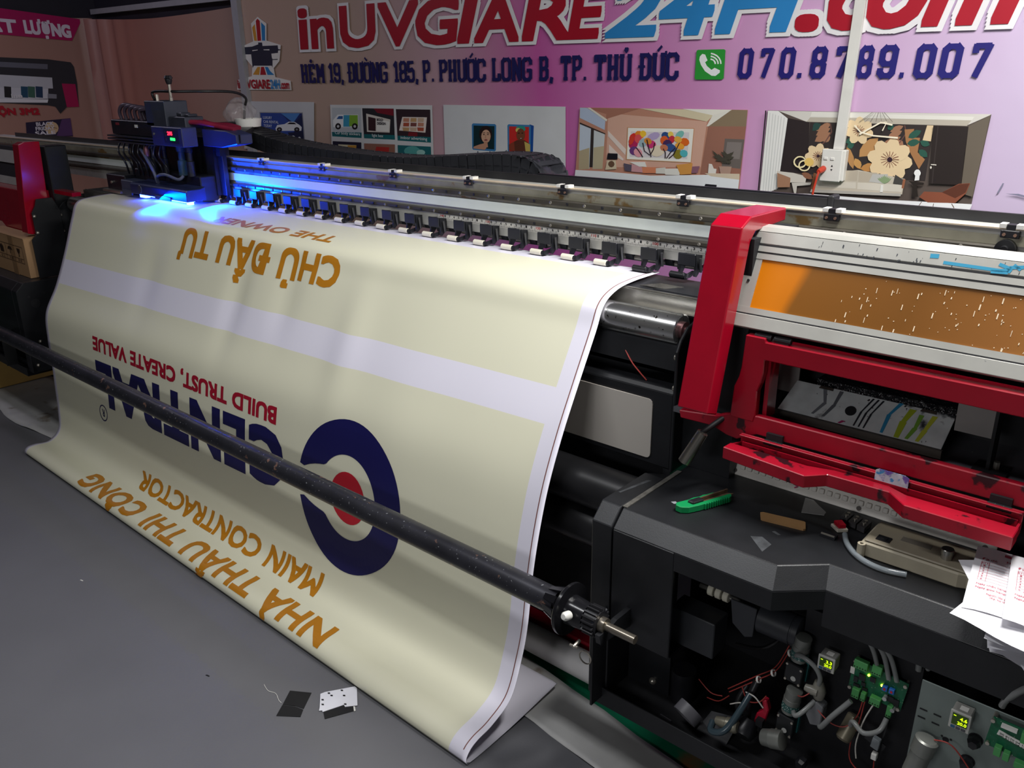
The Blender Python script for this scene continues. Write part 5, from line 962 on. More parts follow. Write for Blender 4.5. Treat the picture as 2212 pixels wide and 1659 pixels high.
# joint clips along the beam's top edge
def clip(x):
    z = 1.279 + zt(x)
    c = P('clip', B().box(x - .017, x + .017, 1.9195, 1.9243, z - .017, z - .002), BLACKP, beam, bevel=.001)
    return [P('clip_pad', B().box(x - .021, x - .009, 1.920, 1.945, z + .002, z + .010).box(x + .009, x + .022, 1.920, 1.945, z + .002, z + .010).box(x - .008, x + .008, 1.922, 1.945, z - .001, z + .009, 1), [WHITE, BLACKP], beam),
            P('clip_screw', B().cyl((x - .010, 1.9195, z - .0105), (x - .010, 1.917, z - .0105), .0032, n=10), mat('copper_screw', '#c9a08a', .3, .8), beam),
            P('clip_screw', B().cyl((x + .010, 1.9195, z - .0105), (x + .010, 1.917, z - .0105), .0032, n=10), MATS['copper_screw'], beam)]
for x in (-3.43, -2.985, -2.60, -2.215, -1.868, -1.50, -1.115, -.735, -.375): clip(x)
# tray with the energy chain behind the beam
BT_ = mat('black_tray', '#232326', .4, var=.15)
bp('chain_tray', [(1.985, 1.21), (1.985, 1.301), (1.993, 1.301), (1.993, 1.216), (2.215, 1.216), (2.215, 1.245), (2.223, 1.245), (2.223, 1.21)], BT_, -5.6, .55)
bp('tray_rod', [(1.9935, 1.290), (1.9935, 1.3045), (2.004, 1.3045), (2.004, 1.290)], BLACKP, -1.65, -.77)
P('tray_joint', B().box(-.772, -.757, 1.980, 2.02, 1.258, 1.3125), BLACKM, bevel=.003)
chain = P('energy_chain', B().tube([(-3.95, 2.15, 1.29), (-3.6, 2.15, 1.345), (-3.33, 2.15, 1.318), (-2.9, 2.15, 1.27), (-2.45, 2.15, 1.272), (-2.1, 2.15, 1.286), (-1.84, 2.15, 1.298), (-1.775, 2.15, 1.292), (-1.74, 2.15, 1.275)], .016, 8), RUBBER, smooth=60)
path = [(-3.97, 1.300), (-3.80, 1.325), (-3.62, 1.350), (-3.45, 1.340), (-3.327, 1.326), (-3.13, 1.297), (-2.883, 1.279), (-2.65, 1.270), (-2.469, 1.268), (-2.30, 1.272), (-2.111, 1.288), (-1.95, 1.302), (-1.84, 1.306), (-1.785, 1.302), (-1.745, 1.286), (-1.722, 1.264), (-1.735, 1.24)]
dense = []
for i in range(len(path) - 1):
    for k in range(24):
        f = k / 24; p0 = path[max(0, i - 1)]; p1 = path[i]; p2 = path[i + 1]; p3 = path[min(len(path) - 1, i + 2)]
        dense.append(tuple(.5 * (2 * b_ + (c_ - a_) * f + (2 * a_ - 5 * b_ + 4 * c_ - d_) * f * f + (3 * b_ - a_ - 3 * c_ + d_) * f ** 3) for a_, b_, c_, d_ in zip(p0, p1, p2, p3)))
acc = 0; last = dense[0]; marks = [last]
for q in dense[1:]:
    acc += math.hypot(q[0] - last[0], q[1] - last[1]); last = q
    if acc >= .036: marks.append(q); acc = 0
lp = [(-.0185, -.033), (.0170, -.033), (.0178, -.029), (.0178, .029), (.0170, .033), (-.0178, .033), (-.0185, .029)]
link_me = None
def chain_link(a, c, yc=2.15):
    dx, dz = c[0] - a[0], c[1] - a[1]; L = math.hypot(dx, dz); ex, ez = dx / L, dz / L; mx, mz = (a[0] + c[0]) / 2, (a[1] + c[1]) / 2
    g = B()
    for y0, y1, s_ in ((yc - .058, yc - .050, 1.0), (yc + .050, yc + .058, 1.0)):
        g.prism([(mx + ex * u * s_ - ez * w * s_, mz + ez * u * s_ + ex * w * s_) for u, w in lp], 'y', y0, y1)
    for w in (-.0315, .0290): g.prism([(mx + ex * u - ez * (w + t), mz + ez * u + ex * (w + t)) for u, t in ((-.011, 0), (.011, 0), (.011, .003), (-.011, .003))], 'y', yc - .0498, yc + .0498)
    g.prism([(mx + ex * u - ez * w, mz + ez * u + ex * w) for u, w in ((-.011, -.003), (.011, -.003), (.011, .003), (-.011, .003))], 'y', yc - .0598, yc - .0582)
    return P('chain_link', g, CHAIN, chain)
for a, c in zip(marks, marks[1:]): chain_link(a, c)
for k in range(14): chain_link((-1.79 - .036 * k, 1.247), (-1.826 - .036 * k, 1.247))
# black film wrapped over the chain's bend
def film(u, v):
    a = -0.25 + u * 1.9; r = .050 + .002 * math.sin(u * 31 + v * 6) + .0015 * math.sin(v * 23 + u * 9)
    return (-1.795 + .085 * math.sin(a) * (1 + .05 * math.sin(v * 9)) , 2.086 + v * .13, 1.262 + r * 1.42 * math.cos(a))
P('chain_film', B().grid(film, 20, 14), mat('black_film', '#232428', .24, var=.2), chain, smooth=60, recalc=False)
# ------------------------------------------------------------------ printing table, rollers, lower frame
TBL = mat('dark_table_steel', '#3b3c40', .32, .6, var=.2, speck='#9a9aa0', speckth=.76, speckscale=60)
tbl = P('printing_table', B().box(-4.23, -.865, 1.755, 1.918, 1.03, 1.0800), TBL, bevel=.002)
P('table_edge_strip', B().box(-4.23, -.868, 1.747, 1.7545, 1.040, 1.0795), STEELC, tbl)
P('table_edge_strip', B().box(-4.23, -.868, 1.7548, 1.762, 1.0802, 1.0815), STEELC, tbl)
P('table_cover_plate', B().prism([(-1.10, 1.775), (-.905, 1.775), (-.905, 1.900), (-1.03, 1.910)], 'z', 1.0802, 1.0820), TBL, tbl, bevel=.0005)
P('table_tab', B().prism([(-1.145, 1.785), (-1.075, 1.785), (-1.045, 1.83), (-1.11, 1.83)], 'z', 1.0822, 1.0832), STEELC, tbl)
fr = P('front_roller', B().lathe((-4.22, 1.694, 1.020), (-.965, 1.694, 1.020), [(0, .033), (.0008, .037), (.9992, .037), (1, .034)], 40), STEEL, smooth=40)
P('roller_shaft', B().cyl((-.9649, 1.694, 1.020), (-.86, 1.694, 1.020), .009, n=14).cyl((-.9648, 1.694, 1.020), (-.957, 1.694, 1.020), .020, n=18), mat('reddish_steel', '#7d5a5c', .35, .7), fr, smooth=40)
P('under_roller_plate', B().prism([(1.665, .985), (1.70, 1.00), (1.72, .985), (1.70, .93), (1.655, .93)], 'x', -4.22, -.945), BLACK)
P('back_panel', B().box(-4.24, -.94, 1.88, 1.90, .15, 1.02), BLACKM)
hp = P('heater_panel', B().prism([(1.640, .685), (1.640, .877), (1.650, .887), (1.74, .887), (1.74, .685)], 'x', -4.235, -.948), BLACK, bevel=.002)
OPAL = mat('opal_plastic', '#b9b3ab', .35, var=.03, scale=3)
def rr(x0, x1, z0, z1, r=.012): 
    q = []
    for cx, cz, a in ((x1 - r, z1 - r, 0), (x0 + r, z1 - r, 90), (x0 + r, z0 + r, 180), (x1 - r, z0 + r, 270)):
        for k in range(4): q.append((cx + r * math.cos(math.radians(a + 30 * k)), cz + r * math.sin(math.radians(a + 30 * k))))
    return q
for x0, x1 in ((-1.52, -1.001), (-2.12, -1.60), (-2.72, -2.2), (-3.32, -2.8), (-4.14, -3.40)): P('opal_window', B().prism(rr(x0, x1, .700, .853), 'y', 1.6365, 1.6397), OPAL, hp)
P('panel_wire', B().tube([(-1.098, 1.66, .952), (-1.07, 1.652, .925), (-1.035, 1.66, .889)], .0016, 6), mat('red_wire', '#9c3a34', .5))
lr = P('guide_roller', B().lathe((-4.19, 1.565, .617), (-.9655, 1.565, .617), [(0, .056), (1, .056)], 32), RUBBER, smooth=40)
P('guide_roller', B().lathe((-4.19, 1.565, .502), (-.9655, 1.565, .502), [(0, .050), (1, .050)], 32), RUBBER, smooth=40)
P('lower_crossbar', B().box(-4.2, -.945, 1.620, 1.66, .035, .085), mat('dark_red_paint', '#8e0a22', .4, var=.08), bevel=.004)
P('inner_frame_bar', B().box(-4.2, -.97, 1.655, 1.686, .335, .375).box(-4.2, -.97, 1.665, 1.686, .41, .44), BLACKM)
b = B()
for x in (-.972, -4.20): b.box(x - .02, x + .025, 1.66, 1.9, .0, .68)
P('inner_panel', B().box(-4.2, -.97, 1.690, 1.695, .0, .684), BLACKM)
P('frame_leg', B().box(-.965, -.945, 1.64, 1.90, .20, .684), BLACK); P('frame_leg', B().box(-4.255, -4.235, 1.70, 1.90, .0, .684), BLACK)
# side plates with screws
for s_, x in ((1, -.937), (-1, -4.246)):
    sp = P('side_plate', B().prism([(1.618, .690), (1.618, .99), (1.632, 1.015), (1.66, 1.04), (1.74, 1.06), (1.88, 1.06), (1.88, .69)], 'x', x - .006 + .006, x + .008), BLACK, bevel=.002)
    for y, z in ((1.628, .975), (1.628, .90)): P('dome_screw', B().lathe((x, y, z), (x - .007 if s_ > 0 else x + .016, y, z), [(0, .008), (.6, .0075), (1, .003)], 12), SCREW, sp, smooth=50)
# ------------------------------------------------------------------ pinch rollers
PB = mat('pinch_black', '#202126', .42, var=.15)
def pinch(x, black=False):
    a = P('pinch_roller', B().box(x - .028, x + .022, 1.8905, 1.8945, 1.121, 1.1535), PB, bevel=.002)     # front tab
    side = [(1.8948, 1.152), (1.9255, 1.147), (1.925, 1.115), (1.912, 1.100), (1.903, 1.0935), (1.8948, 1.0965), (1.8985, 1.112)]
    P('pinch_arm', B().prism(side, 'x', x + .016, x + .022), PB, a); P('pinch_arm', B().prism(side, 'x', x - .028, x - .0225), PB, a)
    P('pinch_block', B().prism([(1.927, 1.150), (1.955, 1.150), (1.96, 1.125), (1.95, 1.108), (1.935, 1.104), (1.929, 1.118)], 'x', x + .0235, x + .048), PB, a, bevel=.001)
    P('pinch_spring', B().cyl((x + .029, 1.905, 1.142), (x + .029, 1.911, 1.106), .0036, n=10), mat('spring_grey', '#57575a', .35, .6), a, smooth=40)
    P('roller_fork', B().prism([(1.880, 1.0935), (1.885, 1.103), (1.912, 1.1065), (1.915, 1.099), (1.893, 1.0925)], 'x', x + .0035, x + .010), PB, a)
    P('pinch_pad', B().lathe((x - .042, 1.881, 1.0980), (x - .0005, 1.881, 1.0980), [(0, .0066), (.04, .0084), (.96, .0084), (1, .0066)], 16), RUBBER if black else CREAM, a, smooth=40)
    P('pad_hub', B().cyl((x - .0003, 1.881, 1.0980), (x + .0032, 1.881, 1.0980), .0072, n=12), PB, a)
    P('pad_base', B().box(x - .044, x + .006, 1.876, 1.892, 1.0892, 1.0898), PB, a)
    return a
xs_ = [-1.075, -1.188] + [-1.313 - .1135 * k for k in range(19)]
for i, x in enumerate(xs_): pinch(x, i < 2)
P('pinch_bar', B().cyl((-4.2, 1.945, 1.109), (-.87, 1.945, 1.109), .0075, n=12), mat('worn_bar', '#9d9892', .4, .5, var=.25, scale=40), smooth=40)
for k in range(5): P('bar_hanger', B().box(-1.13 - k * .45, -1.118 - k * .45, 1.935, 1.955, 1.098, 1.122), PB, bevel=.002)
# ------------------------------------------------------------------ right end: red post, hinged cover, service bay
def post(x0, x1):
    p = P('red_post', B().prism([(1.507, .913), (1.598, 1.290), (1.636, 1.308), (1.80, 1.306), (1.80, 1.278), (1.66, 1.274), (1.640, 1.255), (1.550, .898)], 'x', x0, x1), RED, bevel=.003, seg=2)
    return p
post(-.86, -.788)
# hinged aluminium cover: slanted from (y 1.68, z 1.272) down to (y 1.60, z 1.086)
A0, A1 = (1.682, 1.272), (1.600, 1.086)
_d = math.hypot(A1[0] - A0[0], A1[1] - A0[1]); TY, TZ = (A1[0] - A0[0]) / _d, (A1[1] - A0[1]) / _d; NY, NZ = TZ, -TY   # outward normal (towards -y)
if NY > 0: NY, NZ = -NY, -NZ
def cvp(f, h): return (A0[0] + TY * _d * f + NY * h, A0[1] + TZ * _d * f + NZ * h)
def cstrip(name, f0, f1, h0, h1, m, x0=-.80, x1=.5, par=None, **k):
    return P(name, B().prism([cvp(f0, h0), cvp(f1, h0), cvp(f1, h1), cvp(f0, h1)], 'x', x0, x1), m, par, **k)
COVM = mat('cover_aluminium', '#a3a29c', .42, .2, var=.08, speck='#50565c', speckth=.74, speckscale=55)
cov = cstrip('service_cover', .0, .131, -.022, .0, COVM, bevel=.002)
P('cover_top_strip', B().prism([cvp(0, 0), cvp(0, -.022), (1.72, 1.281), (1.69, 1.280)], 'x', -.80, .5), COVM, cov)
cstrip('cover_groove', .132, .148, -.022, -.0008, BLACKM, par=cov); cstrip('cover_strip', .149, .207, -.022, .0, COVM, par=cov)
cstrip('cover_groove', .208, .224, -.022, -.0008, BLACKM, par=cov); cstrip('cover_strip', .225, .285, -.022, -.001, COVM, par=cov)
cstrip('cover_strip', .79, .851, -.022, -.001, COVM, par=cov); cstrip('cover_groove', .852, .866, -.022, -.0008, BLACKM, par=cov)
cstrip('cover_strip', .867, 1.0, -.022, .002, COVM, par=cov, bevel=.001)
cstrip('cover_end_plate', .285, .79, -.022, -.002, COVM, -.80, -.768, par=cov)
AMB = ramp_mat('amber_acrylic', [(0, '#c97408'), (.10, '#bd6c0a'), (.13, '#7a4c16'), (.45, '#70471a'), (.68, '#86572a'), (.85, '#986833'), (1, '#8a5c24')], 0, .30, -.60, .18, .06)
AMB.node_tree.nodes['Principled BSDF'].inputs['Specular IOR Level'].default_value = .25
b = B(); rs = random.Random(9)
for k in range(150):
    x = -.60 + .5 * rs.random() ** .8; f = rs.uniform(.30, .78); w = rs.uniform(.0008, .0022); h = rs.choice((.006, .008, .02, .05)); h = min(h, .785 - f)
    b.add([(x, *cvp(f, -.0033)), (x + w, *cvp(f, -.0033)), (x + w * .8, *cvp(f + h, -.0033)), (x - w * .2, *cvp(f + h, -.0033))], [(0, 1, 2, 3)])
P('resin_splashes', b, ink('#e0cdb0', .3), cov, recalc=False, kind='stuff')
cstrip('amber_window', .285, .79, -.010, -.004, AMB, -.768, .5, par=cov)
P('end_plate_screw', B().cyl((-.786, *cvp(.52, -.002)), (-.786, *cvp(.52, 0)), .003, n=10), BLACKM, cov)
BLU = ink('#2a86a8', .5); b = B()
def cst(pts, w):
    for (x0, f0), (x1, f1) in zip(pts, pts[1:]):
        dx, df = x1 - x0, (f1 - f0) * _d; L = math.hypot(dx, df) or 1; nx, nf = -df / L * w / 2, dx / L * w / 2
        b.add([(x0 + nx, *cvp(f0 + nf / _d, .0006)), (x0 - nx, *cvp(f0 - nf / _d, .0006)), (x1 - nx, *cvp(f1 - nf / _d, .0006)), (x1 + nx, *cvp(f1 + nf / _d, .0006))], [(0, 1, 2, 3)])
cst([(-.425, .090), (-.33, .100), (-.318, .085)], .006); cst([(-.335, .045), (-.315, .075), (-.318, .11), (-.345, .118)], .006); cst([(-.318, .065), (-.295, .045)], .006); cst([(-.312, .035), (-.300, .075)], .005)
P('marker_arrow', b, BLU, cov, recalc=False); b = B()
cst([(-.262, .05), (-.235, .055)], .005); cst([(-.25, .03), (-.247, .08)], .005); cst([(-.245, .10), (-.15, .075)], .006); cst([(-.22, .06), (-.245, .10), (-.215, .13)], .006); P('marker_arrow', b, BLU, cov, recalc=False); b = B()
cst([(-.45, .045), (-.435, .04)], .008)
P('marker_dab', b, BLU, cov, recalc=False)
b = B(); rs = random.Random(5)
for k in range(46):
    x = rs.uniform(-.66, -.12); f = rs.uniform(.01, .12); w = rs.uniform(.0008, .0022); h = rs.uniform(.004, .03)
    b.add([(x, *cvp(f, .0005)), (x + w, *cvp(f, .0005)), (x + w * .6, *cvp(f + h, .0005)), (x - w * .2, *cvp(f + h, .0005))], [(0, 1, 2, 3)])
P('ink_spatter', b, ink('#2b3038'), cov, recalc=False, kind='stuff')
for x0 in (-.742, -.70): P('cover_hinge', B().cyl((x0, 1.604, 1.072), (x0 + .036, 1.604, 1.072), .006, n=10).box(x0 + .004, x0 + .032, 1.600, 1.612, 1.060, 1.078), BLACKM, cov)
P('rail_wheel', B().lathe((-.378, 1.93, 1.247), (-.378, 1.905, 1.247), [(0, .011), (.1, .019), (.7, .019), (.72, .008), (1, .007)], 20), RUBBER, beam, smooth=40)
# red door frame of the service bay
P('bay_frame', B().prism([(-.758, 1.073), (-.715, 1.073), (-.713, 1.065), (.5, 1.065), (.5, 1.022), (-.712, 1.026), (-.712, .998), (-.716, .975), (-.722, .955), (-.722, .900), (-.725, .885), (-.779, .885), (-.775, .955), (-.766, .978), (-.762, 1.0)], 'y', 1.592, 1.612), RED, bevel=.002)
P('frame_inner_flange', B().box(-.715, -.706, 1.6125, 1.655, .89, 1.03), RED); P('frame_inner_flange', B().box(-.70, .5, 1.6125, 1.64, 1.040, 1.062), RED)
P('bay_sill', B().prism([(-.905, .866), (-.81, .877), (-.775, .893), (-.715, .900), (.5, .900), (.5, .858), (-.715, .858), (-.76, .835), (-.785, .838), (-.82, .850), (-.90, .848)], 'y', 1.594, 1.612), REDS, bevel=.002)
P('bay_shade_filler', B().box(-.865, -.782, 1.645, 1.86, .8625, 1.26), BLACKM)  # added black filler, stands in for the shade between post and frame
P('bay_floor', B().box(-.93, .5, 1.613, 2.0, .850, .862), mat('grey_shelf', '#55555a', .45, var=.2, speck='#b0b0b4', speckth=.77, speckscale=60))
P('bay_back', B().box(-.93, .5, 1.86, 1.88, .862, 1.08), BLACKM)
P('bay_roof', B().box(-.78, .5, 1.66, 1.86, 1.075, 1.08), BLACKM)
P('lower_wall', B().box(-.80, .5, 1.72, 1.735, .7005, .85), BLACK); P('lower_wall', B().box(-.944, -.802, 1.66, 1.72, .7005, .848), BLACK)
PALE = mat('pale_panel', '#8f8b88', .5, var=.1)
P('bay_panel', B().slab([(-.775, 1.76, .905), (-.703, 1.76, .905), (-.703, 1.76, 1.02), (-.775, 1.76, 1.02)], .004), PALE)
P('bay_panel', B().slab([(-.372, 1.74, .915), (-.305, 1.74, .915), (-.305, 1.74, 1.02), (-.372, 1.74, 1.02)], .004), PALE)
P('bay_bracket', B().box(-.298, -.292, 1.70, 1.745, .863, .99).box(-.32, -.26, 1.69, 1.74, .8625, .867), BLACKM)
P('bracket_bolt', B().cyl((-.283, 1.715, .867), (-.283, 1.715, .882), .006, n=6), SCREW)
DRIP = mat('stained_drip_steel', '#d2d8d8', .34, .2, var=.2, rust='#33363a', rustscale=11, rustth=.60, speck='#2b2c30', speckth=.70, speckscale=80)
q0, q1, q2, q3 = V(-.720, 1.70, .884), V(-.380, 1.70, .884), V(-.376, 1.758, .938), V(-.705, 1.758, .938)
dp = P('drip_plate', B().slab([q0, q1, q2, q3], .003), DRIP, bevel=.0008)
P('drip_plate_lip', B().box(-.726, -.376, 1.690, 1.6985, .868, .885), mat('dark_lip', '#3a332e', .45, var=.2), dp)
def dpp(u, v, h=.0012):
    p = q0 + (q1 - q0) * u + (q3 - q0) * v; n = (q1 - q0).cross(q3 - q0).normalized(); n = n if n.y < 0 else -n
    return p + n * h
def streak(name, col, pts, w):
    b = B()
    for (a, c), (d, e) in zip(pts, pts[1:]): b.add([dpp(a - w, c), dpp(a + w, c), dpp(d + w * .7, e), dpp(d - w * .7, e)], [(0, 1, 2, 3)])
    P(name, b, ink(col, .3), dp, recalc=False)
streak('ink_streak', '#2f7fa6', [(.66, 1), (.635, .6), (.655, .05)], .012); streak('ink_streak', '#9aa82c', [(.74, .9), (.73, .5), (.745, .02)], .02); streak('ink_streak', '#6f9a3a', [(.80, .8), (.81, .4), (.80, .05)], .014); streak('ink_streak', '#b0b43a', [(.87, .85), (.865, .4), (.86, .05)], .015)
for u in (.50, .53, .56): streak('ink_streak', '#26262c', [(u, .95), (u - .02, .5), (u - .012, .05)], .006)
streak('ink_streak', '#6a6d72', [(.20, .9), (.25, .5), (.22, .1)], .012); streak('ink_streak', '#5a5d62', [(.30, .95), (.31, .5), (.29, .1)], .012); streak('ink_streak', '#9c2a5c', [(.42, .12), (.40, .02)], .012)
b = B(); b.cyl(dpp(.42, .45, .0008), dpp(.42, .45, .0016), .0115, n=18); P('plate_hole', b, BLACKM, dp)
for u in (.16, .78): P('lip_tab', B().slab([dpp(u, .90, .004), dpp(u + .09, .90, .004), dpp(u + .085, .97, .004), dpp(u + .005, .97, .004)], .0035), mat('dark_lip', '#3a332e'), dp)
P('ink_pad', B().box(-.66, -.375, 1.7585, 1.85, .936, .952).slab([(-.63, 1.76, .953), (-.378, 1.76, .953), (-.378, 1.84, 1.00), (-.63, 1.84, 1.00)], .006), mat('wet_black_ink', '#121216', .12, var=.3, bump=.9, bscale=95))
# tilting lid
lid = P('bay_lid', B().prism([(-.756, 1.532), (-.578, 1.514), (-.545, 1.549), (-.418, 1.551), (-.378, 1.516), (-.205, 1.516), (-.205, 1.588), (-.745, 1.588)], 'z', .8130, .8165), REDS)
def lidband(y): return y
bd = [(-.758, 1.530), (-.570, 1.508), (-.538, 1.543), (-.420, 1.545), (-.382, 1.510), (-.203, 1.510)]
bk = [(-.203, 1.553), (-.392, 1.553), (-.428, 1.570), (-.534, 1.570), (-.585, 1.556), (-.756, 1.560)]
P('lid_front_band', B().prism(bd + bk, 'z', .8130, .8400), REDS, lid, bevel=.0015)
P('lid_rear_wall', B().box(-.745, -.205, 1.5835, 1.588, .8166, .8570).box(-.745, -.205, 1.574, 1.5834, .8545, .8570), REDS, lid, bevel=.001)
P('lid_channel', B().box(-.735, -.21, 1.5705, 1.574, .8166, .8440), REDS, lid)
P('lid_end_wall', B().box(-.209, -.205, 1.553, 1.583, .8166, .8375), REDS, lid); P('lid_end_wall', B().prism([(-.756, 1.560), (-.745, 1.583), (-.741, 1.583), (-.752, 1.560)], 'z', .8166, .8375), REDS, lid)
for x0 in (-.690, -.262):
    h = P('lid_hinge', B().box(x0, x0 + .036, 1.586, 1.5935, .850, .872).cyl((x0 - .002, 1.585, .852), (x0 + .038, 1.585, .852), .006, n=10), BLACKM)
    for k in (0, 1): P('hinge_knuckle', B().ring((x0 + .010 + .014 * k, 1.585, .852), (x0 + .012 + .014 * k, 1.585, .852), .0066, .004, 12), BLACKM, h)
P('lid_end_screw', B().cyl((-.2095, 1.568, .825), (-.213, 1.568, .825), .005, n=10), SCREW, lid)
# hand lever (tube) under the post
lv = P('lever', B().cyl((-.795, 1.60, .875), (-.822, 1.545, .846), .006, n=12), BLACKM, smooth=40)
P('lever_tube', B().lathe((-.818, 1.553, .851), (-.850, 1.535, .775), [(0, .006), (.04, .0125), (1, .0145), (1, .0122), (.5, .0122)], 20), mat('chrome_tube', '#a8a29a', .22, .9, var=.15), lv, smooth=40)
# ------------------------------------------------------------------ right cabinet
ec = P('cabinet_end_cover', B().prism([(1.56, .702), (1.389, .702), (1.352, .666), (1.352, .205), (1.66, .205), (1.66, .5), (1.66, .66)], 'x', -.966, -.9135), BLACK, bevel=.003, seg=2)
top_o = [(-.910, 1.389), (-.556, 1.389), (-.482, 1.457), (.5, 1.457), (.5, 2.2), (-.910, 2.2)]
low_o = [(-.910, 1.352), (-.545, 1.352), (-.470, 1.420), (.5, 1.420), (.5, 2.2), (-.910, 2.2)]
ct = P('cabinet_top', B().prism(low_o, 'z', .664, .700, top=top_o), BLACK, bevel=.002, seg=2)
P('seam_strip', B().box(-.9135, -.902, 1.392, 1.62, .700, .7022), mat('worn_edge', '#6a6863', .4, .4, var=.35, scale=70), ct)
P('front_panel', B().box(-.910, -.758, 1.352, 1.362, .40, .6635), BLACK, bevel=.002)
P('front_fascia', B().box(-.758, -.545, 1.352, 1.360, .622, .6635), BLACK); P('front_fascia', B().prism([(-.545, 1.352), (-.470, 1.420), (-.475, 1.428), (-.55, 1.360)], 'z', .622, .6635), BLACK)
P('front_fascia', B().box(-.470, .5, 1.420, 1.428, .585, .6635), BLACK)
P('recess_panel', B().box(-.9125, -.80, 1.44, 1.45, .222, .40), BLACK); P('recess_panel', B().box(-.912, -.76, 1.3625, 1.44, .395, .40), BLACK)
P('base_tray', B().box(-.952, .5, 1.345, 2.2, .212, .222), mat('tray_black', '#2a2a2c', .42, var=.25, speck='#7a7a80', speckth=.75, speckscale=30))
P('base_skirt', B().box(-.952, .5, 1.340, 1.3448, .198, .246), BLACK, bevel=.001)
P('cabinet_back', B().box(-.90, .5, 1.70, 1.72, .20, .66), BLACKM)
P('dome_bolt', B().lathe((-.842, 1.4395, .245), (-.842, 1.43, .245), [(0, .009), (.5, .0085), (1, .003)], 14), SCREW, smooth=50)
for x in (-.90, -.30): 
    c = P('caster', B().lathe((x - .012, 1.70, .04), (x + .012, 1.70, .04), [(0, .034), (.1, .04), (.9, .04), (1, .034)], 20), BLACKP, smooth=40); P('caster_fork', B().box(x - .02, x + .02, 1.675, 1.725, .084, .211).box(x - .02, x - .014, 1.685, 1.715, .03, .084).box(x + .014, x + .02, 1.685, 1.715, .03, .084), BLACKM, c)
# ------------------------------------------------------------------ take-up bar resting on its two brackets
YB, ZB = 1.262, .489
bar = thing('take_up_bar', (-2.5, YB, ZB), 'long dark worn steel take-up bar crossing in front of the hanging printed sheet', 'bar')
PIPE = mat('worn_dark_pipe', '#34343a', .36, .45, var=.2, rust='#8a6a5c', rustscale=24, rustth=.66, speck='#8d8f94', speckth=.675, speckscale=120)
build('pipe', B().cyl((-4.6, YB, ZB), (-.985, YB, ZB), .030, n=28), PIPE, bar, smooth=40)
fl = build('flange', B().lathe((-.975, YB, ZB), (-.905, YB, ZB), [(0, .035), (.12, .044), (.2, .058), (.24, .060), (.34, .060), (.37, .034), (1, .030)], 32), mat('flange_black', '#17171a', .2, var=.1), bar, smooth=35)
for k in range(8):
    a = k * math.pi / 4
    build('flange_finger', B().hexa([(-1.01, YB + .031 * math.cos(a + t), ZB + .031 * math.sin(a + t)) for t in (-.2, .2)] + [(-.974, YB + .042 * math.cos(a + t), ZB + .042 * math.sin(a + t)) for t in (.2, -.2)] + [(-1.01, YB + .026 * math.cos(a + t), ZB + .026 * math.sin(a + t)) for t in (-.2, .2)] + [(-.974, YB + .034 * math.cos(a + t), ZB + .034 * math.sin(a + t)) for t in (.2, -.2)]), MATS['flange_black'], fl)
build('gear', B().lathe((-.904, YB, ZB), (-.872, YB, ZB), [(0, .027), (1, .027)], 24), BLACKP, bar)
for k in range(18):
    a = k * math.pi / 9; c_, s_ = math.cos(a), math.sin(a)
    build('gear_tooth', B().hexa([(x, YB + r * c_ - w * s_, ZB + r * s_ + w * c_) for x in (-.903, -.873) for r, w in ((.0272, -.0026), (.0272, .0026), (.0335, .0016), (.0335, -.0016))]), mat('gear_dark', '#2e2e31', .28, .3), bar)
build('shaft', B().cyl((-.8718, YB, ZB), (-.785, YB, ZB), .0095, n=18).cyl((-.8715, YB, ZB), (-.858, YB, ZB), .0165, n=20), mat('shaft_steel', '#8a8378', .3, .85, var=.2), bar, smooth=40)
build('release_knob', B().lathe((-.93, YB - .036, ZB + .014), (-.93, YB - .056, ZB + .020), [(0, .010), (.7, .010), (1, .006), (1.01, .003)], 16), mat('knob_white', '#d9d8d2', .35), bar, smooth=40)
build('clamp_screw', B().cyl((-.905, YB - .03, ZB - .042), (-.905, YB - .052, ZB - .046), .004, n=8).cyl((-.915, YB - .05, ZB - .046), (-.895, YB - .05, ZB - .044), .003, n=8), SCREW, bar)
for s_, x in ((1, -.868), (-1, -4.36)):
    br = P('bar_bracket', B().prism([(y, z - (0 if s_ > 0 else .0305)) for y, z in ((1.352, .44), (1.24, .455), (1.235, .479), (1.25, .479), (1.275, .479), (1.30, .485), (1.352, .485))], 'x', x, x + .012), BLACK)
    P('bracket_plate', B().box(x - .055 if s_ > 0 else x, x - .050 if s_ > 0 else x + .005, 1.30, 1.351, .222 if s_ > 0 else .29, .46), BLACK, br)
P('pin_ring', B().tube([(-.935 + .016 * math.cos(a), 1.295, .35 + .016 * math.sin(a)) for a in [k * math.pi / 8 for k in range(17)]], .0018, 6, 1), SCREW)
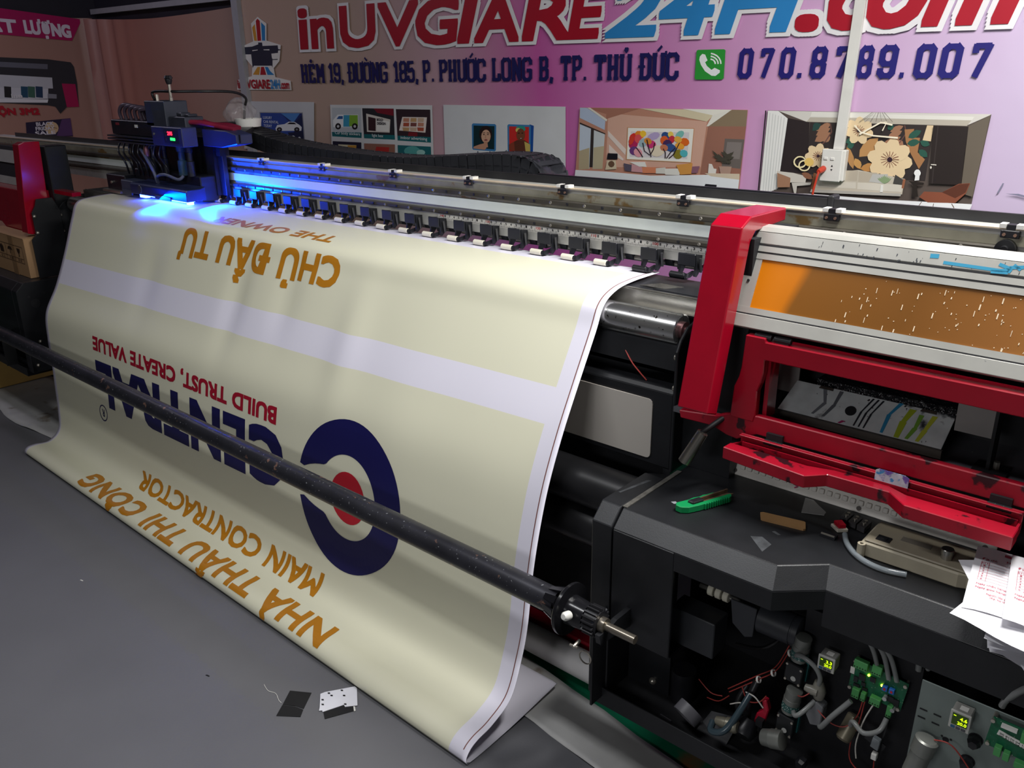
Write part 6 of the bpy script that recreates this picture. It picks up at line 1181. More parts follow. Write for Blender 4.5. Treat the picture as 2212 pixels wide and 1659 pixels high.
# ------------------------------------------------------------------ carriage
CB = mat('carriage_black', '#1b1c24', .4, var=.2)
CG = mat('carriage_grey', '#3a3c46', .4, .3, var=.15)
P('carriage_back_plate', B().box(-3.98, -3.20, 1.885, 1.905, 1.12, 1.345), CB, bevel=.002)
hb = P('head_box', B().box(-3.875, -3.49, 1.77, 1.87, 1.345, 1.405), CB, bevel=.003)
P('head_box_fin', B().box(-3.90, -3.475, 1.755, 1.875, 1.312, 1.318).box(-3.90, -3.475, 1.755, 1.875, 1.324, 1.330).box(-3.90, -3.475, 1.755, 1.875, 1.336, 1.342), CG, hb)
P('head_label', B().box(-3.66, -3.635, 1.768, 1.7695, 1.378, 1.39), WHITE, hb); P('head_label', B().box(-3.83, -3.80, 1.768, 1.7695, 1.384, 1.394), ink('#7c2a34'), hb)
for k in range(5): P('tube_loop', B().tube([(-3.83 + k * .045, 1.80, 1.403), (-3.83 + k * .045, 1.795, 1.44), (-3.79 + k * .04, 1.80, 1.466 - .004 * k), (-3.72 + k * .035, 1.83, 1.45), (-3.70 + k * .035, 1.84, 1.403)], .008, 8), mat('loom_tube', '#4a3f4c', .35, var=.25), hb, smooth=60)
tw = P('ink_tower', B().box(-3.552, -3.388, 1.77, 1.87, 1.39, 1.487), mat('tower_grey', '#343844', .45), bevel=.003)
P('tower_bolt', B().lathe((-3.418, 1.82, 1.487), (-3.418, 1.82, 1.55), [(0, .008), (.2, .008), (.22, .006), (.5, .0065), (1, .006)], 12), SCREW, tw, smooth=40)
P('tower_fitting', B().lathe((-3.418, 1.82, 1.55), (-3.418, 1.82, 1.583), [(0, .010), (.4, .014), (.6, .014), (.7, .018), (1, .012)], 10).cyl((-3.44, 1.82, 1.575), (-3.40, 1.82, 1.575), .007, n=8), BLACKP, tw, smooth=40)
P('tower_bolt', B().lathe((-3.492, 1.80, 1.487), (-3.492, 1.80, 1.511), [(0, .007), (1, .007)], 10), SCREW, tw)
P('tower_hose', B().tube([(-3.515, 1.80, 1.49), (-3.528, 1.80, 1.517), (-3.49, 1.81, 1.523), (-3.40, 1.83, 1.522), (-3.34, 1.92, 1.521), (-3.32, 2.04, 1.515), (-3.34, 2.11, 1.49), (-3.385, 2.13, 1.45), (-3.40, 2.13, 1.402)], .0055, 8), RUBBER, tw, smooth=60)
P('valve_block', B().box(-3.385, -3.26, 1.78, 1.86, 1.385, 1.43).box(-3.34, -3.30, 1.79, 1.83, 1.43, 1.445).box(-3.29, -3.265, 1.80, 1.84, 1.43, 1.44), CG, bevel=.003)
for k in range(4): P('red_ink_hose', B().tube([(-3.27, 1.80 + .02 * k, 1.41), (-3.21, 1.82 + .02 * k, 1.408 - .004 * k), (-3.14 - .01 * k, 1.85 + .02 * k, 1.396), (-3.06 - .02 * k, 1.87 + .02 * k, 1.385)], .010, 8), mat('dark_red_hose', '#7a2036', .3, var=.25), smooth=60)
db = P('display_box', B().box(-3.475, -3.235, 1.745, 1.81, 1.318, 1.392), mat('display_blue_black', '#2c3050', .4), bevel=.003)
P('display_panel', B().box(-3.375, -3.262, 1.7435, 1.7448, 1.332, 1.383), mat('display_bezel', '#20243c', .3), db)
b = B(); lay(b, text2d('295', -3.345, -3.305, 1.362, .013, .04), lambda a, z: (a, 1.743, z)); P('display_digits', b, mat('red_led', '#ff2030', emit='#ff2038', estr=5), db, recalc=False)
b = B(); b.box(-3.325, -3.290, 1.7426, 1.7434, 1.342, 1.352); P('display_digits', b, mat('green_led', '#30ff60', emit='#1cff48', estr=5), db, label='lit green digits of the display')
for k in range(3): P('display_key', B().cyl((-3.360, 1.7434, 1.345 + .014 * k), (-3.360, 1.7415, 1.345 + .014 * k), .004, n=10), CG, db)
P('box_screw', B().cyl((-3.455, 1.7448, 1.362), (-3.455, 1.742, 1.362), .005, n=10), SCREW, db)
P('chain_arm', B().prism([(-3.235, 1.345), (-3.235, 1.385), (-3.06, 1.382), (-2.99, 1.37), (-2.99, 1.335), (-3.10, 1.318), (-3.235, 1.318)], 'y', 1.83, 1.90), mat('display_blue_black', '#2c3050'), bevel=.003)
P('arm_bracket', B().box(-3.20, -3.17, 1.86, 1.90, 1.28, 1.33).box(-3.30, -3.24, 1.87, 1.90, 1.12, 1.32), CB)
P('arm_tray', B().slab([(-3.10, 1.84, 1.37), (-2.98, 1.84, 1.37), (-3.42, 2.20, 1.375), (-3.62, 2.20, 1.375)], .03), CB)
uv = P('uv_lamp', B().prism([(1.715, 1.112), (1.715, 1.150), (1.722, 1.158), (1.78, 1.158), (1.80, 1.165), (1.80, 1.112)], 'x', -3.675, -3.212), mat('uv_lamp_housing', '#2b3358', .3, .3, var=.1), bevel=.002)
P('lamp_clip', B().lathe((-3.59, 1.712, 1.134), (-3.59, 1.7148, 1.134), [(0, .016), (1, .018)], 14), CG, uv); P('lamp_plate', B().box(-3.46, -3.33, 1.709, 1.7145, 1.106, 1.122), CG, uv, bevel=.002)
P('uv_emitter', B().box(-3.55, -3.26, 1.735, 1.775, 1.104, 1.1115), mat('uv_glow', '#1030ff', emit='#2a48ff', estr=40), uv)
P('lamp_lens', B().box(-3.62, -3.57, 1.725, 1.745, 1.098, 1.1115), MATS['uv_glow'], uv); P('lamp_lens', B().box(-3.235, -3.215, 1.725, 1.745, 1.100, 1.1115), MATS['uv_glow'], uv)
P('print_head', B().box(-3.80, -3.69, 1.735, 1.80, 1.105, 1.158), mat('head_slate', '#3b4258', .4), bevel=.003); P('print_head', B().box(-3.785, -3.70, 1.728, 1.7345, 1.098, 1.12), mat('head_slate', '#3b4258'))
P('head_carrier', B().box(-3.99, -3.81, 1.76, 1.86, 1.098, 1.17), CB, bevel=.004); P('head_carrier', B().box(-3.80, -3.25, 1.805, 1.88, 1.10, 1.20), CB, bevel=.004)
P('carrier_knob', B().cyl((-3.935, 1.759, 1.135), (-3.935, 1.752, 1.135), .006, n=10).box(-3.99, -3.82, 1.735, 1.759, 1.094, 1.104), SCREW)
for k, (x, r) in enumerate(((-3.60, .016), (-3.50, .013), (-3.36, .021), (-3.30, .016))): P('ink_damper', B().lathe((x, 1.80, 1.20), (x, 1.80, 1.315), [(0, r), (.5, r), (.52, r * .7), (.8, r * .7), (.82, r * .9), (1, r * .9)], 14), mat('damper_teal', '#2c4456', .35) if k == 2 else CB, smooth=40)
rr_ = random.Random(11)
for k in range(9):
    x = -3.86 + k * .045; d = rr_.uniform(.02, .06)
    P('hanging_tube', B().tube([(x, 1.79, 1.313), (x - .02 + d * .5, 1.775, 1.27), (x + d, 1.78, 1.225), (x + d * .4, 1.80, 1.175)], .0042, 6), mat('dark_tube', '#23232e', .3, var=.2), smooth=60)
P('flat_cable', B().tube([(-3.66, 1.78, 1.29), (-3.60, 1.765, 1.265), (-3.55, 1.765, 1.21), (-3.535, 1.77, 1.16)], .0075, 8), mat('cable_grey', '#5a5f78', .4), smooth=60)
P('flat_cable', B().tube([(-3.53, 1.77, 1.16), (-3.50, 1.755, 1.19), (-3.44, 1.76, 1.20), (-3.36, 1.77, 1.185), (-3.34, 1.785, 1.20)], .0065, 8), MATS['cable_grey'], smooth=60)
P('copper_damper', B().lathe((-3.60, 1.775, 1.255), (-3.60, 1.775, 1.305), [(0, .008), (.3, .013), (.7, .013), (1, .008)], 12), mat('copper_tone', '#8a5a48', .35, .5), smooth=50)
# cup with a clear bag standing on the chain tray behind the carriage
cup = P('cup_holder', B().lathe((-3.37, 2.13, 1.372), (-3.37, 2.13, 1.405), [(0, .050), (1, .056), (1, .050), (.1, .045)], 24), WHITE, smooth=40)
def bag(u, v):
    a = u * 2 * math.pi; r = .062 * math.sin(min(1, .25 + v * .75) * math.pi * .98) ** .6 * (1 + .14 * math.sin(a * 5 + v * 4) + .08 * math.sin(a * 9 - v * 7))
    return (-3.43 + r * math.cos(a), 2.13 + r * math.sin(a), 1.39 + v * .10)
P('clear_bag', B().grid(bag, 30, 9), mat('clear_film', '#b8b2b4', .2, alpha=.28), cup, smooth=60, recalc=False)
# ------------------------------------------------------------------ left end of the printer
P('red_post', B().prism([(1.475, .908), (1.487, 1.07), (1.510, 1.298), (1.535, 1.308), (1.602, 1.308), (1.590, 1.06), (1.60, .98), (1.50, .90)], 'x', -4.318, -4.25), RED, bevel=.003, seg=2)
sg = P('side_guard', B().prism([(1.478, .702), (1.478, .88), (1.50, .90), (1.50, 1.0), (1.52, 1.03), (1.53, 1.06), (1.60, 1.06), (1.625, 1.0), (1.625, .702)], 'x', -4.2345, -4.226), BLACK, bevel=.001)
for y, z in ((1.508, .985), (1.508, .91)): P('dome_screw', B().lathe((-4.2258, y, z), (-4.218, y, z), [(0, .008), (.6, .0075), (1, .003)], 12), SCREW, sg, smooth=50)
P('left_sill', B().prism([(-4.24, .90), (-4.24, 1.0), (-4.30, 1.045), (-4.30, 1.085), (-4.75, 1.085), (-5.6, 1.085), (-5.6, .91), (-4.72, .91), (-4.62, .86), (-4.30, .86)], 'y', 1.53, 1.62), RED, bevel=.003)
P('left_sill', B().box(-4.24, -4.05, 1.62, 1.66, 1.075, 1.092), RED)
P('left_cover', B().prism([(1.682, 1.252), (1.600, 1.086), (1.62, 1.08), (1.705, 1.252)], 'x', -6.0, -4.33), BLACKM)
P('left_cover_strip', B().prism([(1.667, 1.236), (1.640, 1.18), (1.645, 1.178), (1.672, 1.234)], 'x', -6.0, -4.34), COVM); P('left_cover_strip', B().prism([(1.610, 1.120), (1.594, 1.086), (1.599, 1.084), (1.615, 1.118)], 'x', -6.0, -4.34), COVM)
P('left_body', B().box(-4.34, -4.252, 1.62, 1.715, 1.0, 1.285), BLACK, bevel=.004)
P('left_cabinet', B().prism([(1.66, .70), (1.389, .70), (1.352, .665), (1.352, .275), (1.66, .275)], 'x', -4.246, -4.19), BLACK, bevel=.003)
P('left_cabinet_top', B().prism([(2.0, .70), (1.389, .70), (1.352, .665), (1.352, .40), (2.0, .40)], 'x', -5.8, -4.2475), BLACK, bevel=.003)
P('left_base', B().box(-5.8, -4.2475, 1.345, 2.0, .250, .290), BLACK)
P('left_recess', B().box(-5.8, -4.2475, 1.45, 1.47, .290, .40), BLACKM)
P('cable_hole', B().cyl((-4.1895, 1.425, .60), (-4.1885, 1.425, .60), .022, n=18).cyl((-4.1895, 1.40, .635), (-4.1885, 1.40, .635), .007, n=10).cyl((-4.1895, 1.47, .64), (-4.1885, 1.47, .64), .007, n=10), BLACKM)
for y, z in ((1.38, .31), (1.45, .33), (1.41, .42), (1.46, .45), (1.37, .36)): P('dome_bolt', B().lathe((-4.1895, y, z), (-4.182, y, z), [(0, .008), (.5, .007), (1, .002)], 10), SCREW, smooth=50)
P('hinge_strip', B().box(-4.205, -4.18, 1.52, 1.545, .42, .58), mat('dull_alu', '#6a6c74', .4, .5))
# carton standing on the left cabinet
KRAFT = mat('kraft_cardboard', '#a98560', .7, var=.07, scale=5)
bx = thing('carton', (-4.42, 1.54, .70), 'brown cardboard carton with packing symbols standing on the left black cabinet', 'carton')
build('carton_body', B().box(-4.70, -4.262, 1.452, 1.525, .7005, .884), KRAFT, bx, bevel=.002)
build('carton_flap', B().slab([(-4.70, 1.45, .886), (-4.262, 1.45, .886), (-4.262, 1.524, .892), (-4.70, 1.524, .892)], .003), KRAFT, bx)
build('packing_tape', B().box(-4.45, -4.395, 1.450, 1.4515, .7005, .884), mat('tan_tape', '#8f6f4e', .35), bx)
b = B(); y_ = 1.4508
def ln(x0, z0, x1, z1, w=.0022):
    dx, dz = x1 - x0, z1 - z0; L = math.hypot(dx, dz); nx, nz = -dz / L * w / 2, dx / L * w / 2
    b.add([(x0 + nx, y_ - .0014, z0 + nz), (x0 - nx, y_ - .0014, z0 - nz), (x1 - nx, y_ - .0014, z1 - nz), (x1 + nx, y_ - .0014, z1 + nz)], [(0, 1, 2, 3)])
for z in (.842, .785, .765): ln(-4.60, z, -4.295, z)
for x in (-4.60, -4.50, -4.395, -4.295): ln(x, .765, x, .842)
b.add([(-4.345 + x, y_ - .0014, .812 + z) for x, z in ((-.018, .02), (.018, .02), (.014, .004), (.003, -.004), (.003, -.014), (.010, -.018), (-.010, -.018), (-.003, -.014), (-.003, -.004), (-.014, .004))], [tuple(range(10))])
b.add([(-4.447 + x, y_ - .0014, .815 + z) for x, z in ((-.03, 0), (-.018, .014), (0, .018), (.018, .014), (.03, 0), (.003, .002), (.003, -.018), (-.003, -.018), (-.003, .002))], [tuple(range(9))])
b.add([(-4.55 + x, y_ - .0014, .812 + z) for x, z in ((-.02, -.018), (-.02, .01), (0, .022), (.02, .01), (.02, -.018))], [tuple(range(5))])
build('packing_symbols', b, ink('#3a2a20'), bx, recalc=False)
b = B()
for x, s_ in ((-4.447, '防 雨'), (-4.345, '易 碎'), (-4.55, '向 上')):
    lay(b, text2d(s_, x - .022, x + .022, .769, .011, .0), lambda a, z: (a, y_ - .0014, z))
build('symbol_captions', b, ink('#3a2a20'), bx, recalc=False)
build('floor_box', B().box(-5.6, -4.90, 1.30, 1.95, .016, .175), mat('yellowed_carton', '#a8894c', .7, var=.15, scale=4), label='yellowish brown flat box lying on the floor under the left cabinet', cat='box', bevel=.003)
# ------------------------------------------------------------------ things on the right bench
ZT = .7003
kp = thing('keypad_strip', (-.54, 1.70, ZT), 'white silicone keypad strip with rows of square keys standing under the red lid', 'keypad')
def kz(u, v): return (-.815 + u * .55, 1.682 + v * .030, ZT + .001 + v * .075)
k0, k1 = V(-.815, 1.690, ZT), V(-.815, 1.712, ZT + .070)
KP = mat('silicone_white', '#dcd7cf', .5, var=.1, speck='#3c3238', speckth=.75, speckscale=50)
ex = V(0, 0, 0)
build('keypad_base', B().slab([k0, k0 + V(.565, 0, 0), k1 + V(.565, 0, 0), k1], .005), KP, kp, bevel=.001)
nrm = V(1, 0, 0).cross(k1 - k0).normalized(); nrm = nrm if nrm.y < 0 else -nrm
up = (k1 - k0).normalized(); km = None
for r in range(2):
    for i in range(31):
        o = k0 + V(.030 + i * .0170, 0, 0) + up * (.022 + r * .019) 
        if km is None:
            g = B(); w = .0058
            p = [o + V(sx * w, 0, 0) + up * (sy * w) + nrm * h for h in (.0005, .006) for sx, sy in ((-1, -1), (1, -1), (1, 1), (-1, 1))]
            km = build('key', g.hexa(p), mat('key_white', '#e0dbd3', .45, var=.06), kp, bevel=.0022, seg=2); ko = o
        else: dup(km, o - ko)
for u in (.012, .30, .545): build('keypad_screw', B().cyl(k0 + V(u, 0, 0) + up * .01 + nrm * .0003, k0 + V(u, 0, 0) + up * .01 + nrm * .003, .005, n=10), mat('key_dark', '#4a4440', .5), kp)
build('printed_numeral', B().add([(k0 + V(.155, 0, 0) + V(x, 0, 0) + up * (.012 + y) + nrm * .0068) for x, y in text2d('9', 0, .012, 0, .013, .03)[0]], text2d('9', 0, .012, 0, .013, .03)[1]), ink('#a0305c'), kp, recalc=False)
# utility knife
kn = thing('utility_knife', (-.78, 1.50, ZT), 'green utility knife with rusty blade lying on the black bench', 'knife')
def kf(u, w, z): # along u (0..1 from tail to tip), across w metres
    a = V(-.806, 1.444, 0); c = V(-.755, 1.577, 0); d = (c - a); L = d.length; d.normalize(); n = V(d.y, -d.x, 0)
    q = a + d * (u * L) + n * w; return (q.x, q.y, ZT + z)
GRN = mat('green_plastic', '#128a4e', .35, var=.05)
def kpoly(us, z0, z1): 
    b = B(); n = len(us); vs = [kf(u, w, z0) for u, w in us] + [kf(u, w, z1) for u, w in us]
    return b.add(vs, [tuple(range(n)), tuple(range(2 * n - 1, n - 1, -1))] + [(i, (i + 1) % n, n + (i + 1) % n, n + i) for i in range(n)])
build('handle', kpoly([(0, -.010), (.02, .004), (.12, .013), (.3, .016), (.92, .017), (.96, .010), (.94, .006), (.3, .006), (.28, -.004), (.30, -.007), (.7, -.009), (.78, -.012), (.74, -.016), (.62, -.0155), (.56, -.018), (.48, -.0155), (.38, -.018), (.26, -.016), (.05, -.018)], .0005, .016), GRN, kn, bevel=.0015)
build('handle_base', kpoly([(.05, -.012), (.28, -.012), (.9, -.008), (.93, .010), (.28, .012), (.1, .006)], .0004, .006), GRN, kn)
build('blade', kpoly([(.30, -.004), (.97, -.008), (1.06, .002), (.97, .005), (.30, .006)], .0085, .0100), mat('rusty_blade', '#7c6450', .42, .5, var=.25, scale=60), kn)
build('blade_rail', kpoly([(.30, -.0075), (1.0, -.012), (1.0, -.0085), (.30, -.0045)], .0070, .0175), mat('rusty_blade', '#7c6450'), kn)
build('slider', kpoly([(.20, -.007), (.42, -.007), (.44, .008), (.22, .009)], .0102, .0215), BLACKP, kn, bevel=.002)
g = B()
for k in range(11): 
    u = .40 + k * .045; q = kpoly([(u, .0165), (u + .022, .0165), (u + .022, .0195), (u, .0195)], .003, .015); g.add(q.v, q.f)
build('grip_ribs', g, GRN, kn, kind='stuff')
# small things
card('squeegee_card', [(-.671, 1.552), (-.659, 1.530), (-.655, 1.528), (-.572, 1.543), (-.569, 1.547), (-.580, 1.572), (-.584, 1.574), (-.667, 1.557)], ZT, .0045, mat('tan_card', '#96724a', .5, var=.12), 'tan plastic squeegee card lying flat in the middle of the black bench', 'card')
card('paper_scrap', [(-.628, 1.683), (-.607, 1.614), (-.565, 1.632), (-.567, 1.648), (-.592, 1.668), (-.610, 1.684)], ZT, .0008, mat('offwhite_scrap', '#b9b9b6', .5), 'small curved off-white scrap with a hole at the foot of the keypad', 'scrap')
rb = thing('rocker_part', (-.518, 1.597, ZT), 'small red rocker switch with pale frame lying on the bench', 'switch')
build('switch_frame', B().prism([(-.537, 1.597), (-.516, 1.580), (-.500, 1.596), (-.520, 1.615)], 'z', ZT, ZT + .007), mat('offwhite_part', '#c9c2b4', .45), rb, bevel=.001)
build('switch_button', B().prism([(-.532, 1.598), (-.516, 1.585), (-.505, 1.596), (-.520, 1.611)], 'z', ZT + .0073, ZT + .016), mat('red_button', '#b3162a', .25), rb, bevel=.001)
build('black_clip', B().box(-.539, -.508, 1.545, 1.563, ZT, ZT + .006).box(-.537, -.510, 1.546, 1.550, ZT + .0061, ZT + .008, 1), [BLACKP, SCREW], label='small black clip with a silver edge below the red rocker switch', cat='clip')
tb_ = thing('terminal_block', (-.50, 1.632, ZT), 'clear dirty plastic terminal blocks lying left of the beige control box', 'terminal block')
for k in range(3):
    q = build('block_body', B().prism([(-.531 + k * .020, 1.628 - k * .006), (-.514 + k * .020, 1.623 - k * .006), (-.512 + k * .020, 1.658 - k * .004), (-.529 + k * .020, 1.663 - k * .004)], 'z', ZT, ZT + .013), mat('smoky_plastic', '#4c4a4c', .2, var=.3), tb_, bevel=.001)
    build('terminal_screw', B().cyl((-.521 + k * .020, 1.637 - k * .005, ZT + .0133), (-.521 + k * .020, 1.637 - k * .005, ZT + .0155), .0035, n=10), SCREW, q); build('terminal_screw', B().cyl((-.521 + k * .020, 1.650 - k * .005, ZT + .0133), (-.521 + k * .020, 1.650 - k * .005, ZT + .0155), .0035, n=10), SCREW, q)
build('clear_tube', B().tube([(-.498, 1.572, ZT + .007), (-.482, 1.542, ZT + .006), (-.455, 1.513, ZT + .006), (-.425, 1.497, ZT + .006), (-.392, 1.493, ZT + .006), (-.356, 1.503, ZT + .006)], .0055, 10), mat('clear_tube_plastic', '#8f979c', .12, alpha=.6), smooth=60, label='short bent clear plastic tube lying in front of the beige control box', cat='tube')
cx = thing('control_box', (-.36, 1.55, ZT), 'dusty beige control box with silver knob lying on its back on the bench', 'control box')
BEI = mat('dusty_beige', '#a79e8a', .5, var=.12)
build('box_shell', B().prism([(-.452, 1.524), (-.276, 1.524), (-.262, 1.53), (-.235, 1.53), (-.235, 1.622), (-.452, 1.622)], 'z', ZT, .7315), BEI, cx, bevel=.003)
build('box_cover', B().prism([(-.447, 1.528), (-.240, 1.528), (-.240, 1.618), (-.447, 1.618)], 'z', .7318, .7365), mat('dusty_beige_dark', '#8d8472', .5, var=.12), cx, bevel=.002)
build('corner_post', B().ring((-.448, 1.520, .702), (-.448, 1.520, .730), .0075, .0035, 14), BEI, cx)
build('inlet_socket', B().box(-.430, -.405, 1.540, 1.560, .7368, .7385), BLACKP, cx); build('inlet_socket_pin', B().cyl((-.4175, 1.55, .7387), (-.4175, 1.55, .7395), .007, n=14), BLACKM, cx)
build('label_window', B().box(-.392, -.338, 1.566, 1.583, .7367, .7374), mat('label_grey', '#6c665c', .5), cx)
build('knob', B().lathe((-.306, 1.555, .7366), (-.306, 1.555, .757), [(0, .010), (.5, .010), (.52, .0115), (.95, .0115), (1, .0105)], 22), STEELC, cx, smooth=30)
build('wipe_cloth', B().slab([(-.458, 1.5725, .8405), (-.396, 1.5725, .8405), (-.396, 1.5735, .8640), (-.404, 1.5735, .868), (-.452, 1.5735, .868), (-.458, 1.5735, .8640)], -.0012), mat('stained_wipe', '#b4bcc6', .4, var=.3, scale=40, rust='#6a55a0', rustscale=28, rustth=.50, speck='#3f86b8', speckth=.60, speckscale=45), label='white wipe with blue and violet ink stains lying in the red lid', cat='wipe')
# sheaf of order forms on the right end of the bench
PAP = mat('paper_white', '#dcdbe0', .6, var=.03)
rp = random.Random(21)
forms = [(-.06, 1.50, 30, .702), (-.13, 1.49, 12, .706), (-.075, 1.455, -18, .710), (-.12, 1.455, 38, .714), (-.05, 1.44, 8, .718), (-.15, 1.475, 22, .722), (-.085, 1.445, 50, .726), (-.13, 1.50, -8, .730), (-.06, 1.46, 27, .734), (-.14, 1.46, 16, .738), (-.09, 1.47, -24, .742), (-.045, 1.44, 40, .746), (-.125, 1.45, 5, .750), (-.08, 1.48, 18, .754), (-.165, 1.475, 30, .757), (-.15, 1.44, -14, .760)]
def sheet(cx_, cy, rot, z, w=.148, h=.21, bend=.010, ph=0):
    a = math.radians(rot)
    def f(u, v):
        x = (u - .5) * w; y = (v - .5) * h
        zz = z + bend * ((1 - v) ** 2) * math.sin(ph + 3 * u) * .6 - .010 * max(0, .35 - v) * 3 + .002 * math.sin(u * 7 + ph)
        return (cx_ + x * math.cos(a) - y * math.sin(a), cy + x * math.sin(a) + y * math.cos(a), zz)
    return f
for i, (a, c, r, z) in enumerate(forms):
    o = build('order_form', B().grid(sheet(a, c, r, z, ph=i * 1.3, bend=.002), 6, 8), PAP, smooth=60, recalc=False, label='blank white sheet in the untidy sheaf of order forms on the black bench', cat='paper', group='order forms in the sheaf')
PINKI = ink('#b34a5c', .6)
def printed_form(nm, cxx, cy, rot, z, ph, lab):
    t = thing(nm, (cxx, cy, z), lab, 'paper'); F = sheet(cxx, cy, rot, z, .148, .21, .008, ph)
    build('sheet', B().grid(F, 8, 12), PAP, t, smooth=60, recalc=False)
    def G_(x, y): 
        p = Vector(F(x / .148, y / .21)); return p + V(0, 0, .0007)
    g = B()
    def rect(x0, y0, x1, y1): 
        n = 6; g.grid(lambda u, v: G_(x0 + (x1 - x0) * u, y0 + (y1 - y0) * v), n, 1)
    for k in range(8): rect(.012, .085 + k * .010, .136, .0856 + k * .010)
    for x in (.012, .024, .060, .085, .105, .136):
        g.grid(lambda u, v: G_(x + .0006 * u, .085 + .070 * v), 1, 6)
    rect(.045, .190, .10, .199)
    build('form_rules', g, PINKI, t, recalc=False)
    g = B()
    for s_, x0, x1, y in (('Ngày nhận hàng:', .012, .058, .070), ('Ngày giao hàng:', .012, .058, .060), ('Người lập phiếu', .030, .070, .046), ('(Ký, họ tên)', .036, .064, .038), ('HÓA ĐƠN', .050, .098, .170), ('Địa chỉ:', .012, .036, .161), ('STT', .0125, .0235, .1475)):
        lay(g, text2d(s_, x0, x1, y, .0045 if y < .16 else .007, .012), G_)
    for k in range(6): lay(g, text2d(str(k + 1), .016, .019, .138 - k * .01, .0045, .01), G_)
    build('form_lettering', g, PINKI, t, recalc=False)
printed_form('order_form', -.177, 1.492, 8, .764, .4, 'order form with pink table and lettering, left one on top of the sheaf')
printed_form('order_form', -.118, 1.483, 9, .772, 1.5, 'order form with pink table and lettering, right one on top of the sheaf')
# smears on the bench and a thread on the mat
SM = mat('pale_smear', '#3c3e41', .5, var=.35, scale=60)
P('smear', B().prism([(-.645, 1.455), (-.600, 1.415), (-.598, 1.452), (-.625, 1.468)], 'z', .7001, .7003), SM, ct); P('smear', B().prism([(-.845, 1.478), (-.835, 1.474), (-.828, 1.481), (-.838, 1.486)], 'z', .7001, .7003), mat('pale_spot', '#8d9196', .5), ct)
P('smear', B().prism([(-.958, 1.44), (-.952, 1.44), (-.930, 1.535), (-.940, 1.53)], 'z', .7021, .7023), mat('pale_smear', '#3c3e41'), ec); P('smear', B().prism([(-.62, 1.50), (-.604, 1.494), (-.600, 1.499), (-.616, 1.506)], 'z', .7001, .7003), SM, ct)
build('thread', B().tube([(-1.80, .985, .0052), (-1.77, .978, .0052), (-1.745, .985, .0052), (-1.715, .975, .0052), (-1.702, .974, .0052)], .0007, 5), WHITE, label='pale thread on the grey mat left of the torn black card', cat='thread')
for i, (x, y, lab) in enumerate(((-2.72, .88, 'tiny white chip on the far left part of the grey mat'), (-1.96, .90, 'tiny dark chip on the mat left of the thread'), (-1.49, .83, 'tiny white chip on the mat nearest the bottom edge of the photo'))):
    build('chip', B().prism([(x, y), (x + .012, y + .003), (x + .012, y + .006), (x + .001, y + .004)], 'z', .0042, .0055), WHITE if i != 1 else BLACKM, label=lab, cat='chip')
# ------------------------------------------------------------------ open front of the right cabinet: pumps, boards, hoses
DG_ = mat('motor_grey', '#7d7f7a', .38, .4, var=.15); TEAL = mat('pump_teal', '#2c6a6a', .35); PCB = mat('board_green', '#0e5a3c', .35, var=.25, scale=90, speck='#b8c8b0', speckth=.70, speckscale=260)
TERM = mat('terminal_green', '#4f9a58', .4, var=.08); IC = mat('chip_black', '#1e1f22', .4)
CABG = mat('hose_grey', '#8b8d8c', .2, alpha=.8, var=.1)
P('mounting_plate', B().box(-.52, -.292, 1.4755, 1.479, .215, .575), BLACKM)
gp = P('grey_plate', B().prism([(-.285, .230), (-.281, .559), (.45, .559), (.45, .230)], 'y', 1.4215, 1.4245), mat('galvanised_grey', '#7c8682', .42, .35, var=.1), bevel=.001)
b = B()
for x, z in ((-.270, .498), (-.2465, .4985), (-.271, .480), (-.247, .4795)): b.prism([(x - .006, z - .0012), (x + .006, z - .0012), (x + .0068, z), (x + .006, z + .0015), (x - .006, z + .0015), (x - .0068, z)], 'y', 1.4205, 1.4213)
for x, z, r in ((-.226, .456, .0055), (-.233, .4605, .002), (-.218, .4605, .002), (-.181, .484, .0125), (-.186, .433, .0125)): b.cyl((x, 1.4213, z), (x, 1.4205, z), r, n=16)
P('plate_holes', b, BLACKM, gp)
# wiring box, drive motor and its pulleys at the left
P('cable_box', B().box(-.793, -.684, 1.41, 1.47, .402, .490), mat('cable_box_black', '#2b2d31', .45), bevel=.002)
P('motor_bracket', B().prism([(-.668, .548), (-.609, .548), (-.613, .478), (-.63, .47), (-.66, .492)], 'y', 1.440, 1.444), mat('bracket_dark', '#34363b', .42), bevel=.001)
P('drive_motor', B().lathe((-.610, 1.47, .515), (-.522, 1.47, .515), [(0, .030), (.02, .033), (.80, .033), (.81, .0315), (.84, .0315), (.85, .033), (.98, .033), (1, .029)], 28), mat('motor_black', '#303237', .4), smooth=30)
for k in range(3): P('pulley_ring', B().lathe((-.738 + k * .018, 1.48, .522), (-.725 + k * .018, 1.48, .522), [(0, .012), (.1, .0135), (.9, .0135), (1, .012)], 18), CREAM, smooth=40)
P('pulley_shaft', B().cyl((-.76, 1.48, .522), (-.66, 1.48, .522), .006, n=10), STEELC)
P('black_canister', B().cyl((-.775, 1.46, .205), (-.775, 1.46, .300), .028, n=22), BLACKP, smooth=40)
P('hose_ring', B().ring((-.716, 1.365, .262), (-.709, 1.385, .276), .030, .0265, 28), mat('ring_grey', '#66656a', .45), smooth=40)
P('bracket_foot', B().slab([(-.79, 1.372, .205), (-.755, 1.372, .205), (-.752, 1.372, .225), (-.78, 1.372, .228)], .003), mat('ring_grey', '#77767a'))
P('cover_flap', B().slab([(-.70, 1.38, .215), (-.625, 1.39, .222), (-.615, 1.43, .272), (-.68, 1.42, .262)], .004), mat('flap_dark', '#26262a', .45))
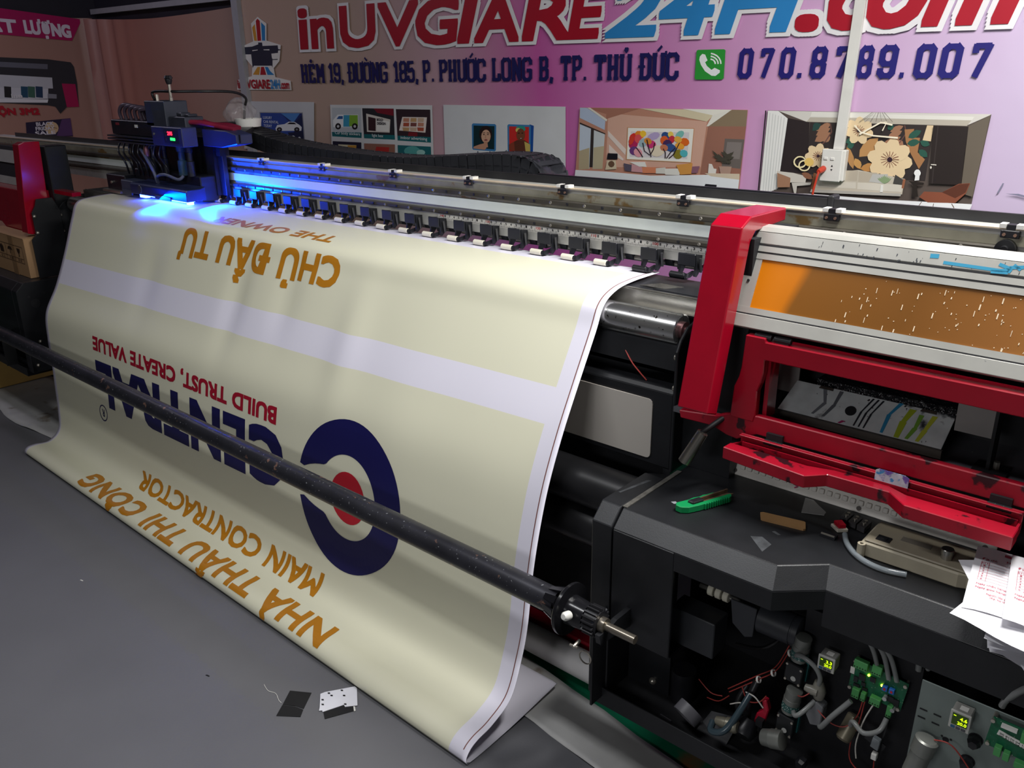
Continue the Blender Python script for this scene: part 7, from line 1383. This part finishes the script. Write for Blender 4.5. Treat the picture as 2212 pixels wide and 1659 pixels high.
P('brass_fitting', B().lathe((-.650, 1.385, .278), (-.600, 1.385, .288), [(0, .009), (.3, .012), (.45, .012), (.5, .015), (.9, .015), (1, .011)], 14), mat('fitting_pale', '#8d8878', .4, .4), smooth=40)
P('fitting_hose', B().tube([(-.655, 1.38, .276), (-.648, 1.36, .268), (-.62, 1.365, .282), (-.605, 1.40, .320), (-.600, 1.43, .345)], .0075, 8), mat('hose_teal_grey', '#3a4a52', .25), smooth=60)
P('float_switch', B().lathe((-.592, 1.39, .265), (-.592, 1.42, .285), [(0, .020), (.3, .024), (1, .02)], 18), BLACKP, smooth=40)
P('red_lug', B().prism([(-.585, .285), (-.567, .278), (-.560, .30), (-.555, .33), (-.562, .352), (-.572, .350), (-.568, .325), (-.58, .31)], 'y', 1.425, 1.44), mat('lug_red', '#b01a34', .35), bevel=.002)
P('lug_switch', B().box(-.575, -.560, 1.412, 1.4245, .290, .306), BLACKM)
# membrane pumps
def pump(x, z, y=1.43):
    p = P('pump_head', B().prism([(x - .018, z + .024), (x + .019, z + .020), (x + .017, z - .026), (x - .019, z - .022)], 'y', y, y + .022), mat('pump_black', '#16181a', .3), bevel=.002)
    P('pump_back', B().prism([(x - .016, z + .026), (x + .021, z + .022), (x + .019, z - .024), (x - .017, z - .020)], 'y', y + .0225, y + .034), TEAL, p)
    for sx, sz in ((-.014, .019), (.015, .015), (-.015, -.018), (.0135, -.021)): P('pump_screw', B().cyl((x + sx, y, z + sz), (x + sx, y - .0025, z + sz), .0026, n=10), SCREW, p)
    P('pump_badge', B().cyl((x + .001, y, z - .012), (x + .001, y - .001, z - .012), .0055, n=16), mat('badge_grey', '#a8a8a4', .4), p)
    m = P('pump_motor', B().lathe((x, y + .018, z + .0255), (x + .006, y + .018, z + .082), [(0, .016), (.35, .016), (.37, .0175), (.62, .0175), (.64, .0165), (.98, .0165), (1, .014)], 24), DG_, p, smooth=30)
    P('motor_label', B().lathe((x + .001, y + .018, z + .034), (x + .003, y + .018, z + .050), [(0, .0179), (1, .0179)], 24, cap=False), mat('label_teal', '#24504c', .4, speck='#c8d0cc', speckth=.6, speckscale=400), p, smooth=30)
    for sx in (-.008, .008): P('pump_nipple', B().cyl((x + sx, y + .010, z + .022), (x + sx, y + .010, z + .036), .003, n=8), TEAL, p)
    return p
pump(-.515, .443); pump(-.513, .327, 1.41)
P('pump_motor', B().lathe((-.550, 1.40, .282), (-.508, 1.40, .298), [(0, .017), (.4, .019), (.42, .020), (.98, .020), (1, .017)], 24), DG_, smooth=30)
# vacuum gauges with lit figures
def gauge(x0, x1, y, z0, z1, top, low, nm):
    g = P('vacuum_gauge', B().box(x0, x1, y + .004, y + .030, z0, z1), mat('gauge_grey', '#8e8d88', .4), bevel=.0015)
    P('gauge_front', B().box(x0 - .001, x1 + .001, y, y + .0038, z0 - .001, z1 + .001), mat('gauge_pale', '#b9b8b2', .4), g, bevel=.001)
    P('gauge_screen', B().box(x0 + .003, x1 - .003, y - .0012, y - .0002, z0 + .009, z1 - .003), mat('lcd_dark_green', '#1a2408', .2, emit='#2c4406', estr=.35), g)
    b = B(); w = x1 - x0; f = lambda a, z: (a, y - .0018, z)
    lay(b, text2d(top, x0 + w * .5, x1 - .004, z0 + .0185 * (z1 - z0) / .030 , .0065, .02), f); lay(b, text2d(low, x0 + w * .40, x1 - .004, z0 + .0105 * (z1 - z0) / .030, .0058, .02), f); b.add([f(x0 + .005, z1 - .0075), f(x0 + .009, z1 - .0075), f(x0 + .009, z1 - .006), f(x0 + .005, z1 - .006)], [(0, 1, 2, 3)])
    P('gauge_digits', b, mat('lcd_lime', '#d8ff20', emit='#c8ff10', estr=1.6), g, recalc=False)
    for k in range(3): P('gauge_key', B().box(x0 + .003 + k * (w - .006) / 3, x0 + .0015 + (k + 1) * (w - .006) / 3, y - .0015, y - .0002, z0 + .0015, z0 + .006), mat('key_blue', '#2a5a7c', .4) if k == 0 else mat('key_slate', '#4c4e52', .4), g)
    P('gauge_label', B().box(x0 + .010, x1 - .008, y + .010, y + .022, z1 + .0001, z1 + .0006), WHITE, g)
gauge(-.468, -.437, 1.425, .486, .517, '3.3', '20.0', 'a'); gauge(-.221, -.190, 1.388, .513, .548, '4.6', '20.0', 'b')
# control board
bd_ = P('control_board', B().prism([(-.416, .444), (-.411, .517), (-.309, .508), (-.316, .441)], 'y', 1.4600, 1.4620), PCB)
def term(x0, x1, z0, z1, y=1.4475, n=5):
    t = P('terminal_connector', B().prism([(x0, z0), (x0 + .001, z1), (x1 + .001, z1 - .001), (x1, z0 - .001)], 'y', y, 1.4598), TERM, bd_, bevel=.0008)
    b = B()
    return t
for x0, x1, z0, z1 in ((-.409, -.383, .504, .523), (-.375, -.357, .506, .528), (-.405, -.391, .436, .457), (-.388, -.379, .436, .455), (-.371, -.351, .438, .455), (-.338, -.328, .426, .452)):
    term(x0, x1, z0, z1); n = max(2, int((x1 - x0) / .0045))
    b = B()
    for k in range(n): b.cyl((x0 + (k + .5) * (x1 - x0) / n, 1.4474, z0 + .004), (x0 + (k + .5) * (x1 - x0) / n, 1.4466, z0 + .004), .0013, n=8)
    P('terminal_screws', b, IC, bd_, kind='stuff')
for x in (-.348, -.335):
    P('rotary_dial', B().box(x - .005, x + .005, 1.452, 1.4598, .476, .487), mat('dial_blue', '#2f6fc0', .35), bd_, bevel=.0008); P('dial_pointer', B().cyl((x, 1.4518, .4815), (x, 1.4508, .4815), .0025, n=10), mat('dial_red', '#c02a34', .4), bd_)
for x, z, w, h in ((-.392, .482, .006, .007), (-.372, .487, .005, .005), (-.403, .472, .004, .006), (-.388, .468, .004, .004), (-.336, .461, .006, .006), (-.325, .458, .005, .007), (-.400, .459, .006, .003), (-.384, .458, .005, .003)): P('chip', B().box(x - w, x + w, 1.456, 1.4598, z - h, z + h), IC, bd_)
for x, z in ((-.344, .463), (-.327, .445)): P('capacitor', B().cyl((x, 1.4598, z), (x, 1.447, z), .0042, n=14), mat('cap_silver', '#c4c6c6', .3, .6), bd_, smooth=40)
for x, z in ((-.381, .492), (-.355, .482)): P('status_light', B().ball((x, 1.4585, z), .0022, 8, 6), mat('led_yellow', '#f0ff40', emit='#e8ff30', estr=14), bd_)
P('board_sticker', B().box(-.416, -.408, 1.4590, 1.4598, .480, .495), WHITE, bd_)
for x, z in ((-.408, .512), (-.314, .502), (-.412, .449), (-.320, .446)): P('board_standoff', B().cyl((x, 1.455, z), (x, 1.475, z), .0035, n=10), SCREW, bd_)
bt = P('second_board', B().prism([(-.165, .500), (-.160, .560), (.10, .56), (.10, .50)], 'y', 1.4000, 1.4020), PCB)
P('board_sticker', B().prism([(-.150, .530), (-.148, .540), (-.10, .533), (-.102, .523)], 'y', 1.3985, 1.3995), WHITE, bt)
b = B()
for k in range(2): lay(b, text2d('00 8170 04 12', -.146, -.106, .5335 - k * .0045, .0028, .01, slope=-.006), lambda a, z: (a, 1.3980, z))
P('sticker_lettering', b, IC, bt, recalc=False)
P('ribbon_socket', B().box(-.146, -.122, 1.392, 1.3998, .551, .556), WHITE, bt)
for x0, x1, z0, z1 in ((-.115, -.09, .540, .560), (-.148, -.137, .494, .512), (-.134, -.124, .492, .508), (-.116, -.09, .488, .500)): P('terminal_connector', B().box(x0, x1, 1.388, 1.3998, z0, z1), TERM, bt, bevel=.0008)
for x, z in ((-.159, .554), (-.160, .506)): P('board_standoff', B().cyl((x, 1.395, z), (x, 1.4205, z), .0035, n=10), SCREW, bt)
P('small_board', B().slab([(-.366, 1.44, .362), (-.330, 1.44, .350), (-.325, 1.44, .366), (-.360, 1.44, .380)], .003), IC); P('relay', B().prism([(-.350, .362), (-.335, .358), (-.333, .382), (-.347, .385)], 'y', 1.425, 1.4365), mat('relay_grey', '#80868a', .35), bevel=.001); P('white_plug', B().box(-.344, -.334, 1.42, 1.432, .338, .352), WHITE, bevel=.001)
# valves, fittings, second gauge's motor
P('solenoid_valve', B().prism([(-.479, .365), (-.462, .405), (-.446, .398), (-.447, .352), (-.468, .345)], 'y', 1.425, 1.45), mat('valve_grey', '#6e6f72', .4), bevel=.002)
P('valve_body', B().lathe((-.462, 1.44, .405), (-.466, 1.44, .445), [(0, .010), (.4, .014), (.7, .012), (1, .008)], 12), mat('dirty_clear', '#8d8a80', .3, alpha=.85), smooth=50); P('valve_elbow', B().lathe((-.488, 1.43, .425), (-.462, 1.43, .425), [(0, .007), (.5, .010), (1, .009)], 10), mat('dirty_clear', '#8d8a80'), smooth=50)
P('filter_can', B().lathe((-.402, 1.425, .345), (-.392, 1.455, .392), [(0, .004), (.02, .011), (.1, .015), (.95, .015), (1, .012)], 20), mat('filter_bronze', '#77705f', .4, .4), smooth=35)
P('gauge_motor', B().lathe((-.262, 1.385, .385), (-.250, 1.395, .462), [(0, .018), (.6, .018), (.62, .020), (.97, .020), (1, .016)], 24), DG_, smooth=30)
for x, z in ((-.181, .484), (-.186, .433), (-.47, .255)): P('rubber_knob', B().lathe((x, 1.4204, z), (x, 1.400, z), [(0, .0115), (.6, .0115), (1, .008)], 6), BLACKP)
# hoses and wires
for pts, r in (([(-.519, 1.445, .470), (-.512, 1.43, .490), (-.495, 1.425, .495), (-.473, 1.425, .485), (-.462, 1.43, .463), (-.464, 1.435, .440)], .0050), ([(-.450, 1.43, .352), (-.443, 1.42, .358), (-.424, 1.415, .398), (-.398, 1.43, .440)], .0055), ([(-.392, 1.43, .385), (-.385, 1.42, .404), (-.361, 1.41, .398), (-.336, 1.415, .415), (-.330, 1.43, .437)], .0050), ([(-.502, 1.42, .365), (-.490, 1.40, .372), (-.478, 1.405, .385), (-.466, 1.43, .402)], .005),
    ([(-.425, 1.47, .612), (-.405, 1.455, .588), (-.380, 1.45, .560), (-.368, 1.452, .528)], .0045), ([(-.415, 1.47, .612), (-.388, 1.455, .584), (-.360, 1.452, .556), (-.344, 1.455, .505)], .0048), ([(-.412, 1.475, .612), (-.380, 1.458, .584), (-.348, 1.456, .553), (-.330, 1.458, .505)], .0048),
    ([(-.285, 1.47, .55), (-.27, 1.455, .578), (-.24, 1.45, .600), (-.215, 1.46, .605)], .005), ([(-.30, 1.47, .54), (-.305, 1.46, .60), (-.34, 1.465, .64)], .006), ([(-.115, 1.43, .63), (-.13, 1.42, .62), (-.15, 1.425, .585), (-.155, 1.43, .565)], .006), ([(-.10, 1.43, .63), (-.085, 1.42, .60), (-.09, 1.40, .55)], .0065)):
    P('clear_hose', B().tube(pts, r, 8), CABG, smooth=60)
RW = mat('red_wire', '#9c3a34', .5); WW = mat('white_wire', '#c8c4bc', .5)
for pts in ([(-.66, 1.45, .314), (-.602, 1.46, .373), (-.564, 1.46, .416), (-.541, 1.46, .481)], [(-.655, 1.447, .310), (-.598, 1.457, .367), (-.560, 1.457, .412), (-.536, 1.457, .478)], [(-.726, 1.44, .311), (-.69, 1.43, .300), (-.662, 1.43, .306)], [(-.70, 1.435, .278), (-.67, 1.43, .288), (-.647, 1.43, .315)], [(-.455, 1.455, .579), (-.42, 1.45, .594), (-.381, 1.45, .604)], [(-.455, 1.457, .576), (-.42, 1.452, .590), (-.383, 1.452, .600)], [(-.50, 1.42, .405), (-.485, 1.415, .412), (-.472, 1.425, .425)], [(-.470, 1.43, .395), (-.43, 1.42, .378), (-.400, 1.425, .380), (-.385, 1.44, .405), (-.382, 1.45, .437)], [(-.378, 1.45, .437), (-.380, 1.44, .39), (-.388, 1.435, .34), (-.380, 1.43, .30), (-.34, 1.425, .29), (-.338, 1.425, .338)], [(-.62, 1.43, .355), (-.60, 1.42, .335), (-.575, 1.42, .345), (-.565, 1.43, .36)], [(-.24, 1.40, .462), (-.21, 1.395, .470), (-.17, 1.39, .435), (-.14, 1.385, .40)]):
    P('red_wire', B().tube(pts, .0013, 6), RW, smooth=60)
for pts in ([(-.362, 1.45, .438), (-.372, 1.44, .40), (-.378, 1.435, .345), (-.372, 1.43, .315)], [(-.61, 1.43, .345), (-.585, 1.42, .352), (-.565, 1.42, .335)], [(-.64, 1.425, .300), (-.62, 1.42, .318), (-.61, 1.42, .322)]): P('white_wire', B().tube(pts, .0015, 6), WW, smooth=60)
for x, z in ((-.595, .372), (-.565, .405), (-.535, .47), (-.418, .600), (-.455, .578)): P('cable_tie', B().ring((x - .001, 1.4515, z), (x + .003, 1.4515, z + .002), .0075, .0062, 12), WHITE)
P('black_cables', B().tube([(-.60, 1.46, .36), (-.605, 1.44, .32), (-.60, 1.43, .27), (-.585, 1.44, .24)], .009, 8).tube([(-.62, 1.46, .34), (-.63, 1.44, .30), (-.61, 1.435, .25)], .007, 8).tube([(-.33, 1.45, .42), (-.335, 1.44, .36), (-.34, 1.43, .27)], .0025, 6).tube([(-.66, 1.47, .42), (-.60, 1.47, .44), (-.55, 1.47, .50)], .004, 6), RUBBER, smooth=60, kind='stuff')
